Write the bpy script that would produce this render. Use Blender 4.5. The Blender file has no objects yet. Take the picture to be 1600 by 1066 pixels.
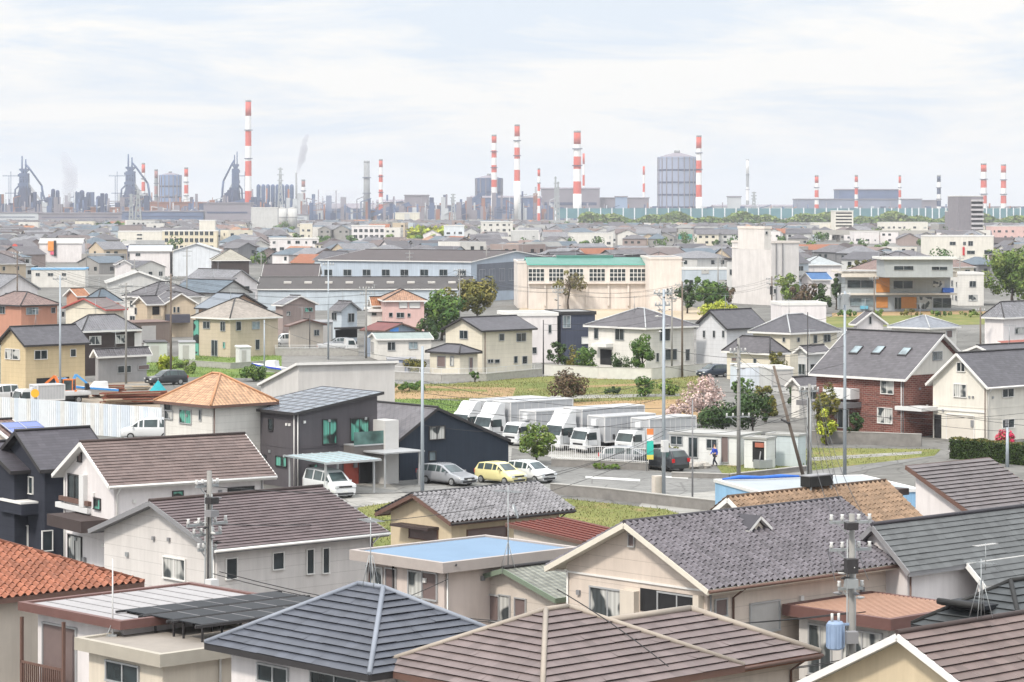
import bpy, math, random
from mathutils import Vector, Matrix
sc = bpy.context.scene
COL = sc.collection
PI = math.pi
F, HZ, H = 4300.0, 318.0, 20.0     # focal length and horizon row in photo pixels, eye height in metres

# ---------- camera, sky, sun, exposure ----------
cam_d = bpy.data.cameras.new('camera'); cam = bpy.data.objects.new('camera', cam_d); COL.objects.link(cam)
cam.location = (0, 0, H); cam.rotation_euler = (PI/2, 0, 0)
cam_d.sensor_width = 36; cam_d.lens = F*36/1600; cam_d.shift_y = (HZ-533)/1600
cam_d.clip_start = 1; cam_d.clip_end = 40000
sc.camera = cam
sc.view_settings.view_transform = 'Standard'; sc.view_settings.look = 'None'
sc.view_settings.exposure = .14; sc.view_settings.gamma = 1
SUN_EL, SUN_AZ = 48, 215            # degrees, azimuth clockwise from +Y
world = bpy.data.worlds.new('World'); sc.world = world; world.use_nodes = True
nt = world.node_tree; nt.nodes.clear()
def wn(t, **k):
    n = nt.nodes.new(t)
    for a, v in k.items(): setattr(n, a, v)
    return n
out = wn('ShaderNodeOutputWorld'); bg = wn('ShaderNodeBackground'); bg.inputs[1].default_value = 0.1
sky = wn('ShaderNodeTexSky', sky_type='NISHITA', sun_disc=False)
sky.sun_elevation = math.radians(SUN_EL); sky.sun_rotation = math.radians(SUN_AZ); sky.dust_density = 3
tc = wn('ShaderNodeTexCoord'); sep = wn('ShaderNodeSeparateXYZ')
nt.links.new(tc.outputs['Generated'], sep.inputs[0])
zc = wn('ShaderNodeMath', operation='MAXIMUM'); zc.inputs[1].default_value = 0
nt.links.new(sep.outputs[2], zc.inputs[0])
zp = wn('ShaderNodeMath', operation='POWER'); zp.inputs[1].default_value = 1.4; nt.links.new(zc.outputs[0], zp.inputs[0])
br = wn('ShaderNodeMath', operation='MULTIPLY_ADD'); br.inputs[1].default_value = 20.0; br.inputs[2].default_value = 8.75
nt.links.new(zp.outputs[0], br.inputs[0])
mp = wn('ShaderNodeMapping'); mp.inputs['Scale'].default_value = (8, 8, 44); mp.inputs['Location'].default_value = (2.3, 0.4, 1.9)
nt.links.new(tc.outputs['Generated'], mp.inputs[0])
nz = wn('ShaderNodeTexNoise'); nz.inputs['Scale'].default_value = 1.0; nz.inputs['Detail'].default_value = 8; nz.inputs['Roughness'].default_value = .6; nz.inputs['Distortion'].default_value = .4
nt.links.new(mp.outputs[0], nz.inputs['Vector'])
cr = wn('ShaderNodeValToRGB'); nt.links.new(nz.outputs['Fac'], cr.inputs[0])
cr.color_ramp.elements[0].position = .43; cr.color_ramp.elements[0].color = (1.02, 1.005, .975, 1)
cr.color_ramp.elements[1].position = .60; cr.color_ramp.elements[1].color = (.78, .86, .955, 1)
mul = wn('ShaderNodeVectorMath', operation='SCALE')
nt.links.new(cr.outputs[0], mul.inputs[0]); nt.links.new(br.outputs[0], mul.inputs['Scale'])
mx = wn('ShaderNodeMix', data_type='RGBA'); mx.inputs[0].default_value = .03
nt.links.new(mul.outputs[0], mx.inputs[6]); nt.links.new(sky.outputs[0], mx.inputs[7])
nt.links.new(mx.outputs[2], bg.inputs[0]); nt.links.new(bg.outputs[0], out.inputs[0])
sun_d = bpy.data.lights.new('sun', 'SUN'); sun = bpy.data.objects.new('sun', sun_d); COL.objects.link(sun)
sun_d.energy = 3.0; sun_d.angle = math.radians(7); sun_d.color = (1, .92, .81)
_a, _e = math.radians(SUN_AZ), math.radians(SUN_EL)
SUNV = Vector((math.sin(_a)*math.cos(_e), math.cos(_a)*math.cos(_e), math.sin(_e)))
sun.rotation_euler = (-SUNV).to_track_quat('-Z', 'Y').to_euler()
sc.cycles.max_bounces = 6; sc.cycles.volume_bounces = 0; sc.cycles.use_denoising = True
sc.cycles.diffuse_bounces = 3; sc.cycles.glossy_bounces = 2

# ---------- pixel helpers: where on the ground (or on a level plane) a spot of the photo lies ----------
def G(px, py, z=0.0):
    Y = F*(H-z)/(py-HZ)
    return Vector(((px-800)*Y/F, Y, z))
def at(px, Y, z=0.0): return Vector(((px-800)*Y/F, Y, z))
def zat(py, Y): return H-(py-HZ)*Y/F
def dist(py, z=0.0): return F*(H-z)/(py-HZ)
def lin(c):
    c /= 255.0
    return c/12.92 if c <= .04045 else ((c+.055)/1.055)**2.4
def alb(r, g, b, e):            # real-world base colour of a surface that shows as r,g,b under light e
    c = [lin(v)/e for v in (r, g, b)]; m = sum(c)/3
    return tuple(max(.012, min(.72, m+(v-m)*(.74 if e < 2 else .9))) for v in c)
def RC(r, g, b): return alb(r, g, b, 2.75)
def WC(r, g, b): return alb(r, g, b, 1.2)

# ---------- materials ----------
MATS = {}
class NT:
    def __init__(s, name):
        s.m = bpy.data.materials.new(name); s.m.use_nodes = True
        s.t = s.m.node_tree; s.b = s.t.nodes['Principled BSDF']
    def n(s, t, **k):
        x = s.t.nodes.new(t)
        for a, v in k.items(): setattr(x, a, v)
        return x
    def l(s, a, b): s.t.links.new(a, b)
    def coord(s, uv=False):
        return s.n('ShaderNodeTexCoord').outputs['UV' if uv else 'Object']
    def map(s, src, sx, sy, sz):
        m = s.n('ShaderNodeMapping'); m.inputs['Scale'].default_value = (sx, sy, sz); s.l(src, m.inputs[0]); return m.outputs[0]
    def noise(s, src, scale, detail=3, rough=.55):
        x = s.n('ShaderNodeTexNoise'); x.inputs['Scale'].default_value = scale; x.inputs['Detail'].default_value = detail
        x.inputs['Roughness'].default_value = rough
        if src is not None: s.l(src, x.inputs['Vector'])
        return x.outputs['Fac']
    def math(s, op, a, b=None, c=None):
        x = s.n('ShaderNodeMath', operation=op)
        for i, v in enumerate((a, b, c)):
            if v is None: continue
            if isinstance(v, (int, float)): x.inputs[i].default_value = v
            else: s.l(v, x.inputs[i])
        return x.outputs[0]
    def scale(s, col, fac):        # col: tuple or socket, fac: socket
        x = s.n('ShaderNodeVectorMath', operation='SCALE')
        if isinstance(col, tuple): x.inputs[0].default_value = col
        else: s.l(col, x.inputs[0])
        s.l(fac, x.inputs['Scale']); return x.outputs[0]
    def mix(s, fac, a, b):
        x = s.n('ShaderNodeMix', data_type='RGBA')
        if isinstance(fac, (int, float)): x.inputs[0].default_value = fac
        else: s.l(fac, x.inputs[0])
        for i, v in ((6, a), (7, b)):
            if isinstance(v, tuple): x.inputs[i].default_value = (*v, 1)
            else: s.l(v, x.inputs[i])
        return x.outputs[2]
    def ramp(s, fac, lo, hi, a=0.0, b=1.0):
        x = s.n('ShaderNodeMapRange'); x.inputs[1].default_value = lo; x.inputs[2].default_value = hi
        x.inputs[3].default_value = a; x.inputs[4].default_value = b; s.l(fac, x.inputs[0]); return x.outputs[0]
    def bump(s, h, strength=.3, d=.02):
        x = s.n('ShaderNodeBump'); x.inputs['Strength'].default_value = strength; x.inputs['Distance'].default_value = d
        s.l(h, x.inputs['Height']); s.l(x.outputs[0], s.b.inputs['Normal'])
    def fin(s, col, rough=.8, spec=.3, metal=0):
        if isinstance(col, tuple): s.b.inputs['Base Color'].default_value = (*col, 1)
        else: s.l(col, s.b.inputs['Base Color'])
        s.b.inputs['Roughness'].default_value = rough; s.b.inputs['Specular IOR Level'].default_value = spec
        s.b.inputs['Metallic'].default_value = metal
        return s.m
def cached(f):
    def g(name, *a, **k):
        if name not in MATS: MATS[name] = f(name, *a, **k)
        return MATS[name]
    return g
@cached
def plain(name, col, rough=.7, amt=.12, sc_=1.5, spec=.3, metal=0):
    t = NT(name); c = t.coord()
    f = t.ramp(t.noise(c, sc_, 5, .65), .25, .75, 1-amt, 1+amt)
    return t.fin(t.scale(col, f), rough, spec, metal)
@cached
def wallm(name, col, kind='stucco', line=.45):
    t = NT(name); c = t.coord()
    st = t.noise(t.map(c, 2.2, 2.2, .22), 1, 5, .7)
    f = t.math('MULTIPLY', t.ramp(st, .25, .75, .86, 1.07), t.ramp(t.noise(c, .5, 4), .3, .7, .92, 1.05))
    # splash-back grime along the foot of the wall
    z = t.n('ShaderNodeSeparateXYZ'); t.l(c, z.inputs[0])
    if kind == 'siding':
        w = t.math('FRACT', t.math('DIVIDE', z.outputs[2], line))
        g = t.ramp(w, .0, .07, .72, 1.0); f = t.math('MULTIPLY', f, g); t.bump(g, .5, .02)
    elif kind == 'board':
        xy = t.math('ADD', z.outputs[0], z.outputs[1])
        w = t.math('FRACT', t.math('DIVIDE', xy, line))
        g = t.ramp(w, .0, .1, .75, 1.0); f = t.math('MULTIPLY', f, g); t.bump(g, .6, .03)
    elif kind == 'panel':
        xy = t.math('ADD', z.outputs[0], z.outputs[1])
        w = t.math('FRACT', t.math('DIVIDE', xy, line)); w2 = t.math('FRACT', t.math('DIVIDE', z.outputs[2], line))
        g = t.math('MULTIPLY', t.ramp(w, .0, .04, .8, 1.0), t.ramp(w2, .0, .05, .8, 1.0)); f = t.math('MULTIPLY', f, g)
    elif kind == 'brick':
        cmb = t.n('ShaderNodeCombineXYZ'); t.l(t.math('ADD', z.outputs[0], z.outputs[1]), cmb.inputs[0]); t.l(z.outputs[2], cmb.inputs[1])
        b = t.n('ShaderNodeTexBrick'); b.inputs['Scale'].default_value = 1; b.inputs['Brick Width'].default_value = .5
        b.inputs['Row Height'].default_value = .17; b.inputs['Mortar Size'].default_value = .012
        b.inputs['Color1'].default_value = (*[v*1.25 for v in col], 1); b.inputs['Color2'].default_value = (*[v*.72 for v in col], 1)
        b.inputs['Mortar'].default_value = (.3, .25, .22, 1); t.l(cmb.outputs[0], b.inputs['Vector'])
        return t.fin(t.scale(b.outputs[0], f), .85, .2)
    else:
        t.bump(t.noise(c, 40, 3), .15, .01)
    return t.fin(t.scale(col, f), .85, .2)
@cached
def roofm(name, col, kind='slate', rough=.6):
    """roof covering; UV is metres along the eave and up the slope"""
    col = tuple(c*{"slate": 1.3, "ktex": 1.35, "diamond": 1.25}.get(kind, 1.0) for c in col)
    t = NT(name); uv = t.coord(True)
    mott = t.ramp(t.noise(uv, .35, 6, .65), .3, .7, .84, 1.14)
    cw, ch = {'step': (.45, .34), 'kawara': (.33, .29), 'slate': (.42, .24), 'ktex': (.3, .28), 'seam': (.42, 2.2), 'diamond': (.4, .4)}[kind]
    sn = t.n('ShaderNodeVectorMath', operation='SNAP'); sn.inputs[1].default_value = (cw, ch, 1); t.l(uv, sn.inputs[0])
    wn_ = t.n('ShaderNodeTexWhiteNoise', noise_dimensions='2D'); t.l(sn.outputs[0], wn_.inputs['Vector'])
    v = .22 if kind in ('kawara', 'ktex') else (.05 if kind == 'seam' else .14)
    f = t.math('MULTIPLY', mott, t.ramp(wn_.outputs['Value'], 0, 1, 1-v, 1+v))
    # rain streaks down the slope
    f = t.math('MULTIPLY', f, t.ramp(t.noise(t.map(uv, 3.0, .25, 1), 1, 4, .6), .3, .7, .92, 1.06))
    s2 = t.n('ShaderNodeSeparateXYZ'); t.l(uv, s2.inputs[0])
    if kind in ('slate', 'ktex'):
        row = t.math('FRACT', t.math('DIVIDE', s2.outputs[1], ch))
        g = t.ramp(row, 0, .18 if kind == 'slate' else .25, .62, 1.0); f = t.math('MULTIPLY', f, g)
        if kind == 'ktex':
            w = t.math('SINE', t.math('MULTIPLY', s2.outputs[0], 2*PI/cw))
            t.bump(t.math('ADD', w, t.math('MULTIPLY', row, -.6)), .7, .05); f = t.math('MULTIPLY', f, t.ramp(w, -1, -.2, .72, 1.0))
        else: t.bump(t.math('MULTIPLY', row, -1.0), .4, .03)
    if kind == 'diamond':
        a = t.math('FRACT', t.math('DIVIDE', t.math('ADD', s2.outputs[0], s2.outputs[1]), .5))
        b = t.math('FRACT', t.math('DIVIDE', t.math('SUBTRACT', s2.outputs[0], s2.outputs[1]), .5))
        f = t.math('MULTIPLY', f, t.math('MULTIPLY', t.ramp(a, 0, .14, .6, 1.0), t.ramp(b, 0, .14, .6, 1.0)))
    base = t.scale(col, f)
    # lichen and weathering blotches
    base = t.mix(t.ramp(t.noise(uv, 1.4, 8, .7), .58, .8, 0, .35), base, tuple(min(.6, .5*c+.13) for c in col))
    return t.fin(base, rough, .35)
@cached
def glassm(name, col=(.02, .028, .032), curtain=None):
    t = NT(name); c = t.coord()
    if curtain:
        z = t.n('ShaderNodeSeparateXYZ'); t.l(c, z.inputs[0])
        w = t.math('SINE', t.math('MULTIPLY', t.math('ADD', z.outputs[0], z.outputs[1]), 26))
        b = t.mix(t.ramp(t.noise(c, .9, 1), .46, .52, 0, 1), col, curtain)
        b = t.scale(b, t.ramp(w, -1, 1, .75, 1.05))
    else: b = t.scale(col, t.ramp(t.noise(c, .8, 2), .3, .7, .5, 1.9))
    return t.fin(b, .06, .5)
@cached
def groundm(name, c1, c2, s1=.05, s2=1.2, rough=.95, c3=None, cracks=False):
    t = NT(name); c = t.coord()
    a = t.ramp(t.noise(c, s1, 6, .6), .35, .65); b = t.mix(a, c1, c2)
    if c3: b = t.mix(t.ramp(t.noise(c, s1*3.1, 6, .7), .55, .68), b, c3)
    b = t.scale(b, t.ramp(t.noise(c, s2, 6, .75), .25, .75, .75, 1.25))
    if cracks:
        v = t.n('ShaderNodeTexVoronoi', feature='F1'); v.inputs['Scale'].default_value = .16; t.l(c, v.inputs['Vector']); sx = t.n('ShaderNodeSeparateXYZ'); t.l(v.outputs['Color'], sx.inputs[0])
        b = t.scale(b, t.ramp(sx.outputs[0], 0, 1, .82, 1.12))
        w = t.n('ShaderNodeTexVoronoi', feature='DISTANCE_TO_EDGE'); w.inputs['Scale'].default_value = .35; t.l(c, w.inputs['Vector']); b = t.scale(b, t.ramp(w.outputs['Distance'], 0, .03, .62, 1.0))
    return t.fin(b, rough, .15)
@cached
def leafm(name, col):
    t = NT(name); c = t.coord()
    f = t.ramp(t.noise(c, 1.3, 4, .7), .3, .7, .6, 1.35)
    t.b.inputs['Subsurface Weight'].default_value = 0
    return t.fin(t.scale(col, f), .7, .2)

WHITE = plain('white painted metal', (.6, .6, .6), .5, .05)
TRIM_W = plain('white trim paint', (.68, .67, .65), .6, .07)
TRIM_G = plain('grey trim paint', (.22, .22, .23), .6, .08)
TRIM_D = plain('dark trim paint', (.035, .033, .035), .5, .1)
TRIM_B = plain('brown trim paint', (.13, .075, .06), .5, .1)
ALU = plain('aluminium', (.42, .43, .44), .4, .06, metal=.3)
CONC = plain('concrete', (.34, .33, .31), .9, .16, 2.5)
CONC_D = plain('weathered concrete', (.2, .19, .18), .9, .25, 1.2)
STEEL = plain('galvanised steel', (.34, .36, .37), .45, .1, metal=.4)
BLACK = plain('black rubber', (.02, .02, .02), .7, .1)
G_DARK = glassm('dark glass'); G_CUR = glassm('curtained glass', (.05, .06, .065), (.5, .5, .48))
G_GRN = glassm('green blind glass', (.02, .03, .03), (.12, .38, .3)); G_BLU = glassm('pale glass', (.16, .2, .22))
SHUT = plain('brown shutter', (.16, .12, .115), .6, .1); OPEN = plain('dark opening', (.02, .02, .022), .9, .2)
DOOR_R = plain('red door paint', (.25, .05, .035), .5, .12); SHUT_L = plain('grey shutter', (.4, .39, .38), .6, .1)
DOOR_C = plain('cream shutter', (.6, .56, .5), .6, .06)
WST = {'d': G_DARK, 'c': G_CUR, 'g': G_GRN, 'b': G_BLU, 's': SHUT, 'o': OPEN, 'D': DOOR_R, 'k': SHUT_L, 'w': TRIM_W, 'C': DOOR_C}

# ---------- mesh builder ----------
class MB:
    def __init__(s): s.v = []; s.f = []; s.mi = []; s.uv = []; s.sm = []
    def face(s, pts, mi=0, uv=None, sm=False):
        i = len(s.v); s.v += [tuple(p) for p in pts]
        s.f.append(tuple(range(i, i+len(pts)))); s.mi.append(mi); s.uv.append(uv); s.sm.append(sm)
    def idx(s, ids, mi=0, sm=False, uv=None): s.f.append(tuple(ids)); s.mi.append(mi); s.uv.append(uv); s.sm.append(sm)
    def hexa(s, p, mi=0):       # p: 8 corners, bottom 0-3 ccw, top 4-7
        i = len(s.v); s.v += [tuple(q) for q in p]
        for q in ((3, 2, 1, 0), (4, 5, 6, 7), (0, 1, 5, 4), (1, 2, 6, 5), (2, 3, 7, 6), (3, 0, 4, 7)): s.idx([i+k for k in q], mi)
    def box(s, x0, y0, z0, x1, y1, z1, mi=0):
        if x0 > x1: x0, x1 = x1, x0
        if y0 > y1: y0, y1 = y1, y0
        if z0 > z1: z0, z1 = z1, z0
        s.hexa([(x0, y0, z0), (x1, y0, z0), (x1, y1, z0), (x0, y1, z0), (x0, y0, z1), (x1, y0, z1), (x1, y1, z1), (x0, y1, z1)], mi)
    def bar(s, a, b, w, h, mi=0, up=(0, 0, 1)):
        a = Vector(a); b = Vector(b); d = (b-a)
        if d.length < 1e-5: return
        d.normalize(); u = Vector(up)
        if abs(d.dot(u)) > .98: u = Vector((1, 0, 0))
        sd = d.cross(u).normalized()*w/2; u = sd.cross(d).normalized()*h/2
        s.hexa([a-sd-u, a+sd-u, b+sd-u, b-sd-u, a-sd+u, a+sd+u, b+sd+u, b-sd+u], mi)
    def tube(s, pts, r, n=6, mi=0, r2=None, cap=True, sm=True):
        pts = [Vector(p) for p in pts]; k = len(pts); i0 = len(s.v)
        rs = r if isinstance(r, (list, tuple)) else [r+((r2 if r2 is not None else r)-r)*j/(k-1) for j in range(k)]
        d0 = (pts[1]-pts[0]).normalized(); u = Vector((0, 0, 1)) if abs(d0.z) < .95 else Vector((1, 0, 0))
        sd = d0.cross(u).normalized()
        for j, p in enumerate(pts):
            d = (pts[min(j+1, k-1)]-pts[max(j-1, 0)]).normalized()
            sd = (sd-d*sd.dot(d)); sd = sd.normalized() if sd.length > 1e-6 else Vector((1, 0, 0)); w = d.cross(sd)
            for q in range(n):
                a = 2*PI*q/n; s.v.append(tuple(p+(sd*math.cos(a)+w*math.sin(a))*rs[j]))
        for j in range(k-1):
            for q in range(n):
                a = i0+j*n+q; b = i0+j*n+(q+1) % n
                s.idx((a, b, b+n, a+n), mi, sm)
        if cap:
            s.idx([i0+q for q in range(n)][::-1], mi); s.idx([i0+(k-1)*n+q for q in range(n)], mi)
    def disc(s, c, ax, r, th, n=12, mi=0):
        c = Vector(c); ax = Vector(ax).normalized(); s.tube([c-ax*th/2, c+ax*th/2], r, n, mi, sm=False)
    def build(s, name, mats, parent=None, loc=None, rot=None):
        me = bpy.data.meshes.new(name); me.from_pydata(s.v, [], s.f); me.update()
        for m in (mats if isinstance(mats, (list, tuple)) else [mats]): me.materials.append(m)
        me.polygons.foreach_set('material_index', s.mi); me.polygons.foreach_set('use_smooth', s.sm)
        if any(u is not None for u in s.uv):
            ul = me.uv_layers.new(name='UVMap'); k = 0; buf = []
            for f, u in zip(s.f, s.uv):
                buf += [c for p in (u if u is not None else [(0, 0)]*len(f)) for c in p]
            ul.data.foreach_set('uv', buf)
        o = bpy.data.objects.new(name, me); COL.objects.link(o)
        if parent is not None: o.parent = parent
        if loc is not None: o.location = loc
        if rot is not None: o.rotation_euler = rot
        return o
def tag(o, label, cat, group=None, kind=None):
    if label: o['label'] = label
    if cat: o['category'] = cat
    if group: o['group'] = group
    if kind: o['kind'] = kind
    return o
def thing(name, label, cat, loc=(0, 0, 0), rz=0.0, group=None):
    o = bpy.data.objects.new(name, None); COL.objects.link(o); o.empty_display_size = .5
    o.location = loc; o.rotation_euler = (0, 0, rz)
    return tag(o, label, cat, group)
def dup(o, loc, rz, label=None, parent=None):
    c = o.copy(); COL.objects.link(c)
    if parent is None:
        c.location = loc; c.rotation_euler = (0, 0, rz)
        if label: c['label'] = label
    else: c.parent = parent
    for ch in list(o.children): dup(ch, None, 0, None, c)
    return c
# ---------- houses ----------
def panel(mb, poly, prof, mi=0, me=1):
    """one roof plane, poly[0]->poly[1] is its eave; real stepped or wavy tiles for the near roofs"""
    P = [Vector(p) for p in poly]; rj = random.Random(len(mb.v)+int(P[1].length*10))
    e = (P[1]-P[0]).normalized(); n = e.cross(P[-1]-P[0]).normalized(); s = n.cross(e)
    q = [((p-P[0]).dot(e), (p-P[0]).dot(s)) for p in P]; V = max(v for u, v in q)
    if prof == 'flat':
        mb.face(P, mi, q); return
    def span(v):
        us = []
        for a, b in zip(q, q[1:]+q[:1]):
            lo, hi = min(a[1], b[1]), max(a[1], b[1])
            if lo-1e-6 <= v <= hi+1e-6:
                if abs(b[1]-a[1]) < 1e-6: us += [a[0], b[0]]
                else: us.append(a[0]+(b[0]-a[0])*(v-a[1])/(b[1]-a[1]))
        return (min(us), max(us)) if us else (0, 0)
    W = lambda u, v, h: P[0]+e*u+s*v+n*h
    if prof == 'seam':
        mb.face(P, mi, q); u = .2
        while u < max(a for a, b in q):
            vs = []
            for a, b in zip(q, q[1:]+q[:1]):
                lo, hi = min(a[0], b[0]), max(a[0], b[0])
                if lo <= u <= hi and hi-lo > 1e-6: vs.append(a[1]+(b[1]-a[1])*(u-a[0])/(b[0]-a[0]))
            if len(vs) > 1: mb.bar(W(u, min(vs), .025), W(u, max(vs), .025), .05, .07, me, tuple(n))
            u += .5
        return
    fine = prof == 'fine'; c = .27 if fine else .34 if prof == 'step' else .29
    if fine: prof = 'step'
    rows = max(1, int(round(V/c))); c = V/rows
    if prof == 'step':
        t = .045 if fine else .066
        for i in range(rows):
            v0, v1 = i*c, (i+1)*c; a0, b0 = span(v0+1e-4); a1, b1 = span(v1-1e-4)
            ns = max(1, int((b0-a0)/(.9 if not fine else 1.4))); fr = sorted([0, 1]+[min(.99, max(.01, (k+(.5 if i % 2 else 0)+rj.uniform(-.08, .08))/ns)) for k in range(1, ns)])
            for f0, f1 in zip(fr, fr[1:]):
                l0, l1 = a0+(b0-a0)*f0, a0+(b0-a0)*f1; h0, h1 = a1+(b1-a1)*f0, a1+(b1-a1)*f1; tt = t+rj.uniform(-.3, .3)*t*.5; vv = v0-.03+rj.uniform(-.008, .008)
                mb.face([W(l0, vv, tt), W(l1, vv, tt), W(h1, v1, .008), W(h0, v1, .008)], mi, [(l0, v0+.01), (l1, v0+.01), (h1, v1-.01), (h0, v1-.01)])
                mb.face([W(l0, v0, 0), W(l1, v0, 0), W(l1, vv, tt), W(l0, vv, tt)], me)  # riser in the dark edge colour: shade of the tile gap painted in
        return
    cw = .33; um = max(a for a, b in q); ns = int(um/cw*6)+1; step = cw/6     # kawara
    def hh(u):
        x = (u/cw) % 1.0
        return .1*(math.sin(PI*x/.62) if x < .62 else -.35*math.sin(PI*(x-.62)/.38))
    for i in range(rows):
        v0, v1 = i*c, (i+1)*c; a0, b0 = span(v0+1e-4); a1, b1 = span(v1-1e-4); i0 = len(mb.v); us = []
        for k in range(ns+1):
            u = k*step
            if u < min(a0, a1)-step or u > max(b0, b1)+step: continue
            us.append(u)
        lift = {}
        for u in us:
            tk = lift.setdefault(int(u/cw+.5), rj.uniform(-.016, .016))
            x0 = min(max(u, a0), b0); x1 = min(max(u, a1), b1)
            mb.v.append(tuple(W(x0, v0-.03+tk*.6, hh(x0)+.055+tk))); mb.v.append(tuple(W(x1, v1, hh(x1)+.012))); mb.v.append(tuple(W(x0, v0, hh(x0)-.01)))
        for k in range(len(us)-1):
            a = i0+3*k; u0 = us[k]+.01; u1 = us[k+1]-.01
            if us[k+1] <= min(a0, a1) or us[k] >= max(b0, b1): continue
            mb.idx((a, a+3, a+4, a+1), mi, False, [(u0, v0+.02), (u1, v0+.02), (u1, v1-.02), (u0, v1-.02)])
            mb.idx((a+2, a+5, a+3, a), me)  # tile front in the edge colour, gap shade put into it

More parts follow.
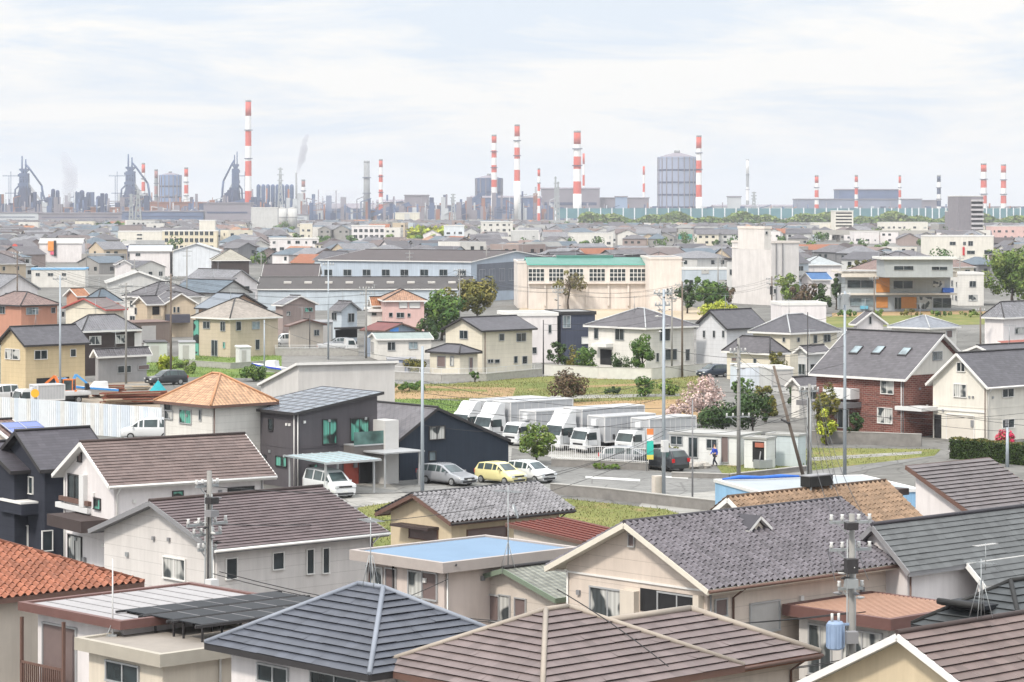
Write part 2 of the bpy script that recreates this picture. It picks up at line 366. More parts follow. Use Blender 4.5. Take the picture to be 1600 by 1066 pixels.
HOUSES = []
class House:
    def __init__(s, name, label, xl, xf, xr, yf, ze, top=None, roof='gx', wall=None, rm=None, edge=None, prof='flat', th=44, oh=.45,
                 trim=None, cat='house', group=None, W=None, D=None, yr=.5, rise=None, ridge=True, cap=None, pit=None, soff=None, zb=0, ph=.42, ze2=None):
        pF = G(xf, yf, ze); a = math.radians(th); s.c, s.s = math.cos(a), math.sin(a); s.o = pF
        def solve(px, cx, cy):
            k = (px-800)/F; return (k*pF.y-pF.x)/(cx-k*cy)
        s.D = D if D is not None else solve(xl, -s.s, s.c)
        s.W = W(s.D) if callable(W) else W if W is not None else solve(xr, s.c, s.s)
        s.ze, s.oh, s.a = ze, oh, a
        W, D = s.W, s.D
        if W <= 0 or D <= 0 or W > 150 or D > 150: print('BAD HOUSE', label, W, D)
        s.root = thing(name, label, cat, (pF.x, pF.y, 0), a, group)
        ref = {'gx': (0, D*yr), 'gy': (W*yr, 0), 'hip': (W/2, D/2), 'sx': (W, 0), 'sy': (0, D), 'flat': (0, 0)}[roof]
        if rise is not None: zr = ze+rise
        elif top is not None: zr = zat(top, s.world(*ref, 0).y)
        else: zr = ze+1.5
        s.zr = zr
        if group is None or True: HOUSES.append((pF.x, pF.y, W, D, a, label))
        trim = trim or TRIM_W; edge = edge or TRIM_D; cap = cap or edge; t = .14
        rmb = MB(); tmb = MB(); cmb = MB(); wmb = MB(); o = oh
        if roof == 'flat':
            wmb.box(o, o, zb, W-o, D-o, ze-ph+.04); z0 = ze-.07
            rmb.face([(0.2, .2, z0), (W-.2, .2, z0), (W-.2, D-.2, z0), (.2, D-.2, z0)], 0, [(0, 0), (W, 0), (W, D), (0, D)])
            for A, B in (((0, 0), (W, 0)), ((W, 0), (W, D)), ((W, D), (0, D)), ((0, D), (0, 0))):
                ax, ay = A; bx, by = B; q = .11
                if ay == by: yy = q if ay == 0 else D-q; tmb.box(0, yy-q, ze-ph, W, yy+q, ze)
                else: xx = q if ax == 0 else W-q; tmb.box(xx-q, .22, ze-ph, xx+q, D-.22, ze)
            tmb.face([(.2, .2, ze-ph+.04), (.2, D-.2, ze-ph+.04), (W-.2, D-.2, ze-ph+.04), (W-.2, .2, ze-ph+.04)])
            s.zroof = lambda x, y: z0
        else:
            if roof == 'gx':
                y2 = D*yr
                P = [[(0, 0, ze), (W, 0, ze), (W, y2, zr), (0, y2, zr)], [(W, D, ze), (0, D, ze), (0, y2, zr), (W, y2, zr)]]; rd = [((0, y2, zr), (W, y2, zr))]; bg_ = True
                s.zroof = lambda x, y: ze+(zr-ze)*(y/y2 if y < y2 else (D-y)/(D-y2))
            elif roof == 'gy':
                x2 = W*yr; zz2 = ze if ze2 is None else ze2
                P = [[(0, D, ze), (0, 0, ze), (x2, 0, zr), (x2, D, zr)], [(W, 0, zz2), (W, D, zz2), (x2, D, zr), (x2, 0, zr)]]; rd = [((x2, 0, zr), (x2, D, zr))]; bg_ = True
                s.zroof = lambda x, y: ze+(zr-ze)*x/x2 if x < x2 else zz2+(zr-zz2)*(W-x)/(W-x2)
            elif roof == 'sx':
                P = [[(0, D, ze), (0, 0, ze), (W, 0, zr), (W, D, zr)]]; rd = []; bg_ = True
                s.zroof = lambda x, y: ze+(zr-ze)*x/W
            elif roof == 'sy':
                P = [[(0, 0, ze), (W, 0, ze), (W, D, zr), (0, D, zr)]]; rd = []; bg_ = True
                s.zroof = lambda x, y: ze+(zr-ze)*y/D
            else:
                h = min(W, D)/2*.995
                if W >= D: r0, r1 = (h, D/2, zr), (W-h, D/2, zr)
                else: r0, r1 = (W/2, h, zr), (W/2, D-h, zr)
                c0, c1, c2, c3 = (0, 0, ze), (W, 0, ze), (W, D, ze), (0, D, ze)
                if W >= D: P = [[c0, c1, r1, r0], [c2, c3, r0, r1], [c3, c0, r0], [c1, c2, r1]]
                else: P = [[c0, c1, r0], [c2, c3, r1], [c3, c0, r0, r1], [c1, c2, r1, r0]]
                rd = [(r0, r1)] if abs(W-D) > .3 else []
                rd += [(c0, r0), (c1, r1 if W >= D else r0), (c2, r1), (c3, r0 if W >= D else r1)]; bg_ = False
                s.zroof = lambda x, y: ze+(zr-ze)/h*min(x, y, W-x, D-y, h)
            for p in P:
                panel(rmb, p, prof)
                q = [Vector(v)-Vector((0, 0, t)) for v in p]; tmb.face(q[::-1])
                k = len(p); es = [0] if not bg_ else ([0, 1, 3] if roof[0] == 'g' else [0, 1, 2, 3])
                for j in es:
                    A, B = Vector(p[j]), Vector(p[(j+1) % k]); dn = Vector((0, 0, t*.5+.01))
                    tmb.bar(A-dn, B-dn, .05, t+.06)
            if ridge:
                for A, B in rd:
                    up = Vector((0, 0, .05)); cmb.tube([Vector(A)+up, Vector(B)+up], .085, 6)
            g = lambda x, y: s.zroof(x, y)-t-.01
            if roof == 'gx': pk = {'x': (D*yr, zr-t-.01)}
            elif roof == 'gy': pk = {'y': (W*yr, zr-t-.01)}
            else: pk = {}
            cs = [(o, o), (W-o, o), (W-o, D-o), (o, D-o)]
            for j in range(4):
                A, B = cs[j], cs[(j+1) % 4]
                pts = [(*A, zb), (*B, zb), (*B, g(*B)), (*A, g(*A))]
                if A[1] == B[1] and 'y' in pk: pts.insert(3, (pk['y'][0], A[1], pk['y'][1]))
                if A[0] == B[0] and 'x' in pk: pts.insert(3, (A[0], pk['x'][0], pk['x'][1]))
                wmb.face(pts)
        s.wmat = wall
        s.walls = wmb.build('wall', wall, s.root)
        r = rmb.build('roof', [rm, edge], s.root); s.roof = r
        tmb.build('fascia' if roof != 'flat' else 'parapet', trim, r)
        if cmb.v: cmb.build('ridge_cap', cap, r)
    def world(s, x, y, z): return Vector((s.o.x+x*s.c-y*s.s, s.o.y+x*s.s+y*s.c, z))
    def hit(s, wall, px, py, off=None):
        """where the wall stands that shows at this spot of the photo: (metres along the wall, height)"""
        d = Vector(((px-800)/F, 1, -(py-HZ)/F)); o = Vector((0, 0, H)); off = s.oh if off is None else off
        if wall == 'r': p0 = s.world(0, off, 0); n = Vector((-s.s, s.c, 0))
        else: p0 = s.world(off, 0, 0); n = Vector((s.c, s.s, 0))
        t = (p0-o).dot(n)/d.dot(n); P = o+d*t; q = P-s.o
        return (q.x*s.c+q.y*s.s if wall == 'r' else -q.x*s.s+q.y*s.c), P.z
    def wbox(s, mb, wall, u0, z0, u1, z1, n0, n1, off=None, mi=0):
        off = s.oh if off is None else off
        if wall == 'r': mb.box(u0, off-n1, z0, u1, off-n0, z1, mi)
        else: mb.box(off-n1, u0, z0, off-n0, u1, z1, mi)
    def rect(s, wall, x0, y0, x1, y1, off=None):
        xm = (x0+x1)/2; ym = (y0+y1)/2
        u0 = s.hit(wall, x0, ym, off)[0]; u1 = s.hit(wall, x1, ym, off)[0]; za = s.hit(wall, xm, y1, off)[1]; zb = s.hit(wall, xm, y0, off)[1]
        return min(u0, u1), max(.02, za), max(u0, u1), zb
    def win(s, wall, x0, y0, x1, y1, st='d', frame=None, off=None, mul=True):
        u0, z0, u1, z1 = s.rect(wall, x0, y0, x1, y1, off); s.winm(wall, u0, z0, u1, z1, st, frame, off, mul)
    def winm(s, wall, u0, z0, u1, z1, st='d', frame=None, off=None, mul=True):
        mb = MB(); s.wbox(mb, wall, u0, z0, u1, z1, -.02, .03, off)
        nm = {'D': 'door', 's': 'shutter', 'k': 'shutter', 'o': 'opening', 'w': 'door', 'C': 'garage_door'}.get(st, 'window')
        g = mb.build(nm, WST[st], s.root)
        if st in 'o': return
        fb = MB(); w = .06 if u1-u0 > .7 else .045
        s.wbox(fb, wall, u0-w, z1, u1+w, z1+w, -.02, .09, off); s.wbox(fb, wall, u0-w, z0-w, u1+w, z0, -.02, .11, off)
        s.wbox(fb, wall, u0-w, z0, u0, z1, -.02, .08, off); s.wbox(fb, wall, u1, z0, u1+w, z1, -.02, .08, off)
        if mul and st in 'dcgb' and u1-u0 > .8: m = (u0+u1)/2; s.wbox(fb, wall, m-.03, z0, m+.03, z1, .0, .06, off)
        fb.build(nm+'_frame', frame or ALU, g)
    def wins(s, spec, frame=None):
        for q in spec: s.win(*q, frame=frame)
    def pbox(s, name, wall, x0, y0, x1, y1, depth, mat, n0=-.02, off=None, parent=None):
        u0, z0, u1, z1 = s.rect(wall, x0, y0, x1, y1, off); mb = MB(); s.wbox(mb, wall, u0, z0, u1, z1, n0, depth, off)
        return mb.build(name, mat, parent or s.root)
    def auto(s, seed=0, rows=None, st='dcdd', frame=None):
        r = random.Random(seed*77+int(s.o.x*10)); rows = rows or ([1.0, 3.7] if s.ze > 4.6 else [1.0])
        for wall, L in (('r', s.W), ('l', s.D)):
            inner = L-2*s.oh; k = max(1, int(inner/3.2))
            for z in rows:
                for j in range(k):
                    if r.random() < .12: continue
                    w = r.choice((.7, 1.2, 1.7, 1.7)); w = min(w, inner/k-.4); h = r.choice((.9, 1.1, 1.2))
                    if w < .3: continue
                    u = s.oh+(j+.5+r.uniform(-.12, .12))*inner/k
                    if z+h > s.ze-.2: continue
                    s.winm(wall, u-w/2, z, u+w/2, z+h, r.choice(st), frame)
    def part(s, mb, name, mats, parent=None): return mb.build(name, mats, parent or s.root)
    def gutter(s, mat=None, sides='r', down=((1, .2),)):
        mb = MB(); W, D, z = s.W, s.D, s.ze-.06
        if 'r' in sides: mb.tube([(0, -.08, z), (W, -.08, z)], .065, 6)
        if 'l' in sides: mb.tube([(-.08, 0, z), (-.08, D, z)], .065, 6)
        for f, n in down:
            x = s.oh+(W-2*s.oh)*f; y = s.oh-.06
            mb.tube([(x, -.05, z-.05), (x, y, z-.45), (x, y, .3)], .045, 5)
        mb.build('gutter', mat or TRIM_G, s.root)
    def antenna(s, x, y, h=2.2):
        z = s.zroof(x, y); mb = MB(); mb.tube([(x, y, z-.1), (x, y, z+h)], .025, 5)
        for k in range(9): mb.bar((x-.25+.012*k, y-.7+k*.17, z+h-.1), (x+.25-.012*k, y-.7+k*.17, z+h-.1), .02, .02)
        mb.bar((x, y-.75, z+h-.1), (x, y+.75, z+h-.1), .03, .03)
        for a in (-.5, .5): mb.tube([(x+a, y+a*.6, s.zroof(x+a, y+a*.6)), (x, y, z+h*.6)], .008, 4)
        mb.build('antenna', STEEL, s.root)
    def clutter(s, seed, ac=True):
        """vent caps, a meter box and a downpipe, as on any lived in house"""
        r = random.Random(seed)
        for wall, L in (('r', s.W), ('l', s.D)):
            for k in range(3):
                u = r.uniform(s.oh+.6, L-s.oh-.6); z = r.choice((2.4, 2.6, s.ze-.7, s.ze-.9)); mb = MB(); s.wbox(mb, wall, u-.09, z-.09, u+.09, z+.09, -.02, .1); mb.build('vent_cap', r.choice((STEEL, TRIM_W, TRIM_G)), s.root)
            u = r.uniform(s.oh+.4, L-s.oh-.4); mb = MB(); s.wbox(mb, wall, u, 1.2, u+.3, 1.75, -.02, .14); mb.build('meter_box', TRIM_G, s.root)
            mb = MB(); u = s.oh+.12 if r.random() < .5 else L-s.oh-.12; p = (u, s.oh-.07) if wall == 'r' else (s.oh-.07, u); mb.tube([(*p, s.ze-.1), (*p, .2)], .04, 5); mb.build('downpipe', r.choice((TRIM_W, TRIM_G, TRIM_B)), s.root)
            mb = MB(); v = r.uniform(.3, .6)*L; s.wbox(mb, wall, s.oh-.01, 2.78, L-s.oh+.01, 2.86, -.02, .025); mb.build('belt_course', s.wmat, s.root)
# ---------- ground, roads, fields ----------
M_TOWN = groundm('town ground', (.12, .118, .11), (.19, .185, .175), .02, .6, cracks=True)
M_ASPH = groundm('old asphalt', (.15, .15, .147), (.21, .208, .2), .08, 1.5, cracks=True)
M_LOT = groundm('concrete yard', (.24, .235, .22), (.32, .31, .29), .1, 1.2, cracks=True)
M_GRASS = groundm('rough grass', (.105, .13, .035), (.18, .18, .06), .09, 1.1, c3=(.26, .18, .09))
M_GRASS2 = groundm('lush grass', (.09, .15, .035), (.15, .2, .055), .1, 1.2)
M_SOIL = groundm('bare soil', (.25, .165, .085), (.32, .22, .12), .08, 1.0, c3=(.2, .17, .07))
M_DIRT = groundm('building plot dirt', (.22, .18, .14), (.3, .26, .21), .1, 1.3)
M_PAINT = plain('road paint', (.6, .6, .58), .8, .15, 4)
def gpoly(name, pts, z, m, kind='structure'):
    mb = MB(); P = [G(x, y, z) for x, y in pts]
    nrm = (P[1]-P[0]).cross(P[2]-P[1])
    a = sum(P[i].x*P[(i+1) % len(P)].y-P[(i+1) % len(P)].x*P[i].y for i in range(len(P)))
    mb.face(P if a > 0 else P[::-1]); o = mb.build(name, m); o['kind'] = kind; return o
gm = MB(); gm.face([(-6000, -60, 0), (6000, -60, 0), (6000, 21000, 0), (-6000, 21000, 0)]); gm.build('ground', M_TOWN)['kind'] = 'structure'
gpoly('grass_field', [(606, 594), (700, 600), (850, 588), (1100, 580), (1112, 606), (1060, 632), (860, 634), (612, 618)], .02, M_GRASS)
gpoly('soil_field', [(612, 602), (806, 606), (800, 621), (616, 624)], .03, M_SOIL)
gpoly('grass_field', [(640, 606), (760, 609), (762, 612), (640, 610)], .035, M_GRASS)
gpoly('soil_field', [(880, 604), (1010, 599), (1010, 602), (880, 607)], .034, M_SOIL)
gpoly('soil_field', [(800, 631), (870, 629), (1060, 624), (1100, 640), (1090, 660), (960, 655), (850, 641)], .03, M_SOIL)
gpoly('field_path', [(860, 618), (1062, 615), (1062, 619), (862, 624)], .034, M_LOT)
gpoly('grass_verge', [(600, 622), (740, 627), (760, 646), (640, 650), (596, 640)], .028, M_GRASS2)
gpoly('truck_yard', [(700, 640), (1000, 648), (1060, 668), (1050, 742), (868, 716), (800, 700), (796, 746), (740, 720)], .012, M_LOT)
gpoly('road', [(540, 800), (600, 752), (800, 738), (860, 722), (1040, 738), (1260, 726), (1440, 706), (1470, 712), (1280, 748), (1150, 776), (880, 776), (640, 792)], .02, M_ASPH)
gpoly('road_marking', [(915, 744), (1000, 749), (1000, 752), (915, 747)], .026, M_PAINT)
gpoly('road_marking', [(1040, 744), (1075, 746), (1075, 748), (1040, 746)], .026, M_PAINT)
gpoly('forecourt', [(990, 800), (1010, 778), (1165, 762), (1190, 800), (1100, 830)], .024, M_LOT)
gpoly('house_yard', [(455, 790), (455, 765), (600, 752), (640, 775), (600, 792)], .026, M_LOT)
gpoly('grass_plot', [(530, 850), (560, 793), (612, 785), (640, 800), (640, 880)], .03, M_GRASS)
gpoly('grass_plot', [(470, 785), (470, 776), (512, 778), (514, 786)], .034, M_GRASS2)
gpoly('grass_plot', [(880, 840), (870, 778), (1040, 796), (1090, 812), (980, 850)], .032, M_GRASS)
gpoly('grass_plot', [(1120, 728), (1270, 700), (1470, 702), (1460, 712), (1270, 735), (1130, 742)], .03, M_GRASS)
gpoly('footway', [(1262, 715), (1440, 705), (1440, 709), (1262, 721)], .036, M_LOT)
gpoly('grass_bank', [(225, 562), (330, 552), (440, 556), (440, 592), (230, 588)], .02, M_GRASS2)
gpoly('building_plot', [(-40, 600), (250, 596), (250, 665), (-40, 660)], .016, M_DIRT)
gpoly('school_yard', [(800, 500), (815, 478), (1070, 478), (1140, 490), (1140, 500)], .02, groundm('school yard sand', (.36, .3, .22), (.42, .35, .26)))
gpoly('lane', [(600, 594), (680, 592), (900, 577), (1150, 570), (1150, 578), (900, 585), (680, 600), (600, 600)], .026, M_ASPH)
gpoly('playing_field', [(1300, 489), (1530, 485), (1560, 490), (1300, 495)], .02, M_SOIL)
gpoly('grass_verge', [(1290, 495), (1560, 490), (1640, 505), (1290, 512)], .022, M_GRASS)

# ---------- foreground houses ----------
RB = roofm('brown flat tiles', RC(172, 152, 150), 'step'); RBE = plain('brown trim and tile gap shade', (.055, .04, .038), .7, .15)  # dark edge colours below paint the shadow lines under the tiles; some also colour caps
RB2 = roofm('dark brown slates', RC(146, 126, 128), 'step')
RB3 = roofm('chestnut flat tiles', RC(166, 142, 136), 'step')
RBL = roofm('blue black tiles', RC(116, 122, 138), 'step', .45); RBLE = plain('blue tile gap shade', (.022, .024, .034), .6, .1)
RKG = roofm('grey pan tiles', RC(150, 143, 153), 'kawara', .45); RKGE = plain('grey trim and tile gap shade', (.045, .042, .05), .6, .15)
RKS = roofm('silver pan tiles', RC(190, 188, 194), 'kawara', .5); RKSE = plain('silver caps and tile gap shade', (.07, .07, .075), .6, .15)
RKT = roofm('tan pan tiles', RC(206, 168, 132), 'kawara', .6); RKTE = plain('tan caps and tile gap shade', (.09, .055, .035), .7, .15)
RKO = roofm('orange pan tiles', RC(224, 138, 100), 'kawara', .6); RKOE = plain('orange caps and tile gap shade', (.13, .045, .025), .7, .2)
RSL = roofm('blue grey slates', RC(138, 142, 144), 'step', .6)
W_CREAM = wallm('cream render', WC(222, 208, 190)); W_WHITE = wallm('white render', WC(235, 228, 228))
W_LGREY = wallm('pale grey siding', WC(222, 216, 212), 'siding', .5); W_BEIGE = wallm('beige siding', WC(216, 202, 188), 'siding', .5)
W_NAVY = wallm('navy siding', WC(52, 56, 70), 'siding', .5); W_YEL = wallm('yellow render', WC(212, 186, 138))
W_MAR = plain('maroon sheet', (.135, .07, .062), .55, .12)

# orange pan tile house, bottom left
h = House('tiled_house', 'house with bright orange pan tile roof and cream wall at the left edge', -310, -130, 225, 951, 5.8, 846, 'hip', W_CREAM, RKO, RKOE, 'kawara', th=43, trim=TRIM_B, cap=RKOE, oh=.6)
# flat white roof house with maroon parapet
h = House('flat_roof_house', 'flat roofed house with a maroon parapet round a white deck', 28, 188, 462, 971, 6.0, None, 'flat', W_WHITE, plain('white roof sheet', (.3, .29, .295), .7, .1), th=43, trim=W_MAR, oh=.5, ph=.3)
FLATH = h
mb = MB()
for k in range(9): mb.box(.2+k*(h.W-.4)/9, .25, h.ze-.09, .2+k*(h.W-.4)/9+.04, h.D-.25, h.ze-.05)
h.part(mb, 'deck_seam', plain('deck seam', (.2, .195, .2), .7, .06))
# balcony with brown posts and rails on its left wall
mb = MB(); y1 = h.D-.2; x0 = -.05
for k in range(20): mb.box(x0, y1-2.6+k*.13, 2.85, x0+.04, y1-2.6+k*.13+.04, 3.9)
mb.box(x0, y1-2.6, 3.9, x0+.06, y1, 3.98); mb.box(x0, y1-.1, 0, x0+.1, y1, 5.5); mb.box(x0, y1-2.7, 2.65, .5, y1, 2.83); mb.box(x0, y1-2.7, 0, x0+.1, y1-2.6, 5.6)
h.part(mb, 'balcony', TRIM_B)
h.winm('l', h.D-2.9, 2.9, h.D-.9, 5.3, 's'); h.winm('l', h.D-6.4, 3.2, h.D-4.9, 5.2, 'd')
mb = MB(); mb.box(-.7, h.D-6.6, 2.6, .5, h.D-4.6, 2.72)
for k in range(14): mb.box(-.7, h.D-6.6+k*.145, 2.72, -.66, h.D-6.6+k*.145+.03, 3.55)
mb.box(-.72, h.D-6.6, 3.55, -.64, h.D-4.6, 3.62); h.part(mb, 'railing', TRIM_W)
g = House('house_annex', 'beige flat roofed block below the rack of dark solar panels', 116, 250, 470, 1023, 5.5, None, 'flat', wallm('warm beige render', WC(226, 212, 190)),
          plain('terrace coating', (.25, .225, .2), .85, .14, .8), th=43, trim=plain('beige trim paint', (.36, .33, .28), .6, .08), oh=.35)
g.win('l', 168, 1038, 217, 1066, 'd'); g.winm('r', 3.3, 4.2, 3.7, 4.5, 'o')
g.gutter(TRIM_W, 'x', ((.45, .2),))
# solar rack
def world_thing(h, name, label, cat, x, y, z): p = h.world(x, y, z); return thing(name, label, cat, p, h.a)
q = G(318, 990, 5.75); sr = thing('solar_panel_rack', 'rack of dark solar panels on thin legs above the beige terrace', 'solar panels', (q.x, q.y, 5.62), g.a)
mp_ = plain('solar cells', (.014, .016, .02), .55, .2, .5, .2)
for k in range(3):
    mb = MB(); y = .1+k*1.6
    mb.hexa([(0, y, .38), (6.6, y, .38), (6.6, y+1.25, .38), (0, y+1.25, .38), (0, y, .42), (6.6, y, .42), (6.6, y+1.25, .42), (0, y+1.25, .42)]); sp = mb.build('solar_panel', mp_, sr)
    fb = MB()
    for j in range(1, 6): fb.bar((j*1.1, y, .425), (j*1.1, y+1.25, .425), .03, .012)
    fb.build('panel_joint', TRIM_G, sp); fb = MB()
    for j in range(5):
        fb.bar((.1+j*1.6, y+.1, -.28), (.1+j*1.6, y+.1, .38), .06, .06); fb.bar((.1+j*1.6, y+1.15, -.28), (.1+j*1.6, y+1.15, .37), .06, .06)
    fb.bar((-.3, y-.04, .36), (6.9, y-.04, .36), .07, .1); fb.bar((-.3, y+1.3, .38), (6.9, y+1.3, .38), .07, .08); fb.build('rack_frame', TRIM_D, sr)
p = G(176, 994, 5.43); t = thing('antenna_mast', 'thin white mast standing on the beige terrace roof', 'mast', p)
mb = MB(); mb.tube([(0, 0, -.1), (0, 0, 2.6)], .035, 6, r2=.02); mb.build('mast', WHITE, t)
mb = MB(); mb.box(-.15, -.15, -.12, .15, .15, .06)
for a in range(3): mb.tube([(.4*math.cos(a*2.1), .4*math.sin(a*2.1), -.05), (0, 0, .5)], .012, 4)
mb.build('mast_foot', STEEL, t)
def ac_unit(label, p, rz):
    t = thing('air_conditioner', label, 'air conditioner', p, rz)
    mb = MB(); mb.box(-.4, -.15, .08, .4, .15, .68); mb.build('casing', WHITE, t)
    fb = MB(); fb.disc((-.1, -.16, .38), (0, 1, 0), .22, .02, 16); fb.build('fan_grille', plain('fan grille', (.2, .2, .2), .6), t)
    for a in (-.3, .3): f = MB(); f.box(a-.05, -.14, 0, a+.05, .14, .08); f.build('foot', STEEL, t)
q = FLATH.world(-.55, FLATH.D-3.9, 2.72)
ac_unit('white air conditioner on the balcony of the maroon edged house', q, FLATH.a+PI*1.5)
# blue hip
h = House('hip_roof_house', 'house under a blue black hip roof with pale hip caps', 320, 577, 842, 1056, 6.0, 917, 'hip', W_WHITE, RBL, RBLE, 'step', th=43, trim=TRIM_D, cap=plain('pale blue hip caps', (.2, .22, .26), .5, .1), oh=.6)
h.win('l', 405, 1042, 450, 1066, 'd'); h.win('l', 488, 1056, 560, 1080, 'd'); h.win('r', 600, 1075, 640, 1100, 'd')
p = h.world(h.W/2, h.D/2, h.zr); t = thing('roof_antenna', 'wire lattice antenna stand on the peak of the blue black roof', 'antenna', p, .4)
mb = MB()
for a in range(4): mb.tube([(.28*math.cos(a*PI/2), .28*math.sin(a*PI/2), 0), (.06*math.cos(a*PI/2), .06*math.sin(a*PI/2), 1.0)], .012, 4)
mb.tube([(0, 0, .1), (0, 0, 2.2)], .018, 5); mb.build('stand', STEEL, t)
mb = MB()
for k in range(7): mb.bar((-.3, -.5+k*.16, 2.1), (.3, -.5+k*.16, 2.1), .015, .015)
mb.bar((0, -.55, 2.1), (0, .55, 2.1), .02, .02); mb.build('aerial', STEEL, t)
# big brown hip roof with a lower wing
BRC = plain('pale brown hip caps', (.3, .26, .22), .6, .1)
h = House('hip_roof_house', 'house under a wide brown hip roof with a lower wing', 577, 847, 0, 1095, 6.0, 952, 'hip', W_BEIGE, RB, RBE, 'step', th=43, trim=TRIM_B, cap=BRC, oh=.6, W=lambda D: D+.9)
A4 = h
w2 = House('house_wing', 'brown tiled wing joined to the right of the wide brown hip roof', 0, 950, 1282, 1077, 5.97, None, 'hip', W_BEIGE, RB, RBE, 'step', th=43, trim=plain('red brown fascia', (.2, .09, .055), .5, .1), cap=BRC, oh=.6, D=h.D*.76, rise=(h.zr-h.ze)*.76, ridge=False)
r0, r1 = (h.D*.76/2, h.D*.38, w2.zr+.05), (w2.W-h.D*.38, h.D*.38, w2.zr+.05); mb = MB(); mb.tube([r0, r1], .11, 6); mb.tube([(w2.W, 0, w2.ze+.05), r1], .11, 6); mb.tube([(w2.W, w2.D, w2.ze+.05), r1], .11, 6); mb.build('ridge_cap', BRC, w2.roof)
w2.gutter(TRIM_B, 'r', ((.98, .2),))
# bottom right gable
h = House('gable_house', 'cream gable with white bargeboards in the bottom right corner', 1236, 1580, 1830, 1131, 5.8, 991, 'gx', wallm('mottled cream render', WC(222, 200, 160)), RB3, RBE, 'step', th=42, trim=TRIM_W, cap=RBE, oh=.5)
h.win('r', 1650, 1150, 1700, 1180, 'd')
p = h.world(3.8, h.D/2, h.zr+.1); t = thing('roof_antenna', 'white lattice antenna on the ridge of the cream gable', 'antenna', p, .7)
mb = MB()
for a in range(4): mb.tube([(.35*math.cos(a*PI/2+.4), .35*math.sin(a*PI/2+.4), 0), (.05*math.cos(a*PI/2+.4), .05*math.sin(a*PI/2+.4), 1.1)], .014, 4)
mb.tube([(0, 0, 0), (0, 0, 1.7)], .015, 5); mb.build('stand', STEEL, t)
mb = MB()
for k in range(8): mb.bar((-.25, -.4+k*.12, 1.6), (.25, -.4+k*.12, 1.6), .01, .01)
mb.bar((0, -.45, 1.6), (0, .45, 1.6), .012, .012); mb.build('aerial', STEEL, t)
# dark ribbed roof behind it
h = House('hip_roof_house', 'low dark ribbed hip roof behind the bottom right gable', 1424, 1600, 1790, 1002, 5.6, 905, 'hip', W_BEIGE, roofm('charcoal tiles', RC(100, 106, 110), 'step'), BLACK, 'step', th=42, trim=TRIM_D, oh=.5)  # black risers: shade of the tile gaps put into the colour
t = thing('solar_water_heater', 'black solar heater lying low on the charcoal roof', 'solar heater', h.world(1.0, h.D*.62, h.zroof(1.0, h.D*.62)+.02), h.a+PI/2)
mb = MB(); mb.box(-.9, -.55, .08, .9, .55, .22); mb.build('collector', mp_, t); mb = MB(); mb.tube([(-.95, .62, .22), (.95, .62, .22)], .11, 10); mb.build('tank', BLACK, t)
# orange metal roof with maroon fascia
h = House('metal_roof_house', 'low house with a copper orange seamed roof and maroon fascia', 1222, 1392, 1530, 968, 4.9, None, 'flat', wallm('grey white render', WC(214, 210, 206)), roofm('copper orange sheet', RC(190, 130, 104), 'seam', .5), th=43, trim=W_MAR, oh=.45)
mb = MB()
for k in range(22): y = .3+k*(h.D-.6)/22; mb.box(.22, y, h.ze-.09, h.W-.22, y+.07, h.ze+.0)
h.part(mb, 'roof_seam', plain('orange seam', (.48, .30, .22), .5, .1))
h.winm('l', .8, 2.6, 2.6, 4.2, 'c'); h.winm('l', 3.2, 2.4, h.D-1.0, 4.2, 'c'); h.winm('r', 1, 2.6, 2.4, 4.1, 'd')
# grey kawara house
GW = wallm('cream pink siding', WC(224, 206, 190), 'siding', .5)
h = House('tiled_house', 'cream house with a grey pan tile gable roof and white bargeboards', 851, 1106, 1446, 922.5, 5.9, 817.5, 'gx', GW, RKG, RKGE, 'kawara', th=42.5, trim=plain('cream bargeboard', (.62, .58, .5), .6, .07), cap=RKGE, oh=.6)
A9 = h; h.clutter(11)
h.wins([('l', 924, 921, 977, 969, 'c'), ('l', 1001, 925, 1090, 961, 'o'), ('l', 984, 836, 991.5, 853, 's'), ('r', 1172, 942, 1216, 986, 'k'), ('r', 1117, 937, 1134, 962, 's')])
h.pbox('band', 'l', 868, 905, 1100, 908, .06, TRIM_W)
h.win('l', 1030, 930, 1088, 961, 'd', off=.62); h.pbox('pillar', 'l', 977, 922, 999, 975, .3, W_CREAM); h.pbox('pillar', 'l', 1091, 930, 1100, 975, .3, W_CREAM)
h.gutter(TRIM_B, 'r', ((.12, .2), (.97, .2)))
# small white dormer gable on its slope
x, y = h.W*.48, h.D*.36; z = h.zroof(x, y); mb = MB()
mb.face([(x-.5, y-.1, z-.1), (x+.5, y-.1, z-.1), (x, y-.1, z+.36)]); d = h.part(mb, 'dormer', plain('dormer render', (.55, .5, .43)))
mb = MB(); mb.bar((x-.68, y-.2, z-.06), (x, y-.2, z+.46), .2, .1, 0, (0, 0, 1)); mb.bar((x+.68, y-.2, z-.06), (x, y-.2, z+.46), .2, .1); mb.build('dormer_trim', TRIM_W, d)
mb = MB(); yb = y+1.0
mb.face([(x-.7, y-.3, z-.0), (x, y-.3, z+.53), (x, yb, z+.53), (x-.7, y+.1, z)][::-1]); mb.face([(x+.7, y-.3, z-.0), (x, y-.3, z+.53), (x, yb, z+.53), (x+.7, y+.1, z)]); mb.build('dormer_roof', RKGE, d)
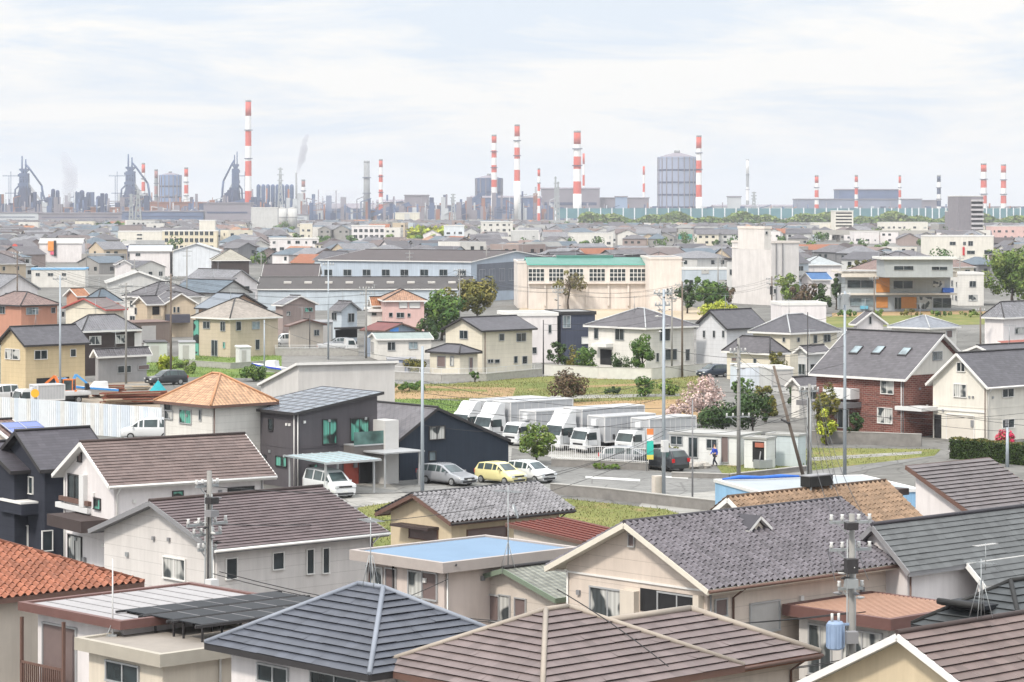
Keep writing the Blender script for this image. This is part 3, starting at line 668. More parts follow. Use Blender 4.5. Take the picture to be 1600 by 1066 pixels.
# blue flat roof house
h = House('flat_roof_house', 'cream house with a bright blue coated flat roof', 546, 692, 906, 880, 5.7, None, 'flat', wallm('pinkish cream render', WC(222, 204, 194)), plain('blue roof coating', RC(166, 206, 246), .7, .08, .4), th=43, trim=plain('taupe parapet', (.36, .32, .3), .6, .08), oh=.55)
h.wins([('l', 575, 887, 598, 920, 'c'), ('l', 640, 894, 660, 930, 'c')]); h.wins([('l', 604, 889, 619, 921, 's'), ('l', 662, 896, 683, 936, 's')])
h.gutter(TRIM_D, 'x', ((.02, .2),)); mb = MB(); mb.tube([(h.oh-.06, h.D-2.2, h.ze-.5), (h.oh-.06, h.D-2.2, .3)], .045, 5); h.part(mb, 'downpipe', TRIM_D)
B10 = h; h.clutter(12)
# small house with green tiles
h = House('gable_house', 'small cream gable house with pale green roof tiles', 706, 868, 965, 936, 4.4, 889, 'gx', W_BEIGE, roofm('pale green tiles', RC(172, 174, 162), 'ktex'), th=43, trim=plain('green trim paint', (.16, .2, .15), .6, .1), oh=.4)
h.wins([('l', 751, 930, 780, 968, 's'), ('l', 781, 931, 797, 970, 'c'), ('l', 806, 936, 822, 966, 's')])
mb = MB(); mb.tube([(h.oh-.06, h.D-.9, h.ze-.1), (h.oh-.06, h.D-1.3, h.ze-.6), (h.oh-.06, h.D-1.3, .3)], .05, 5); h.part(mb, 'downpipe', TRIM_D)
t = thing('roof_antenna', 'spindly antenna on the green tiled ridge before the blue roof', 'antenna', h.world(.3, h.D/2, h.zr+.1), .9)
mb = MB(); mb.tube([(0, 0, 0), (0, 0, 3.2)], .025, 5)
for a in range(4): mb.tube([(.4*math.cos(a*PI/2), .4*math.sin(a*PI/2), -.2), (0, 0, 1)], .012, 4)
mb.build('stand', STEEL, t); mb = MB()
for k in range(8): mb.bar((-.35, -.6+k*.17, 3.0), (.35, -.6+k*.17, 3.0), .018, .018)
mb.bar((0, -.65, 3), (0, .65, 3), .02, .02); mb.disc((.1, -.3, 2.2), (.6, -1, .4), .3, .05, 14); mb.build('aerial', STEEL, t)
# brown gable, white wall
h = House('gable_house', 'white house with a dark brown slate gable roof behind the left utility pole', 138, 334, 608, 859.5, 5.6, 784, 'gx', W_LGREY, RB2, RBE, 'fine', th=41.5, trim=TRIM_G, cap=RBE, oh=.5)
h.wins([('l', 257, 873, 290, 904, 'c'), ('r', 426, 864, 442, 889, 'd'), ('r', 479, 859, 489, 896, 'd'), ('r', 504, 857, 513, 895, 'd'), ('r', 353, 873, 369, 904, 'd')], TRIM_W)
mb = MB()
for u, z in ((241, 841), (265, 843)):
    mb = MB(); a, b = h.hit('l', u, z); mb.box(h.oh-.1, a-.08, b-.08, h.oh, a+.08, b+.08); h.part(mb, 'vent_cap', TRIM_G)
h.gutter(TRIM_W, 'r', ((.99, .2),)); h.clutter(13)
# white house brown roof
h = House('gable_house', 'white two storey house with chestnut roof and a recessed corner balcony', 81, 170, 432, 759.5, 5.8, 691.5, 'gx', W_WHITE, RB3, RBE, 'fine', th=33, trim=TRIM_W, cap=RBE, oh=.5)
h.wins([('l', 108, 743, 127, 779, 'd'), ('l', 148.5, 780, 157.5, 795, 'g'), ('r', 270, 768, 285, 780, 'g'), ('r', 357, 762, 395, 772, 'd'), ('l', 123, 708, 128, 721, 'v' if 0 else 's'), ('l', 108, 838, 128, 876, 'c')], TRIM_D)
h.pbox('balcony', 'l', 93, 789, 143, 797, .25, WHITE); h.pbox('balcony_rail', 'l', 97, 779, 143, 786, .2, TRIM_B); h.pbox('pillar', 'l', 130, 742, 137, 792, .25, WHITE)
h.pbox('canopy', 'l', 118, 806, 172, 824, 1.6, RBE); h.gutter(TRIM_W, 'r', ((.02, .2),))
h.clutter(14)
# navy house
h = House('navy_house', 'dark navy house with white framed windows and charcoal gable roof', -16, 63, 182, 735, 5.8, 674, 'gx', W_NAVY, roofm('charcoal slates', RC(98, 94, 104), 'slate'), th=36, trim=TRIM_D, oh=.5)
h.wins([('l', 1, 737, 21, 769, 'c'), ('l', 46, 746, 52, 771, 'd'), ('l', 35, 760, 41, 770, 'd'), ('l', 20, 820, 44, 856, 'c'), ('r', 66, 830, 81, 860, 'd'), ('l', 0, 817, 8, 849, 'c')], TRIM_W)
h.pbox('balcony', 'l', 24, 783, 60, 800, 1.0, W_NAVY); h.pbox('balcony_cap', 'l', 24, 780, 60, 783, 1.05, TRIM_W)
h2 = House('lower_gable', 'low charcoal gable of the navy house at the left edge', -70, 17, 60, 737, 5.6, 692, 'gx', W_NAVY, MATS['charcoal slates'], th=36, trim=TRIM_D, oh=.4)
h = House('tiled_house', 'brown roof with blue solar panels at the left edge by the metal fence', -60, 20, 60, 690, 5.0, 657, 'gx', W_CREAM, roofm('rosy brown tiles', RC(158, 128, 120), 'ktex'), th=36, trim=TRIM_W)
t = thing('rooftop_solar_array', 'blue solar panel on the brown roof at the left edge', 'solar panel', h.world(h.W*.25, h.D*.12, h.zroof(1, h.D*.12)+.1), h.a)
mb = MB(); sl = (h.zr-h.ze)/(h.D/2); mb.hexa([(0, 0, 0), (2.6, 0, 0), (2.6, 1.9, 1.9*sl), (0, 1.9, 1.9*sl), (0, 0, .06), (2.6, 0, .06), (2.6, 1.9, 1.9*sl+.06), (0, 1.9, 1.9*sl+.06)]); mb.build('cell_sheet', plain('blue solar cells', (.08, .12, .34), .2, .1, 1, .5), t)
fb = MB()
for a, b in (((0, 0), (2.6, 0)), ((0, 1.9), (2.6, 1.9)), ((0, 0), (0, 1.9)), ((2.6, 0), (2.6, 1.9)), ((1.3, 0), (1.3, 1.9)), ((0, .95), (2.6, .95))): fb.bar((a[0], a[1], a[1]*sl+.07), (b[0], b[1], b[1]*sl+.07), .04, .04)
fb.build('panel_frame', ALU, t)
# silver kawara
h = House('bungalow', 'low yellow beige house with silver grey pan tile roof', 586, 704, 898, 817, 3.4, 772.5, 'gx', wallm('yellow beige render', WC(224, 202, 162)), RKS, RKSE, 'kawara', th=43, trim=TRIM_B, cap=RKSE, oh=.6)
h.wins([('l', 641, 827, 684, 842, 's'), ('r', 730, 826, 790, 840, 's'), ('r', 830, 815, 862, 828, 's')], TRIM_B); h.pbox('awning', 'l', 627, 820, 686, 824, .8, RBE); h.gutter(TRIM_D, 'r', ((.99, .2),))
h = House('lean_to_shed', 'rust red seamed lean-to roof behind the blue flat roof', 790, 910, 1000, 846, 3.0, 818, 'sy', W_BEIGE, roofm('rust red sheet', RC(186, 92, 72), 'seam', .5), plain('red seam', (.1, .03, .025)), 'seam', th=43, trim=TRIM_B, oh=.3)
# tan kawara
h = House('tiled_house', 'house with tan brown pan tiles behind the grey pan tile roof', 1075, 1200, 1447, 846, 5.0, 778, 'gx', W_BEIGE, RKT, RKTE, 'kawara', th=42.5, trim=TRIM_W, cap=RKTE, oh=.5)
t = thing('solar_water_heater', 'black water tank on stilts on the tan tiled ridge', 'water tank', h.world(h.W*.55, h.D/2, h.zr), h.a)
mb = MB(); mb.box(-.8, -.3, .12, .8, .3, .6); b = mb.build('tank', BLACK, t); mb = MB(); mb.box(-.84, -.34, .6, .84, .34, .65); mb.build('tank_lid', TRIM_G, t)
for a in (-.7, .7):
    for c in (-.25, .25): mb = MB(); mb.bar((a, c, -.2), (a, c, .12), .06, .06); mb.build('leg', STEEL, t)
# brown shed roof, white wall
h = House('shed_roof_house', 'white walled house with a ribbed brown single slope roof', 1415, 1520, 1650, 804.5, 4.9, 728, 'sy', W_WHITE, roofm('grey brown tiles', RC(158, 148, 150), 'step'), RBE, 'step', th=42, trim=TRIM_B, oh=.35)
h.wins([('l', 1437, 806, 1446, 812, 'o'), ('l', 1455, 806, 1464, 813, 'o'), ('l', 1473, 808, 1482, 813, 'o')])
h.pbox('porch_roof', 'l', 1398, 762, 1420, 772, 1.2, RBE)
# slate gable right with a white wing
h = House('slate_house', 'house with blue grey slate roof at the right edge above the copper roof', 1305, 1420, 1660, 894.5, 5.7, 821, 'gx', W_WHITE, RSL, RKGE, 'fine', th=42.5, trim=TRIM_G, oh=.4)
h.clutter(3)
h = House('house_wing', 'lower white wing at the right edge continuing the blue grey slates', 1511, 1539, 1680, 916, 4.95, 881, 'sy', W_WHITE, RSL, RKGE, 'fine', th=42.5, trim=TRIM_W, oh=.3, ridge=False)
t = thing('roof_antenna', 'white comb shaped antenna lying above the blue grey slates', 'antenna', (G(1540, 866, 7.0)), .75)
mb = MB(); mb.tube([(0, 0, -.6), (0, 0, .4)], .018, 5); mb.build('stand', STEEL, t); mb = MB(); mb.bar((-.6, 0, .35), (.6, 0, .35), .025, .025)
for k in range(10): mb.bar((-.6+k*.13, -.15, .35), (-.6+k*.13, .15, .35), .012, .012)
mb.build('aerial', WHITE, t)
# ---------- middle distance: houses round the truck yard ----------
SL_G = roofm('grey slates', RC(122, 118, 124), 'slate'); SL_D = roofm('dark slates', RC(112, 110, 118), 'slate'); SL_B = roofm('brown slates', RC(140, 124, 122), 'slate')
KT_G = roofm('grey tiles', RC(138, 134, 140), 'ktex', .5); KT_L = roofm('pale grey tiles', RC(165, 165, 172), 'ktex', .5); KT_O = roofm('orange tiles', RC(226, 150, 100), 'ktex')
KT_P = roofm('salmon tiles', RC(222, 170, 136), 'ktex'); KT_R = roofm('red sheet roof', RC(178, 96, 92), 'seam'); KT_BR = roofm('rosy tiles', RC(176, 146, 138), 'ktex')
W_TAN = wallm('tan siding', WC(212, 190, 158), 'siding', .5); W_YSID = wallm('yellow siding', WC(216, 192, 142), 'siding', .45); W_BRK = wallm('red brick', (.17, .062, .05), 'brick')
W_CUBE = wallm('charcoal render', WC(94, 89, 95)); W_BARN = wallm('ink blue boards', WC(44, 56, 72), 'board', .35); W_WOOD = wallm('dark wood boards', WC(78, 66, 64), 'board', .3)
W_TERRA = wallm('terracotta render', WC(208, 140, 108)); W_PINK = wallm('pink render', WC(232, 186, 178)); W_PALEB = wallm('pale blue siding', WC(196, 210, 222), 'siding', .4)
W_OFFW = wallm('off white siding', WC(228, 224, 216), 'siding', .5); W_CR2 = wallm('cream siding', WC(230, 220, 196), 'siding', .5); W_BRN = wallm('brown grey render', WC(168, 148, 142)); W_SCH = wallm('school render', WC(234, 222, 212))
W_MILK = wallm('milk render', WC(236, 230, 216)); W_LG = wallm('light grey render', WC(206, 206, 204)); W_MG = wallm('mid grey render', WC(160, 160, 162))
DECK_G = plain('grey roof deck', (.24, .24, .24), .8, .12, .6); DECK_L = plain('pale roof deck', (.33, .33, .32), .8, .1, .6)
SOLAR = plain('roof solar sheet', (.10, .12, .15), .18, .08, .8, .6)
# charcoal house with single slope solar roof
h = House('shed_roof_house', 'charcoal rendered house with a single slope solar roof and green windows', 366, 460, 600, 645.5, 5.35, 612.5, 'sx', W_CUBE, SOLAR, th=38, trim=TRIM_D, oh=.35)
CUBE = h
mb = MB()
for k in range(1, 8):
    f = k/8; mb.bar((h.W*f, .2, h.zroof(h.W*f, 0)+.02), (h.W*f, h.D-.2, h.zroof(h.W*f, 0)+.02), .04, .02)
for k in range(1, 7): y = h.D*k/7; mb.bar((.2, y, h.zroof(.2, 0)+.02), (h.W-.2, y, h.zroof(h.W-.2, 0)+.02), .04, .02)
mb.build('panel_joint', TRIM_G, h.roof)
h.wins([('l', 420.5, 655, 427, 672, 'd'), ('l', 432, 714, 448, 728, 'g'), ('l', 409, 711, 416, 720, 'd'), ('r', 504.5, 656, 525, 693, 'g'), ('r', 548, 654, 575, 688, 'g'), ('r', 536, 720, 560, 757, 'D'), ('r', 483, 726, 495, 738, 'g'), ('r', 563, 722, 581, 757, 'o')], TRIM_D)
h.pbox('balcony', 'r', 537, 693, 592, 711, 1.3, plain('grey brown panel', (.13, .12, .115)))
u0, z0, u1, z1 = h.rect('r', 537, 672, 592, 693); mb = MB(); mb.box(u0, h.oh-1.3, z0, u1, h.oh-1.26, z1)
gg = glassm('balcony glass', (.07, .13, .12)); h.part(mb, 'balcony_glass', gg); h.pbox('balcony_rail', 'r', 537, 692, 592, 694, 1.34, ALU)
h.pbox('screen_wall', 'r', 583, 655, 604, 757, 1.5, plain('screen wall panel', (.5, .49, .48), .6, .05), n0=-.3)
h.pbox('porch_step', 'r', 560, 757, 600, 766, 1.6, plain('terracotta paving', (.34, .12, .07)))
t = thing('carport', 'aluminium carport with a pale blue clear roof over the white minivan', 'carport', h.world(-1.6, -6.2, 0), h.a)
mb = MB(); mb.hexa([(0, 0, 2.35), (4.6, 0, 2.35), (4.6, 5.1, 2.5), (0, 5.1, 2.5), (0, 0, 2.42), (4.6, 0, 2.42), (4.6, 5.1, 2.57), (0, 5.1, 2.57)]); r = mb.build('roof', plain('polycarbonate', (.34, .44, .47), .3, .06), t)
mb = MB()
for k in range(7): mb.bar((k*.76, 0, 2.44), (k*.76, 5.1, 2.59), .05, .05)
mb.bar((-.05, 0, 2.36), (4.65, 0, 2.36), .1, .14); mb.bar((-.05, 5.1, 2.5), (4.65, 5.1, 2.5), .1, .14); mb.build('roof_frame', ALU, r)
for x, y in ((.3, 4.8), (.3, .4), (4.3, .4), (4.3, 4.8)):
    mb = MB(); mb.box(x-.06, y-.06, 0, x+.06, y+.06, 2.36); mb.build('post', ALU, t)
t = thing('carport', 'small flat porch canopy on two thin posts beside the red door', 'canopy', h.world(5.2, -3.4, 0), h.a)
mb = MB(); mb.box(0, 0, 2.4, 3.6, 3.0, 2.5); mb.build('roof', ALU, t)
for x in (.3, 3.3): mb = MB(); mb.box(x-.05, .2, 0, x+.05, .3, 2.4); mb.build('post', ALU, t)
# ink blue barn
h = House('barn_house', 'ink blue boarded gable house beside the car park', 588, 624, 798, 687, 3.0, 637, 'gy', W_BARN, roofm('diamond shingles', RC(140, 136, 142), 'diamond'), th=40, trim=TRIM_D, oh=.12, yr=.34, D=8.5, ze2=2.4)
h.wins([('r', 671, 667, 694, 686, 'c'), ('r', 670.5, 706, 680, 719, 'b')], TRIM_D)
# tan hip
h = House('hip_roof_house', 'pale house under a tan orange hip roof beside the metal fence', 240, 329, 436, 634.6, 5.8, 584, 'hip', W_OFFW, KT_T if 0 else roofm('tan orange tiles', RC(250, 196, 150), 'ktex'), th=42, trim=TRIM_B, cap=plain('tan cap', (.42, .22, .12)), oh=.55)
h.wins([('l', 281.5, 641, 299, 661, 'g'), ('l', 312, 641, 315, 656, 'd'), ('l', 258, 631, 268, 641, 'd'), ('l', 258, 642, 270, 654, 'c')])
CL = [h]
# big plain wall
h = House('shed_roof_house', 'tall plain beige wall under a thin white sloping roof edge', 402, 463, 623, 567.5, 7.4, 600, 'sy', wallm('bare beige render', WC(212, 208, 204)), DECK_L, th=22, trim=TRIM_W, oh=.25, W=None)
# prefab huts of the haulage yard
h = House('prefab_hut', 'long white prefabricated site hut with a pale flat roof', 1043, 1152, 1192, 680.5, 2.35, None, 'flat', wallm('white panel', WC(226, 228, 226), 'panel', .9), DECK_L, th=58, trim=DECK_L, oh=.12, ph=.16)
h.wins([('l', 1049, 682, 1066, 694, 'd'), ('l', 1077, 684, 1090, 714, 'd'), ('l', 1105, 687, 1120, 700, 'd'), ('l', 1128, 682, 1138, 722, 's')])
h2 = House('prefab_hut', 'small pale blue prefabricated hut next to the leaning dark pole', 1196, 1248, 1262, 679, 2.5, None, 'flat', wallm('pale blue panel', WC(200, 214, 220), 'panel', .9), DECK_L, th=58, trim=DECK_L, oh=.1, ph=.16)
h2.win('l', 1200, 684, 1212, 716, 'o')
h3 = House('prefab_hut', 'white open fronted hut with red boxes between the two prefabricated huts', 1160, 1198, 1214, 684, 2.4, None, 'flat', MATS['white panel'], DECK_L, th=58, trim=DECK_L, oh=.1, ph=.16)
h3.win('l', 1176, 690, 1194, 722, 'o'); h3.pbox('shelf_box', 'l', 1181, 692, 1194, 699, .15, plain('red crates', (.36, .12, .08)))
# low white sheet roofs and blue screens beyond the tan roof
h = House('low_shed', 'low shed with white sheet roof and blue screens behind the tan roof', 1152, 1196, 1440, 771, 2.6, None, 'flat', wallm('blue sheet screen', WC(130, 190, 236), 'board', .3), plain('white sheet deck', (.32, .35, .37), .6, .1, .5), th=16, trim=WHITE, oh=.08, D=9, ph=.2)
t = thing('tarpaulin', 'crumpled blue tarpaulin rolled on the edge of the low white shed', 'tarpaulin', h.world(.3, h.D-.8, h.ze), h.a)
mb = MB(); mb.tube([(0, 0, .05), (1.2, .2, .12), (2.6, -.1, .1), (4, .2, .12), (5.6, 0, .08)], [.05, .13, .1, .12, .05], 7); mb.build('tarpaulin_sheet', plain('blue tarpaulin', (.03, .13, .5), .5, .2, 3), t)
# red brick house
h = House('brick_house', 'red brick house with grey slate roof and three skylights', 1263, 1415, 1535, 593.5, 5.0, 522, 'gy', W_BRK, SL_G, th=42, trim=TRIM_W, oh=.5)
BRICK = h; h.clutter(21)
h.wins([('l', 1377, 596, 1396, 615, 'c'), ('l', 1372, 638, 1394, 661, 'c'), ('l', 1310, 640, 1326, 668, 'd')], TRIM_W)
for x0, y0, x1, y1 in ((1329, 544, 1346, 554), (1365, 545, 1380, 556), (1404, 545, 1423, 557)):
    # find the spot of the left roof slope that shows there
    d = Vector((((x0+x1)/2-800)/F, 1, -((y0+y1)/2-HZ)/F)); o = Vector((0, 0, H)); best = None
    for k in range(400):
        P = o+d*(200+k*.25); q = P-h.o; lx = q.x*h.c+q.y*h.s; ly = -q.x*h.s+q.y*h.c
        if 0 < lx < h.W/2 and P.z < h.zroof(lx, ly): best = (lx, ly); break
    if best:
        lx, ly = best; sl = (h.zr-h.ze)/(h.W/2); mb = MB()
        def sk(a, b, u, n): z = h.zroof(lx+a, ly); return (lx+a, ly+b, z+n)
        mb.hexa([sk(-.45, .5, 0, .0), sk(-.45, -.5, 0, 0), sk(.45, -.5, 0, 0), sk(.45, .5, 0, 0), sk(-.45, .5, 0, .12), sk(-.45, -.5, 0, .12), sk(.45, -.5, 0, .12), sk(.45, .5, 0, .12)])
        f = mb.build('skylight', TRIM_D, h.roof); mb = MB(); mb.face([sk(-.38, .42, 0, .13), sk(-.38, -.42, 0, .13), sk(.38, -.42, 0, .13), sk(.38, .42, 0, .13)]); mb.build('skylight_pane', G_BLU, h.root)
h.pbox('porch_roof', 'l', 1268, 626, 1346, 634, 2.0, plain('porch slate', (.16, .155, .16), .6)); h.pbox('balcony', 'l', 1300, 606, 1343, 622, 1.2, WHITE)
u, z = h.hit('l', 1409, 620); mb = MB(); mb.tube([(h.oh-.06, u, 5.0), (h.oh-.06, u, .2)], .05, 5); h.part(mb, 'downpipe', WHITE)
mb = MB(); y0 = h.oh; mb.face([(h.oh+.6, y0-.03, 5.3), (h.W-h.oh-.6, y0-.03, 5.3), (h.W/2, y0-.03, h.zr-.6)]); h.part(mb, 'gable_cladding', W_MILK); h.win('r', 1457, 550, 1471, 562, 'b')
# cream house
h = House('gable_house', 'cream house with steep gable, garage door and trimmed hedge in front', 1446, 1543, 1660, 606, 4.6, 552, 'gx', W_MILK, SL_D, th=42, trim=TRIM_W, oh=.45)
h.wins([('l', 1496, 567, 1508, 580, 'd'), ('l', 1491, 601, 1510, 620, 'c'), ('l', 1480, 649, 1522, 694, 'C'), ('r', 1566, 608, 1583, 620, 'd'), ('r', 1566, 656, 1584, 668, 'd'), ('l', 1460, 648, 1471, 690, 'o')], TRIM_W)
h.pbox('canopy', 'l', 1424, 634, 1466, 640, 2.2, WHITE); h.gutter(TRIM_W, 'r', ((.02, .2),))
h.pbox('band', 'l', 1450, 640, 1540, 642.5, .08, TRIM_W); h.clutter(22); CUBE.clutter(23); CL[0].clutter(24)

# ---------- rows of houses beyond ----------
SPEC = []
def Q(name, label, xl, xf, xr, yf, ze, top, roof, wall, rm, wins=(), **k):
    au = k.pop('auto', None); fr = k.pop('frame', None); rows = k.pop('rows', None)
    h = House(name, label, xl, xf, xr, yf, ze, top, roof, wall, rm, **k)
    if wins: h.wins(wins, fr)
    if au is not None: h.auto(au, rows, frame=fr)
    if roof != 'flat' and name in ('house', 'bungalow') and int(xf) % 3: h.antenna(h.W*.4, h.D*.52, 1.9)
    return h
Q('house', 'yellow sided house with a dark blue grey gable roof at the left edge', -8, 38, 142, 540, 5.2, 511, 'gx', W_YSID, SL_D, [('r', 54, 548, 73, 561, 'd'), ('r', 110, 546, 118, 557, 'd'), ('l', 9, 546, 31, 561, 'c'), ('r', 57, 590, 108, 599, 'o')], trim=TRIM_D, frame=TRIM_W)
h = Q('house', 'dark timber house with a grey tiled hip roof beside the yellow house', 96, 128, 222, 518, 5.2, 492, 'hip', W_WOOD, KT_L, [('r', 140, 526, 157, 538, 'c'), ('r', 181, 524, 196, 536, 'c')], th=40, frame=TRIM_W)
h.pbox('white_wall', 'r', 210, 520, 221, 545, .05, W_WHITE)
Q('bungalow', 'grey walled low annex with curved grey tiles before the timber house', 140, 152, 238, 558, 3.0, 546, 'gx', W_MG, KT_G, [('r', 184, 572, 204, 582, 'd'), ('r', 216, 571, 232, 577, 's')])
Q('house', 'terracotta house with a rosy hip roof at the left edge', -30, 32, 96, 477.5, 5, 456, 'hip', W_TERRA, KT_BR, [('r', 41, 481, 59, 491, 'b'), ('r', 80, 481, 86, 489, 'd'), ('l', 0, 479, 8, 490, 'd')], trim=TRIM_D)
Q('house', 'house with bright orange roof behind the cream gable', 98, 120, 142, 463, 5, 451, 'gx', W_TERRA, KT_O)
Q('house', 'orange banded house with a slate blue hip roof', 126, 152, 193, 472, 5, 451, 'hip', wallm('orange render', WC(226, 168, 108)), roofm('slate blue tiles', RC(120, 138, 154), 'slate'), auto=2)
Q('house', 'cream gable with thin red bargeboards beside the terracotta house', 96, 165, 200, 484, 4.7, 466, 'gx', W_CR2, SL_B, [('l', 97, 487, 101, 495, 'd')], trim=plain('red trim paint', (.4, .09, .08)))
h = Q('house', 'tan house with wide gable and low porch beside the two poles', 236, 256, 311, 475, 5, 458, 'gy', W_TAN, SL_G, [('r', 271, 480, 274, 488, 'd'), ('r', 277, 480, 280, 488, 'd')], th=15)
h.pbox('porch_roof', 'r', 258, 491, 295, 504, 1.4, plain('porch slate dark', (.07, .07, .09)))
h = Q('house', 'tan house with small gable and a corner balcony left of the wide gable', 205, 229, 258, 476, 5, 463, 'gx', W_TAN, SL_G, [('r', 238, 479, 249, 492, 'o'), ('l', 211, 481, 214, 491, 'd'), ('r', 237, 510, 247, 529, 'd')])
h.pbox('balcony', 'r', 236, 494, 251, 503, .5, W_TAN)
BEI = wallm('sand siding', WC(206, 188, 160), 'siding', .5)
h = Q('house', 'large sand coloured house with a pale beige hip roof', 298, 359, 442, 498, 5.1, 466, 'hip', BEI, roofm('pale beige tiles', RC(200, 188, 176), 'slate'), [('l', 318, 503, 328, 513, 'd'), ('l', 345, 503, 352, 517, 'd'), ('r', 369, 503, 376, 516, 'd'), ('r', 394, 503, 405, 514, 'b'), ('l', 331, 532, 340, 556, 'd'), ('l', 349, 535, 352, 544, 'g'), ('r', 399, 531, 405, 546, 'd')])
h.pbox('corner_window', 'l', 303, 500, 311, 556, .12, G_GRN)
Q('house_upper_gable', 'upper gable with solar roof rising from the large sand coloured house', 303, 345, 418, 483, 6.0, 459, 'gy', wallm('peach siding', WC(216, 176, 144), 'siding', .5), SOLAR, trim=TRIM_D)
Q('house', 'brown walled gable house with grey pan tiles near the blue sign', 424, 441, 499, 477, 5, 462, 'gy', W_BRN, KT_L, [('r', 476, 481, 488, 487, 'g'), ('r', 448, 487, 453, 493, 'c')])
Q('bungalow', 'cream low gable building with a brown barge near the blue sign', 444, 452, 512, 509, 3, 499, 'gy', W_CREAM, KT_BR, [('r', 491, 516, 498, 524, 'd')], trim=TRIM_B)
h = Q('house', 'pale blue gabled house with a dark carport beneath', 513, 533, 565, 485, 5.2, 471, 'gy', W_PALEB, KT_G, [('r', 544, 490, 553, 503, 'd'), ('l', 519, 489, 526, 500, 'd')], trim=TRIM_G)
h.pbox('carport_roof', 'r', 522, 511, 560, 514, 1.5, TRIM_D); h.pbox('opening', 'r', 524, 515, 558, 528, .03, OPEN)
Q('apartment_house', 'pink walled house with a salmon hip roof', 560, 598, 668, 470, 6, 452, 'hip', W_PINK, KT_P, [('r', 608, 489, 613, 495, 'd'), ('r', 620, 489, 631, 496, 'd'), ('r', 637, 490, 641, 495, 'd'), ('r', 624, 472, 636, 481, 'w'), ('r', 640, 473, 656, 481, 'w')], th=8, D=10)
Q('house', 'flat white house left of the pink walled house', 570, 576, 606, 483, 4.6, None, 'flat', W_OFFW, DECK_L, [('r', 581, 489, 588, 493, 'd')], th=8, D=8)
Q('house', 'small orange roofed house tucked behind the pink walled house', 574, 580, 600, 478, 5.0, 464, 'gx', W_CREAM, KT_O, th=20)
h = Q('workshop', 'workshop with red sheet roof and blue gable sign', 562, 601, 656, 517, 3.5, 505, 'gy', wallm('blue grey sheet', WC(150, 166, 188), 'board', .4), KT_R, trim=TRIM_B)
h.pbox('sign_board', 'r', 609, 512, 622, 519, .1, plain('sky blue sign', (.1, .3, .75)))
h = Q('prefab_hut', 'mint white prefabricated office below the red roofed workshop', 577, 588, 678, 530, 2.7, 520, 'gx', W_OFFW, roofm('mint sheet', RC(206, 224, 220), 'seam'), [('r', 606, 535, 617, 547, 'd'), ('r', 639, 535, 652, 545, 'b'), ('l', 580, 535, 584, 550, 'k')], th=12, D=7, oh=.3)
h = Q('house', 'cream gable house with dark slate roof beside the field lane', 688, 753, 840, 517, 5.3, 496.5, 'gx', W_CR2, SL_D, [('l', 719, 517, 731, 529, 'd'), ('r', 780, 522, 787, 532, 'd'), ('r', 807, 521, 821, 533, 'd'), ('r', 762, 562, 770, 567, 'd'), ('r', 773, 562, 780, 567, 'd'), ('r', 803, 557, 808, 567, 'd'), ('r', 816, 557, 823, 568, 'd')], trim=TRIM_D)
u, z = h.hit('r', 757.5, 550); mb = MB(); mb.tube([(u, h.oh-.06, 5.2), (u, h.oh-.06, .2)], .05, 5); h.part(mb, 'downpipe', TRIM_B)
Q('house_annex', 'low cream annex with a dark hip roof before the cream gable house', 664, 718, 754, 552, 3.0, 538, 'hip', W_CR2, SL_D, [('l', 684, 557, 696, 573, 's'), ('l', 704, 557, 709, 571, 'c'), ('r', 733, 559, 738, 585, 's')], trim=TRIM_D, oh=.4)
h = Q('house', 'large white house with grey hip roof behind a long garden wall', 911, 1009, 1092, 513, 5.3, 482, 'hip', W_OFFW, SL_G, [('l', 929, 513, 935, 529, 'd'), ('l', 962, 514, 975, 531, 'd'), ('r', 1031, 514, 1046, 532, 'd'), ('r', 1039, 546, 1057, 562, 'd'), ('r', 1025, 552, 1029, 565, 'd'), ('r', 1071, 546, 1077, 563, 'd'), ('l', 938, 546, 956, 570, 'o')], cap=ALU)
h.pbox('canopy', 'l', 935, 536, 958, 542, 1.2, TRIM_W)
Q('house', 'white gable house with three narrow slit windows', 1080, 1136, 1202, 514, 5, 485, 'gx', wallm('cool white siding', WC(222, 224, 230), 'siding', .5), SL_D, [('l', 1099, 517, 1102, 527, 'd'), ('l', 1114.5, 517, 1117.5, 527, 'd'), ('l', 1129, 517, 1132, 527, 'd')], trim=TRIM_D)
Q('house', 'white cube house beside the navy cube house', 786, 800, 873, 489, 6.3, None, 'flat', W_WHITE, DECK_L, [('r', 857, 508, 861, 520, 'd'), ('r', 832, 543, 838, 552, 'd')], th=14, D=8, oh=.15)
Q('house', 'navy blue cube house with a white garage strip', 868, 876, 932, 487, 6.4, None, 'flat', wallm('deep navy board', WC(70, 78, 100), 'board', .4), DECK_G, [('r', 880, 494, 891, 512, 'b'), ('r', 909, 527, 928, 537, 'w')], th=14, D=8, oh=.15, trim=TRIM_D)
Q('house', 'white house with grey hip roof and pale hip line behind the small cream hip house', 1168, 1235, 1316, 521, 5, 491, 'hip', W_CR2, SL_D, [('l', 1223.5, 528, 1227, 534, 'd'), ('r', 1245.5, 528, 1249, 534, 'd'), ('r', 1271, 524, 1276, 536, 'd'), ('r', 1287, 523, 1297, 534, 'd')], cap=ALU)
Q('bungalow', 'small cream house with grey pointed hip roof above the white garages', 1127, 1203, 1236, 553, 3.2, 526, 'hip', W_CR2, SL_G, [('l', 1144, 559, 1151, 564, 's'), ('l', 1178, 561, 1182, 570, 'd')], th=40)
Q('garage', 'white sliding door garage below the small cream house', 1148, 1156, 1200, 572, 2.6, None, 'flat', wallm('bluish white sheet', WC(216, 226, 240), 'board', .6), DECK_L, th=8, D=5, oh=.05, ph=.18)
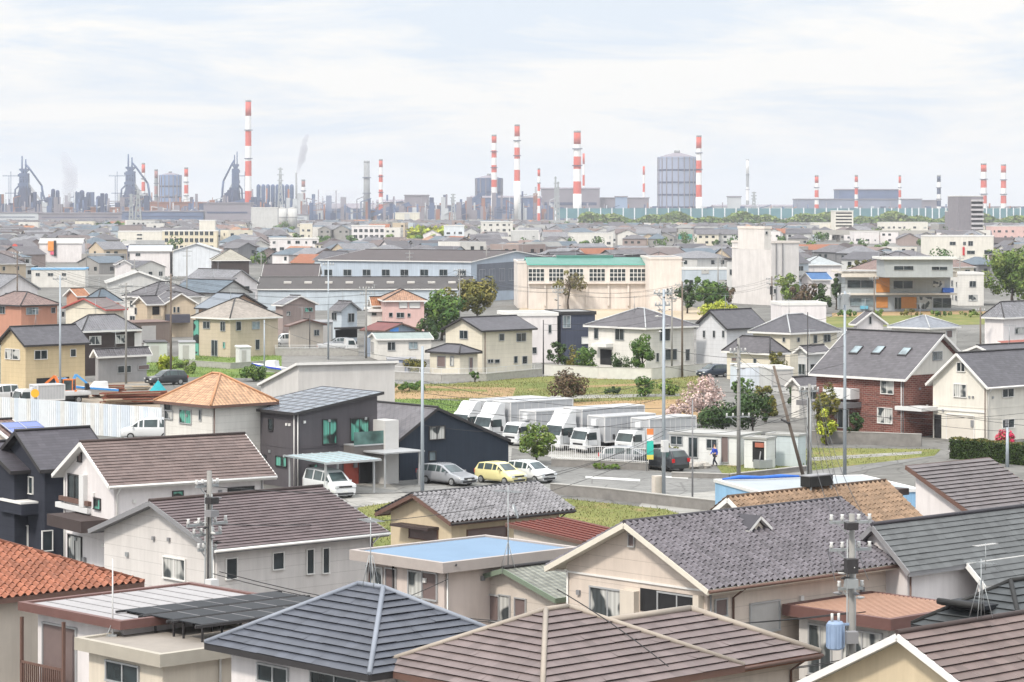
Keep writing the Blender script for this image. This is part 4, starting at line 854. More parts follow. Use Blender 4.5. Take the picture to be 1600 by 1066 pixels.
Q('garage', 'grey garage with a dark door beside the white garage', 1198, 1204, 1241, 575, 2.7, None, 'flat', W_LG, DECK_L, [('r', 1207, 579, 1236, 602, 'k')], th=8, D=6, oh=.08, ph=.18)
Q('house', 'small house with bluish hip roof behind the brick house', 1386, 1453, 1502, 513, 4.2, 493, 'hip', W_OFFW, roofm('bluish tiles', RC(166, 172, 184), 'slate'), [('r', 1479, 517, 1487, 527, 's')], cap=ALU)
Q('house', 'white house with grey hip roof by the right edge', 1531, 1569, 1640, 497, 5.2, 471, 'hip', W_WHITE, KT_L, [('r', 1586, 512, 1600, 521, 'c')], auto=None)
Q('lean_to_shed', 'red orange lean-to roof by the white house at the right edge', 1556, 1580, 1640, 543, 2.8, 533, 'sy', W_OFFW, roofm('red orange sheet', RC(214, 110, 84), 'seam'), trim=TRIM_W)
Q('house', 'plain white box house with a slanted side behind the grey hip roofs', 1213, 1221, 1292, 473, 6, None, 'flat', W_WHITE, DECK_L, th=6, D=8, oh=.08)
Q('house', 'small white gable behind the slate skylight roof', 1326, 1337, 1388, 507, 5, 487, 'gy', W_WHITE, SL_G, [('r', 1358, 495, 1361, 506, 'd')], th=25)
Q('house', 'grey roofed house at the left of the slate skylight roof', 1238, 1262, 1300, 552, 3.4, 541, 'gx', W_LG, SL_G, auto=5)
Q('bungalow', 'grey roofed low store between the garages and the brick house', 1226, 1250, 1300, 604, 3.0, 590, 'gx', W_OFFW, SL_G, [('r', 1262, 611, 1276, 624, 'd')])
Q('house', 'dark roofed house behind the cream house at the right edge', 1500, 1552, 1680, 553, 5.6, 540, 'gx', W_LG, SL_D, th=40)

# ---------- larger buildings ----------
h = Q('warehouse', 'long pale blue warehouse with dark brown roof and glazed grey end', 497, 737, 873, 409, 8.2, 392, 'gy', wallm('pale blue sheet', WC(180, 196, 214), 'board', .5), roofm('dark brown sheet', RC(104, 88, 88), 'seam'), th=60, oh=.4)
for x in (507, 537, 567, 597, 626, 657, 687, 716): h.win('l', x, 421.5, x+12, 430.5, 'd')
u0, z0, u1, z1 = h.rect('r', 745, 420, 806, 468); mb = MB(); mb.face([(u0, h.oh-.05, 2), (u1+8, h.oh-.05, 2), (u1+8, h.oh-.05, z1+1.5), (u0, h.oh-.05, h.ze-.6)])
h.part(mb, 'end_cladding', wallm('grey glazed sheet', WC(118, 124, 138), 'panel', 1.2))
for k in range(4): h.winm('r', u0+1+k*(u1-u0)/4, 4, u0+1+k*(u1-u0)/4+2.2, 6.5, 'b')
h = Q('low_shed', 'long low brown shed roof in front of the pale blue warehouse', 393, 400, 742, 452, 4, 433, 'gx', W_PALEB, roofm('umber sheet', RC(96, 88, 86), 'seam'), th=2, D=24, oh=.3)
mb = MB()
for k in range(9): x = h.W*(.12+k*.095); mb.box(x, 5.5, h.zroof(0, 5.5)-.05, x+1.4, 7.0, h.zroof(0, 7)+.12)
h.part(mb, 'skylight_strip', plain('milky skylight', (.55, .53, .5)))
Q('low_shed', 'brown roofed shed left of the pale blue warehouse', 402, 408, 498, 432, 6, 413, 'gx', W_MG, MATS['dark brown sheet'], th=2, D=20)
Q('workshop', 'wide white gabled workshop behind the row of poles', 160, 166, 266, 442, 5, 424, 'gy', W_LG, DECK_L, th=10, D=14)
h = Q('school_hall', 'cream school hall with a teal green roof and six window groups', 818, 824, 1013, 413, 8.5, 402, 'gx', W_SCH, roofm('teal sheet', RC(112, 196, 178), 'seam', .5), th=2, D=20, oh=.3, trim=plain('teal trim', (.12, .42, .36)))
for x0, x1 in ((826, 850), (858, 880), (890, 911), (921, 945), (953, 977), (984, 1008)): h.win('r', x0, 420.5, x1, 439, 'd', TRIM_W); u0, z0, u1, z1 = h.rect('r', x0, 420.5, x1, 439); mb = MB(); [h.wbox(mb, 'r', u0+(u1-u0)*k/4-.06, z0, u0+(u1-u0)*k/4+.06, z1, .02, .07) for k in (1, 2, 3)]; [h.wbox(mb, 'r', u0, z0+(z1-z0)*k/3-.06, u1, z0+(z1-z0)*k/3+.06, .02, .075) for k in (1, 2)]; h.part(mb, 'glazing_bar', TRIM_W)
h.pbox('ledge', 'r', 825, 441, 1012, 443.5, .7, W_SCH); mb = MB(); mb.box(6, h.D*.5-1.2, h.zr-.2, h.W-6, h.D*.5+1.2, h.zr+.35); h.part(mb, 'ridge_vent', MATS['teal sheet'])
for x in (850, 880, 915, 949, 980): h.pbox('pilaster', 'r', x, 443, x+3, 478, .4, W_SCH)
Q('school_hall_wing', 'cream flat block closing the right end of the teal roofed hall', 1010, 1014, 1066, 402, 10.0, None, 'flat', W_SCH, DECK_G, [('r', 1042, 451, 1045, 462, 'd'), ('r', 1047, 451, 1050, 462, 'd')], th=2, D=20, oh=.1, trim=W_SCH)
Q('school_hall_wing', 'narrow cream flat block at the left end of the teal roofed hall', 804, 808, 825, 408, 9.0, None, 'flat', W_SCH, DECK_G, th=2, D=20, oh=.1, trim=W_SCH)
h = Q('school_block', 'tall bare cream block beside the teal roofed hall', 1142, 1205, 1250, 377, 12.6, None, 'flat', wallm('bare cream render', WC(226, 220, 217)), DECK_G, th=30, oh=.15, trim=W_SCH)
h.pbox('seam_band', 'l', 1143, 387, 1204, 388.5, .1, W_SCH)
for x in (1212, 1222): h.pbox('downpipe', 'r', x, 380, x+1.2, 470, .2, TRIM_G)
h.wins([('r', 1203.5 if 0 else 1209, 452, 1212, 458, 'd'), ('r', 1228, 440, 1232, 452, 'd')])
Q('penthouse', 'penthouse on the tall bare cream block', 1152, 1194, 1206, 354, 16.0, None, 'flat', MATS['bare cream render'], DECK_G, [('r', 1196, 362, 1199, 366, 'd')], th=30, oh=.1, trim=W_SCH, zb=12)
h = Q('school_building', 'grey school building with orange panels and balcony slabs', 1308, 1314, 1495, 424, 7.4, None, 'flat', wallm('school grey', WC(178, 186, 190)), DECK_G, th=2, D=12, oh=1.0, trim=plain('pale fascia', (.62, .58, .52)))
for y in (424, 458): h.pbox('balcony_slab', 'r', 1314, y, 1494, y+(9 if y == 424 else 3), 1.0, plain('pale fascia', (.62, .58, .52)))
h.wins([('r', 1396, 439, 1426, 451, 'd'), ('r', 1324, 438, 1366, 450, 'd'), ('r', 1458, 439, 1476, 449, 'c'), ('r', 1328, 466, 1366, 478, 'b'), ('r', 1398, 465, 1408, 483, 'd'), ('r', 1434, 464, 1456, 483, 'c'), ('r', 1458, 466, 1486, 481, 'd')])
orange = plain('orange panel', (.52, .22, .06))
for q in ((1369, 434, 1390, 457), (1369, 464, 1387, 481), (1408, 464, 1432, 482)): h.pbox('orange_panel', 'r', *q, .12, orange)
h.pbox('blue_board', 'r', 1472, 450, 1489, 457, .9, plain('blue board', (.06, .16, .55))); h.pbox('cyan_board', 'r', 1344, 478, 1356, 483, .4, plain('cyan board', (.15, .45, .6)))
h = Q('school_upper_storey', 'recessed grey top floor of the school building with orange panels', 1372, 1377, 1496, 402, 10.2, None, 'flat', MATS['school grey'], DECK_G, [('r', 1397, 416, 1427, 422, 'd'), ('r', 1456, 417, 1480, 422, 'd')], th=2, D=10, oh=.7, trim=plain('white fascia', (.66, .66, .64)), zb=6.5)
Q('office_building', 'white flat office with a red vertical sign far right', 1448, 1453, 1553, 368, 9.5, None, 'flat', W_MILK, DECK_L, [('r', 1484, 378, 1493, 383, 'd'), ('r', 1513, 377, 1520, 384, 'd'), ('r', 1505, 378, 1509, 383, 'd'), ('r', 1511, 392, 1523, 397, 'd'), ('r', 1538, 391, 1550, 397, 'd')], th=4, D=14, oh=.1).pbox('red_sign', 'r', 1504, 386, 1507, 399, .3, plain('red sign', (.5, .04, .05)))
h = Q('shop', 'white shop with a big orange sign panel on its wall far left', 56, 60, 129, 380, 6.5, 372, 'gx', W_WHITE, plain('white shop roof', (.36, .36, .35)), th=3, D=12, oh=.3)
h.pbox('sign_panel', 'r', 75, 377, 84, 392, .4, plain('orange sign', (.75, .28, .07))); h.pbox('sign_edge', 'r', 84.3, 376, 88, 400, .5, TRIM_D)
h.pbox('sign_panel', 'r', 79, 393, 85, 398, .45, plain('red white sign', (.7, .12, .2)))
h = Q('white_hall', 'white gabled hall with a side wing before the cream apartment row', 196, 200, 268, 392, 7, 383, 'gx', W_WHITE, plain('white hall roof', (.34, .36, .38)), [('r', 212, 396, 219, 400, 'd')], th=4, D=14)
Q('white_hall', 'white metal hall with ribbed walls right of the white gabled hall', 262, 268, 345, 392, 7, 380, 'gy', wallm('white ribbed sheet', WC(226, 232, 240), 'board', 1.2), MATS['white hall roof'], th=4, D=14)
Q('apartment_building', 'cream windowless end block of the apartment row far left', 180, 184, 253, 361, 8, None, 'flat', W_MILK, DECK_L, [('r', 214, 366, 222, 368, 'd'), ('r', 214, 372, 222, 374, 'd')], th=3, D=12, oh=.1)
h = Q('apartment_building', 'pale yellow apartment row with three floors of balconies far left', 248, 253, 339, 360, 9, None, 'flat', wallm('pale yellow render', WC(238, 224, 190)), DECK_L, th=3, D=12, oh=.1)
for z in (1.2, 4.2, 7.0):
    for k in range(10): h.winm('r', 1.2+k*(h.W-2)/10, z, 1.2+k*(h.W-2)/10+(h.W-2)/16, z+1.5, 'd')
Q('apartment_building', 'cream stair tower above the pale yellow apartment row', 308, 311, 336, 344, 13, None, 'flat', W_MILK, DECK_L, th=3, D=10, oh=.1)
Q('house', 'villa with a pale mansard like roof and dark verandah', 322, 330, 392, 407, 5, 389, 'hip', W_WOOD, roofm('pale straw tiles', RC(200, 194, 178), 'slate'), auto=4, th=8, D=14)
h = Q('apartment_tower', 'dark grey apartment tower with stacked balconies far right', 1490, 1497, 1537, 306, 24.5, None, 'flat', wallm('tower grey', WC(142, 136, 144)), DECK_G, th=14, D=16, oh=.2)
for f in range(7):
    h.pbox('balcony', 'r', 1517, 312+f*7.2, 1536, 315+f*7.2, 1.4, wallm('tower pale band', WC(206, 200, 204))); h.pbox('opening', 'r', 1518, 315+f*7.2, 1535, 318.6+f*7.2, .05, OPEN)
Q('apartment_tower', 'lower wing of the dark grey apartment tower', 1484, 1489, 1500, 330, 15, None, 'flat', MATS['tower grey'], DECK_G, th=14, D=14, oh=.2)
h = Q('apartment_building', 'white apartment block with a dark window strip at mid right', 1268, 1272, 1320, 348, 9, None, 'flat', W_MILK, DECK_L, th=3, D=14, oh=.1)
for f in range(4): h.pbox('opening', 'r', 1298, 352+f*6, 1303, 356+f*6, .05, OPEN)
h = Q('apartment_building', 'taller white balcony block behind the white apartment block', 1300, 1304, 1334, 329, 16, None, 'flat', W_MILK, DECK_L, th=3, D=14, oh=.2)
for f in range(5): h.pbox('opening', 'r', 1306, 332+f*5, 1331, 334.3+f*5, .05, OPEN)
Q('warehouse', 'plain white windowless block left of the twin tanks far off', 386, 392, 434, 324, 17, None, 'flat', W_LG, DECK_L, th=3, D=30, oh=.2)
h = Q('silo_building', 'cream ribbed silo tower in the middle of the far town', 612, 618, 656, 332, 13, None, 'flat', wallm('silo cream', WC(232, 226, 206), 'board', 3), DECK_L, th=5, D=14, oh=.2)
h.pbox('stair_strip', 'r', 632, 334, 640, 372, .6, W_LG)
h = Q('office_building', 'white office with rows of dots of windows far left of the silo', 545, 550, 602, 352, 9, None, 'flat', W_WHITE, DECK_L, th=5, D=14, oh=.2)
for f in range(2):
    for k in range(6): h.winm('r', 1+k*h.W/6.3, 2.5+f*3, 2.6+k*h.W/6.3, 4+f*3, 'd')
Q('office_building', 'long white low office left of the pale blue warehouse', 414, 420, 498, 372, 6, None, 'flat', W_WHITE, DECK_L, th=3, D=12, oh=.2, auto=1)
Q('office_building', 'white office with grey floors behind the warehouse roof', 748, 752, 802, 346, 10, None, 'flat', W_OFFW, DECK_L, th=3, D=14, oh=.2, auto=2, rows=[1.5, 4.5, 7.5])
Q('office_building', 'white three storey office right of the silo tower', 690, 694, 726, 352, 9, None, 'flat', wallm('ice white', WC(222, 230, 236)), DECK_L, th=3, D=12, oh=.2, auto=3, rows=[1.5, 4.5])
Q('shed', 'green teal shed among the far roofs', 1058, 1061, 1082, 360, 5, None, 'flat', wallm('teal sheet wall', WC(60, 178, 160)), DECK_L, th=3, D=12, oh=.1)
Q('house', 'house with a vivid blue roof beside the dark conifer', 1262, 1268, 1302, 437, 5, 426, 'gx', W_WHITE, roofm('vivid blue tiles', RC(60, 130, 200), 'slate'), th=10, D=9)
Q('house', 'white roofed house behind the vivid blue roof', 1252, 1258, 1318, 414, 5, 400, 'hip', W_WHITE, roofm('icy tiles', RC(212, 220, 224), 'slate'), th=10, D=12)
Q('house', 'pale hall beside the green school roof with a white parapet', 1060, 1066, 1140, 419, 5, None, 'flat', W_PALEB, DECK_L, th=3, D=12, oh=.1, auto=6)
Q('apartment_building', 'pale flats with small windows right of the school building', 1492, 1497, 1538, 426, 6.5, None, 'flat', W_OFFW, DECK_L, th=4, D=10, oh=.1, auto=7)
Q('house', 'grey walled house with deep blue roof edge far left', 168, 172, 200, 382, 6, None, 'flat', plain('deep blue fascia', (.05, .08, .3)), DECK_L, th=5, D=9)
Q('shop', 'long white shop with a thin blue roof edge left of the rows', 44, 48, 134, 419, 4.6, None, 'flat', W_OFFW, DECK_L, [('r', 56, 427, 62, 431, 'd'), ('r', 75, 427, 83, 431, 'd'), ('r', 97, 427, 103, 431, 'd')], th=4, D=9, trim=plain('mid blue trim', (.2, .42, .66)), oh=.15)
Q('house', 'white gable with a dark ridge window behind the white workshop', 176, 180, 208, 414, 5, 406, 'gy', W_WHITE, SL_G, [('r', 186, 409, 188, 414, 'd')], th=12, D=8)
for lab, x0, x1, yt, ze, wm, rows in (('long white flats left of the dotted white office far off', 486, 546, 355, 6.5, W_OFFW, [1.2, 4.0]), ('long beige two storey block before the dark grey tower', 1376, 1450, 347, 8.5, W_MILK, [1.5, 4.5]), ('pale pink block at the right edge beyond the white office', 1548, 1625, 353, 8, W_PINK, [1.5, 4.5]),
        ('small cream block right of the twin white tanks', 468, 488, 349, 9, W_CR2, [1.5, 4.5]), ('low white block above the teal roofed hall', 890, 958, 364, 6.5, W_OFFW, [1.2, 3.8]), ('grey flats above the right end of the warehouse roof', 800, 842, 360, 8, W_LG, [1.3, 4.2]), ('white gabled works far right below the teal barrier', 1334, 1374, 362, 6, W_WHITE, [1.3])):
    Q('apartment_building', lab, x0-4, x0, x1, yt, ze, None, 'flat', wm, DECK_G, th=3, D=12, oh=.1, ph=.3, auto=len(lab), rows=rows)
for x, l in ((441, 'left white tank of the pair by the windowless block'), (457, 'right white tank of the pair by the windowless block')):
    P = at(x, 2250); hh = zat(324, 2250); t = thing('storage_tank', l, 'tank', P); mb = MB(); mb.tube([(0, 0, 0), (0, 0, hh-1)], 3.9, 16); mb.build('shell', W_LG, t); mb = MB(); mb.tube([(0, 0, hh-1), (0, 0, hh)], 3.9, 16, r2=1.0); mb.build('roof', DECK_L, t); mb = MB(); mb.tube([(0, 0, hh*.5), (0, 0, hh*.5+.5)], 4.05, 16); mb.build('ring', TRIM_G, t)
# ---------- vehicles ----------
def paintm(name, col, rough=.25):
    t = NT(name); c = t.coord(); t.b.inputs['Coat Weight'].default_value = .4
    return t.fin(t.scale(col, t.ramp(t.noise(c, 1.2, 4), .3, .7, .92, 1.05)), rough, .5)
P_WHITE = paintm('white car paint', (.6, .61, .62)); P_SILVER = paintm('grey silver car paint', (.26, .27, .29)); P_YEL = paintm('pale yellow car paint', (.66, .6, .3))
P_BLACK = paintm('black car paint', (.025, .028, .034)); P_NAVY = paintm('dark blue car paint', (.03, .045, .07)); P_RED = paintm('red paint', (.5, .05, .04)); P_ORG = paintm('orange machine paint', (.62, .16, .03))
P_BLUE = paintm('blue machine paint', (.1, .35, .7)); P_TYRE = BLACK; P_RIM = plain('wheel rim', (.4, .41, .42), .35, .1, metal=.6); P_GLASS = glassm('car glass', (.035, .05, .052))
P_HEAD = glassm('headlight glass', (.5, .52, .54)); P_TAIL = plain('tail light red', (.5, .02, .025), .3, .1); P_PLATE = plain('number plate blank', (.62, .62, .6), .5, .05); P_GRILL = plain('black plastic', (.025, .025, .028), .5, .15)
def wheel(parent, x, y, r, w, side):
    mb = MB(); mb.tube([(x, y-w/2, r), (x, y-w*.3, r), (x, y+w*.3, r), (x, y+w/2, r)], [r*.9, r, r, r*.9], 16); t = mb.build('wheel', P_TYRE, parent)
    mb = MB(); yy = y+side*w*.46; mb.disc((x, yy, r), (0, 1, 0), r*.62, .04, 12)
    for k in range(5): a = 2*PI*k/5; mb.bar((x, yy+side*.03, r), (x+r*.58*math.cos(a), yy+side*.03, r+r*.58*math.sin(a)), .07, .03, 0, (0, 1, 0))
    mb.build('rim', P_RIM, t)
CARS = {  # roofline stations: x from the front bumper backwards, z top; belt height; glass spans
    'minivan': dict(W=1.70, st=[(0, .62), (-.12, .98), (-.75, 1.1), (-1.55, 1.70), (-1.9, 1.80), (-3.2, 1.84), (-4.45, 1.80), (-4.66, 1.1), (-4.7, .6)], belt=1.06, wh=(.85, 3.75), r=.32, cab=(2, 7)),
    'wagon': dict(W=1.74, st=[(0, .55), (-.15, .72), (-1.2, .92), (-2.15, 1.40), (-2.6, 1.48), (-3.5, 1.47), (-4.3, 1.36), (-4.62, .95), (-4.7, .5)], belt=.92, wh=(.9, 3.6), r=.31, cab=(2, 7)),
    'hatch': dict(W=1.62, st=[(0, .55), (-.12, .78), (-.85, .98), (-1.55, 1.44), (-1.95, 1.52), (-2.8, 1.53), (-3.45, 1.46), (-3.68, 1.0), (-3.75, .5)], belt=.98, wh=(.7, 3.05), r=.29, cab=(2, 7)),
    'suv': dict(W=1.80, st=[(0, .62), (-.12, .88), (-1.15, 1.02), (-1.9, 1.55), (-2.3, 1.64), (-3.3, 1.64), (-4.1, 1.56), (-4.4, 1.1), (-4.5, .55)], belt=1.04, wh=(.85, 3.55), r=.35, cab=(2, 7)),
    'kei': dict(W=1.48, st=[(0, .6), (-.1, .9), (-.55, 1.02), (-1.05, 1.62), (-1.4, 1.76), (-2.4, 1.78), (-3.2, 1.74), (-3.36, 1.05), (-3.4, .5)], belt=1.02, wh=(.6, 2.8), r=.27, cab=(2, 7))}
def car(name, label, kind, px, py, hd, paint, cat='car', group=None, near=True):
    """px,py: the spot between the near side wheels on the ground; hd: heading in degrees (0 = right, 90 = away)"""
    K = CARS[kind]; W = K['W']/2; st = K['st']; a = math.radians(hd); Lm = st[-1][0]
    fx, fy = math.cos(a), math.sin(a); P = G(px, py)
    lat = Vector((-fy, fx, 0)); lat = lat if lat.y > 0 else -lat
    mid = -(K['wh'][0]+K['wh'][1])/2
    C0 = P+(lat*W*.9 if near else Vector((0, 0, 0)))-Vector((fx, fy, 0))*mid
    t = thing(name, label, cat, C0, a, group)
    body = MB(); panes = []; c0, c1 = K['cab']; bz = K['belt']
    def sec(i):
        x, z = st[i]; zb = min(bz, z-.02); e = 1-.10*(1 if i in (0, len(st)-1) else 0); cabin = z > bz+.15
        wt = W*(.80 if cabin else .93)
        half = [(W*.90*e, .24), (W*e, .42), (W*e, max(.44, zb)), (wt*e, max(.46, z-.05 if cabin else z-.01)), (wt*.86*e, z)]
        return [(x, y, zz) for y, zz in half]+[(x, -y, zz) for y, zz in half[::-1]]
    S = [sec(i) for i in range(len(st))]; n = 10
    i0 = len(body.v)
    for s_ in S: body.v += s_
    for i in range(len(S)-1):
        cab_i, cab_j = st[i][1] > bz+.15, st[i+1][1] > bz+.15
        for k in range(n):
            q = (i0+i*n+k, i0+(i+1)*n+k, i0+(i+1)*n+(k+1) % n, i0+i*n+(k+1) % n)
            body.idx(q, 0, k in (0, 1, 3, 5, 7, 8))
            A = [Vector(body.v[v]) for v in q]; ctr = sum(A, Vector())/4
            if k in (2, 6) and (cab_i or cab_j):      # side glass between belt and roof, pillars left between stations
                nrm = (A[1]-A[0]).cross(A[2]-A[0]); nrm.normalize()
                f = .86 if cab_i and cab_j else .7
                gl = MB(); gl.face([ctr+(p-ctr)*f+nrm*(.012 if nrm.y*ctr.y > 0 else -.012) for p in A]); panes.append(('side_window', gl))
            if k == 4 and cab_i != cab_j:
                nrm = (A[1]-A[0]).cross(A[2]-A[0]); nrm.normalize(); nrm = nrm if nrm.z > 0 else -nrm
                ws = MB(); ws.face([ctr+(p-ctr)*.9+nrm*.012 for p in A]); panes.append(('windscreen' if i < 4 else 'rear_window', ws))
    body.idx([i0+k for k in range(n)]); body.idx([i0+(len(S)-1)*n+k for k in range(n)][::-1])
    body.build('body', paint, t)
    for nm, q in panes: q.build(nm, P_GLASS, t)
    for wx in K['wh']:
        for s_ in (-1, 1): wheel(t, -wx, s_*(W-.06), K['r'], .2, s_)
    zf = st[1][1]
    for s_ in (-1, 1):
        mb = MB(); mb.box(-.2, s_*(W*.62), zf-.22, .035, s_*(W*.94), zf-.06); mb.build('headlight', P_HEAD, t)
        mb = MB(); mb.box(Lm-.03, s_*(W*.72), .72, Lm+.2, s_*(W*.96), 1.0); mb.build('tail_light', P_TAIL, t)
        mb = MB(); mb.box(st[2][0]-.35, s_*(W+.02), bz-.03, st[2][0]-.25, s_*(W+.17), bz+.11); mb.build('door_mirror', paint, t)
    mb = MB(); mb.box(-.1, -W*.55, zf-.2, .03, W*.55, zf-.1); mb.box(-.1, -W*.7, .28, .03, W*.7, .42); mb.build('grille', P_GRILL, t)
    mb = MB(); mb.box(0, -.17, .44, .045, .17, .54); mb.build('number_plate', P_PLATE, t)
    return t
car('parked_car', 'white minivan under the aluminium carport', 'minivan', 499.5, 776, -58, P_WHITE)
car('parked_car', 'grey silver estate car in front of the ink blue barn', 'wagon', 687, 758, -46, P_SILVER)
car('parked_car', 'pale yellow small hatchback between two other parked cars', 'hatch', 771, 756.5, -44, P_YEL)
car('parked_car', 'white hatchback beside the pale yellow one', 'hatch', 818, 754, -44, P_WHITE)
car('parked_car', 'black hatchback with red tail lights by the green banner', 'suv', 1020, 735, 128, P_BLACK)
car('parked_car', 'grey estate car parked behind the white railing', 'wagon', 985, 729, -12, P_SILVER)
car('parked_car', 'black estate car on the grass edge behind the tan orange roof', 'suv', 264, 602, 212, P_BLACK)
car('parked_car', 'dark blue car under the carport of the white house', 'hatch', 1120, 590, 215, P_NAVY)
car('parked_car', 'white kei car at the left edge behind the metal fence', 'kei', 8, 629, 222, P_WHITE)
car('parked_car', 'white van standing just in front of the metal fence', 'minivan', 231, 688, 178, P_WHITE, 'van')
car('parked_car', 'white small van beside the tall blue sign', 'kei', 448, 541, 200, P_WHITE, 'van')
def truck(name, label, px, py, hd, L=6.6, bz=2.75, cz=2.0, W=1.95, deflector=False, box=True, paint=None, group='box trucks parked in the haulage yard'):
    """px,py: middle of the front bumper on the ground"""
    paint = paint or P_WHITE; a = math.radians(hd); w = W/2; t = thing(name, label, 'truck', G(px, py), a, group); s = cz/2.0
    prof = [(0, .45), (.02, 1.05*s), (-.32*s, 1.82*s), (-.5*s, cz), (-1.55*s, cz), (-1.62*s, 1.05*s), (-1.62*s, .5)]
    mb = MB(); n = len(prof); k = [(1.0 if z < 1.2*s else .93) for x, z in prof]
    i0 = len(mb.v)
    for (x, z), f in zip(prof, k): mb.v.append((x, w*f, z))
    for (x, z), f in zip(prof, k): mb.v.append((x, -w*f, z))
    for j in range(n): mb.idx((i0+j, i0+(j+1) % n, i0+n+(j+1) % n, i0+n+j))
    mb.idx([i0+j for j in range(n)][::-1]); mb.idx([i0+n+j for j in range(n)]); cab = mb.build('cab', paint, t)
    def lerp(f): return (.02-.34*s*f+.015, (1.05+.77*f)*s)
    (xa, za), (xb, zb) = lerp(.1), lerp(.95); mb = MB(); mb.face([(xa, -w*.9, za), (xa, w*.9, za), (xb, w*.86, zb), (xb, -w*.86, zb)]); mb.build('windscreen', P_GLASS, t)
    for sd in (-1, 1):
        mb = MB(); y0, y1 = sd*(w+.012), sd*(w*.935+.012); mb.face([(-.18*s, y0, 1.1*s), (-1.2*s, y0, 1.1*s), (-1.2*s, y1, 1.75*s), (-.42*s, y1, 1.75*s)]); mb.build('side_window', P_GLASS, t)
        mb = MB(); mb.box(-.12, sd*(w+.1), 1.2*s, -.02, sd*(w+.28), 1.65*s); mb.bar((-.1, sd*w*.97, 1.5*s), (-.06, sd*(w+.15), 1.5*s), .04, .04); mb.build('door_mirror', P_GRILL, t)
        mb = MB(); mb.box(-.05, sd*w*.66, .62, .05, sd*w*.96, .82); mb.build('headlight', P_HEAD, t)
        for x in (-.8*s, -L*.72): wheel(t, x, sd*(w-.16), .38, .26, sd)
    mb = MB(); mb.box(-.04, -w*.6, .66, .035, w*.6, .8); mb.build('grille', P_GRILL, t)
    for sd in (-1, 1):
        mb = MB()
        for xx in (-.3*s, -1.3*s): mb.box(xx-.012, sd*(w+.002), .6, xx+.012, sd*(w+.008), 1.05*s)
        mb.bar((-.3*s, sd*(w+.005), .62), (-1.3*s, sd*(w+.005), .62), .006, .02); mb.build('door_seam', P_GRILL, t)
        mb = MB(); mb.box(-L*.95, sd*w*.5-.1, .82, -L-.02, sd*w*.5+.1, .92); mb.build('tail_light', P_TAIL, t)
    mb = MB(); mb.box(-.12, -w*1.0, .34, .09, w*1.0, .56); mb.build('bumper', paint, t)
    mb = MB(); mb.box(.09, -.17, .4, .11, .17, .51); mb.build('number_plate', P_PLATE, t)
    mb = MB(); mb.box(-L+.05, -w*.5, .5, -1.6*s, w*.5, .78); mb.box(-L*.6, -w*.95, .45, -L*.38, w*.95, .7); mb.build('chassis', P_GRILL, t)
    if deflector:
        mb = MB(); z1 = bz-.05; p = [(-.55*s, cz), (-1.05*s, z1-.08), (-1.2*s, z1), (-1.55*s, z1), (-1.55*s, cz)]; i0 = 0
        for sd in (1, -1): mb.v += [(x, sd*w*.9, z) for x, z in p]
        m = len(p)
        for j in range(m): mb.idx((j, (j+1) % m, m+(j+1) % m, m+j))
        mb.idx(list(range(m))[::-1]); mb.idx([m+j for j in range(m)]); mb.build('wind_deflector', paint, t)
    if box:
        x0 = -2.0*s; b = w+.06; mb = MB(); mb.box(-L, -b, .82, x0, b, bz); c = mb.build('cargo_box', paintm('cargo panel', (.4, .41, .43), .45) if 'cp' not in MATS else MATS['cp'], t); MATS['cp'] = c.data.materials[0]
        mb = MB()
        for y in (-b, b): mb.bar((-L, y, bz), (x0, y, bz), .08, .1); mb.bar((-L, y, .84), (x0, y, .84), .08, .14); mb.bar((x0, y, .8), (x0, y, bz), .08, .08); mb.bar((-L, y, .8), (-L, y, bz), .08, .08)
        mb.bar((x0, -b, bz), (x0, b, bz), .08, .1); mb.bar((-L, -b, bz), (-L, b, bz), .08, .1)
        for j in range(1, 9): x = x0+(-L-x0)*j/9; mb.bar((x, -b-.004, .9), (x, -b-.004, bz), .03, .02); mb.bar((x, b+.004, .9), (x, b+.004, bz), .03, .02)
        mb.build('box_frame', WHITE, c)
        mb = MB(); mb.box(x0, -w*.3, bz-.75, x0+.3, w*.3, bz-.2); mb.build('cooler', P_WHITE, c)
    else:
        mb = MB(); mb.box(-L, -w, .8, -1.75*s, w, .9)
        for y in (-w, w): mb.box(-L, y-.03, .9, -1.75*s, y+.03, 1.2)
        mb.box(-L, -w, .9, -L+.05, w, 1.2); mb.build('flat_bed', paint, t)
    return t
T = 'box_truck'
truck(T, 'white box truck with square cab nearest the white railing', 903, 708, 219, 7.4, 2.85, 1.95)
truck(T, 'white box truck with its cab behind the white railing beside the green banner', 974, 711, 222, 7.2, 2.8, 1.9)
truck(T, 'large white truck with a rounded wind deflector over its cab', 862, 704, 219, 9.0, 3.3, 2.25, 2.2, True)
truck(T, 'white box truck with its cab behind the small roadside tree', 797, 697, 220, 7.4, 2.8, 1.9)
truck(T, 'large white truck with wind deflector behind the barn roof slope', 752, 690, 220, 9.2, 3.25, 2.25, 2.2, True)
truck(T, 'white truck whose deflector just shows above the barn ridge', 716, 684, 220, 9.0, 3.1, 2.2, 2.2, True)
truck('light_truck', 'white light truck with open sides near the digger', 70, 632, 215, 4.6, 2.2, 1.9, 1.7, box=False, group=None)
truck('light_truck', 'white van bodied truck left of the orange digger', 24, 640, 215, 4.8, 2.3, 1.95, 1.75, group=None)
truck('light_truck', 'white flat bed truck before the red roofed workshop', 556, 551, 12, 5.2, 2.2, 1.9, 1.8, box=False, group=None)
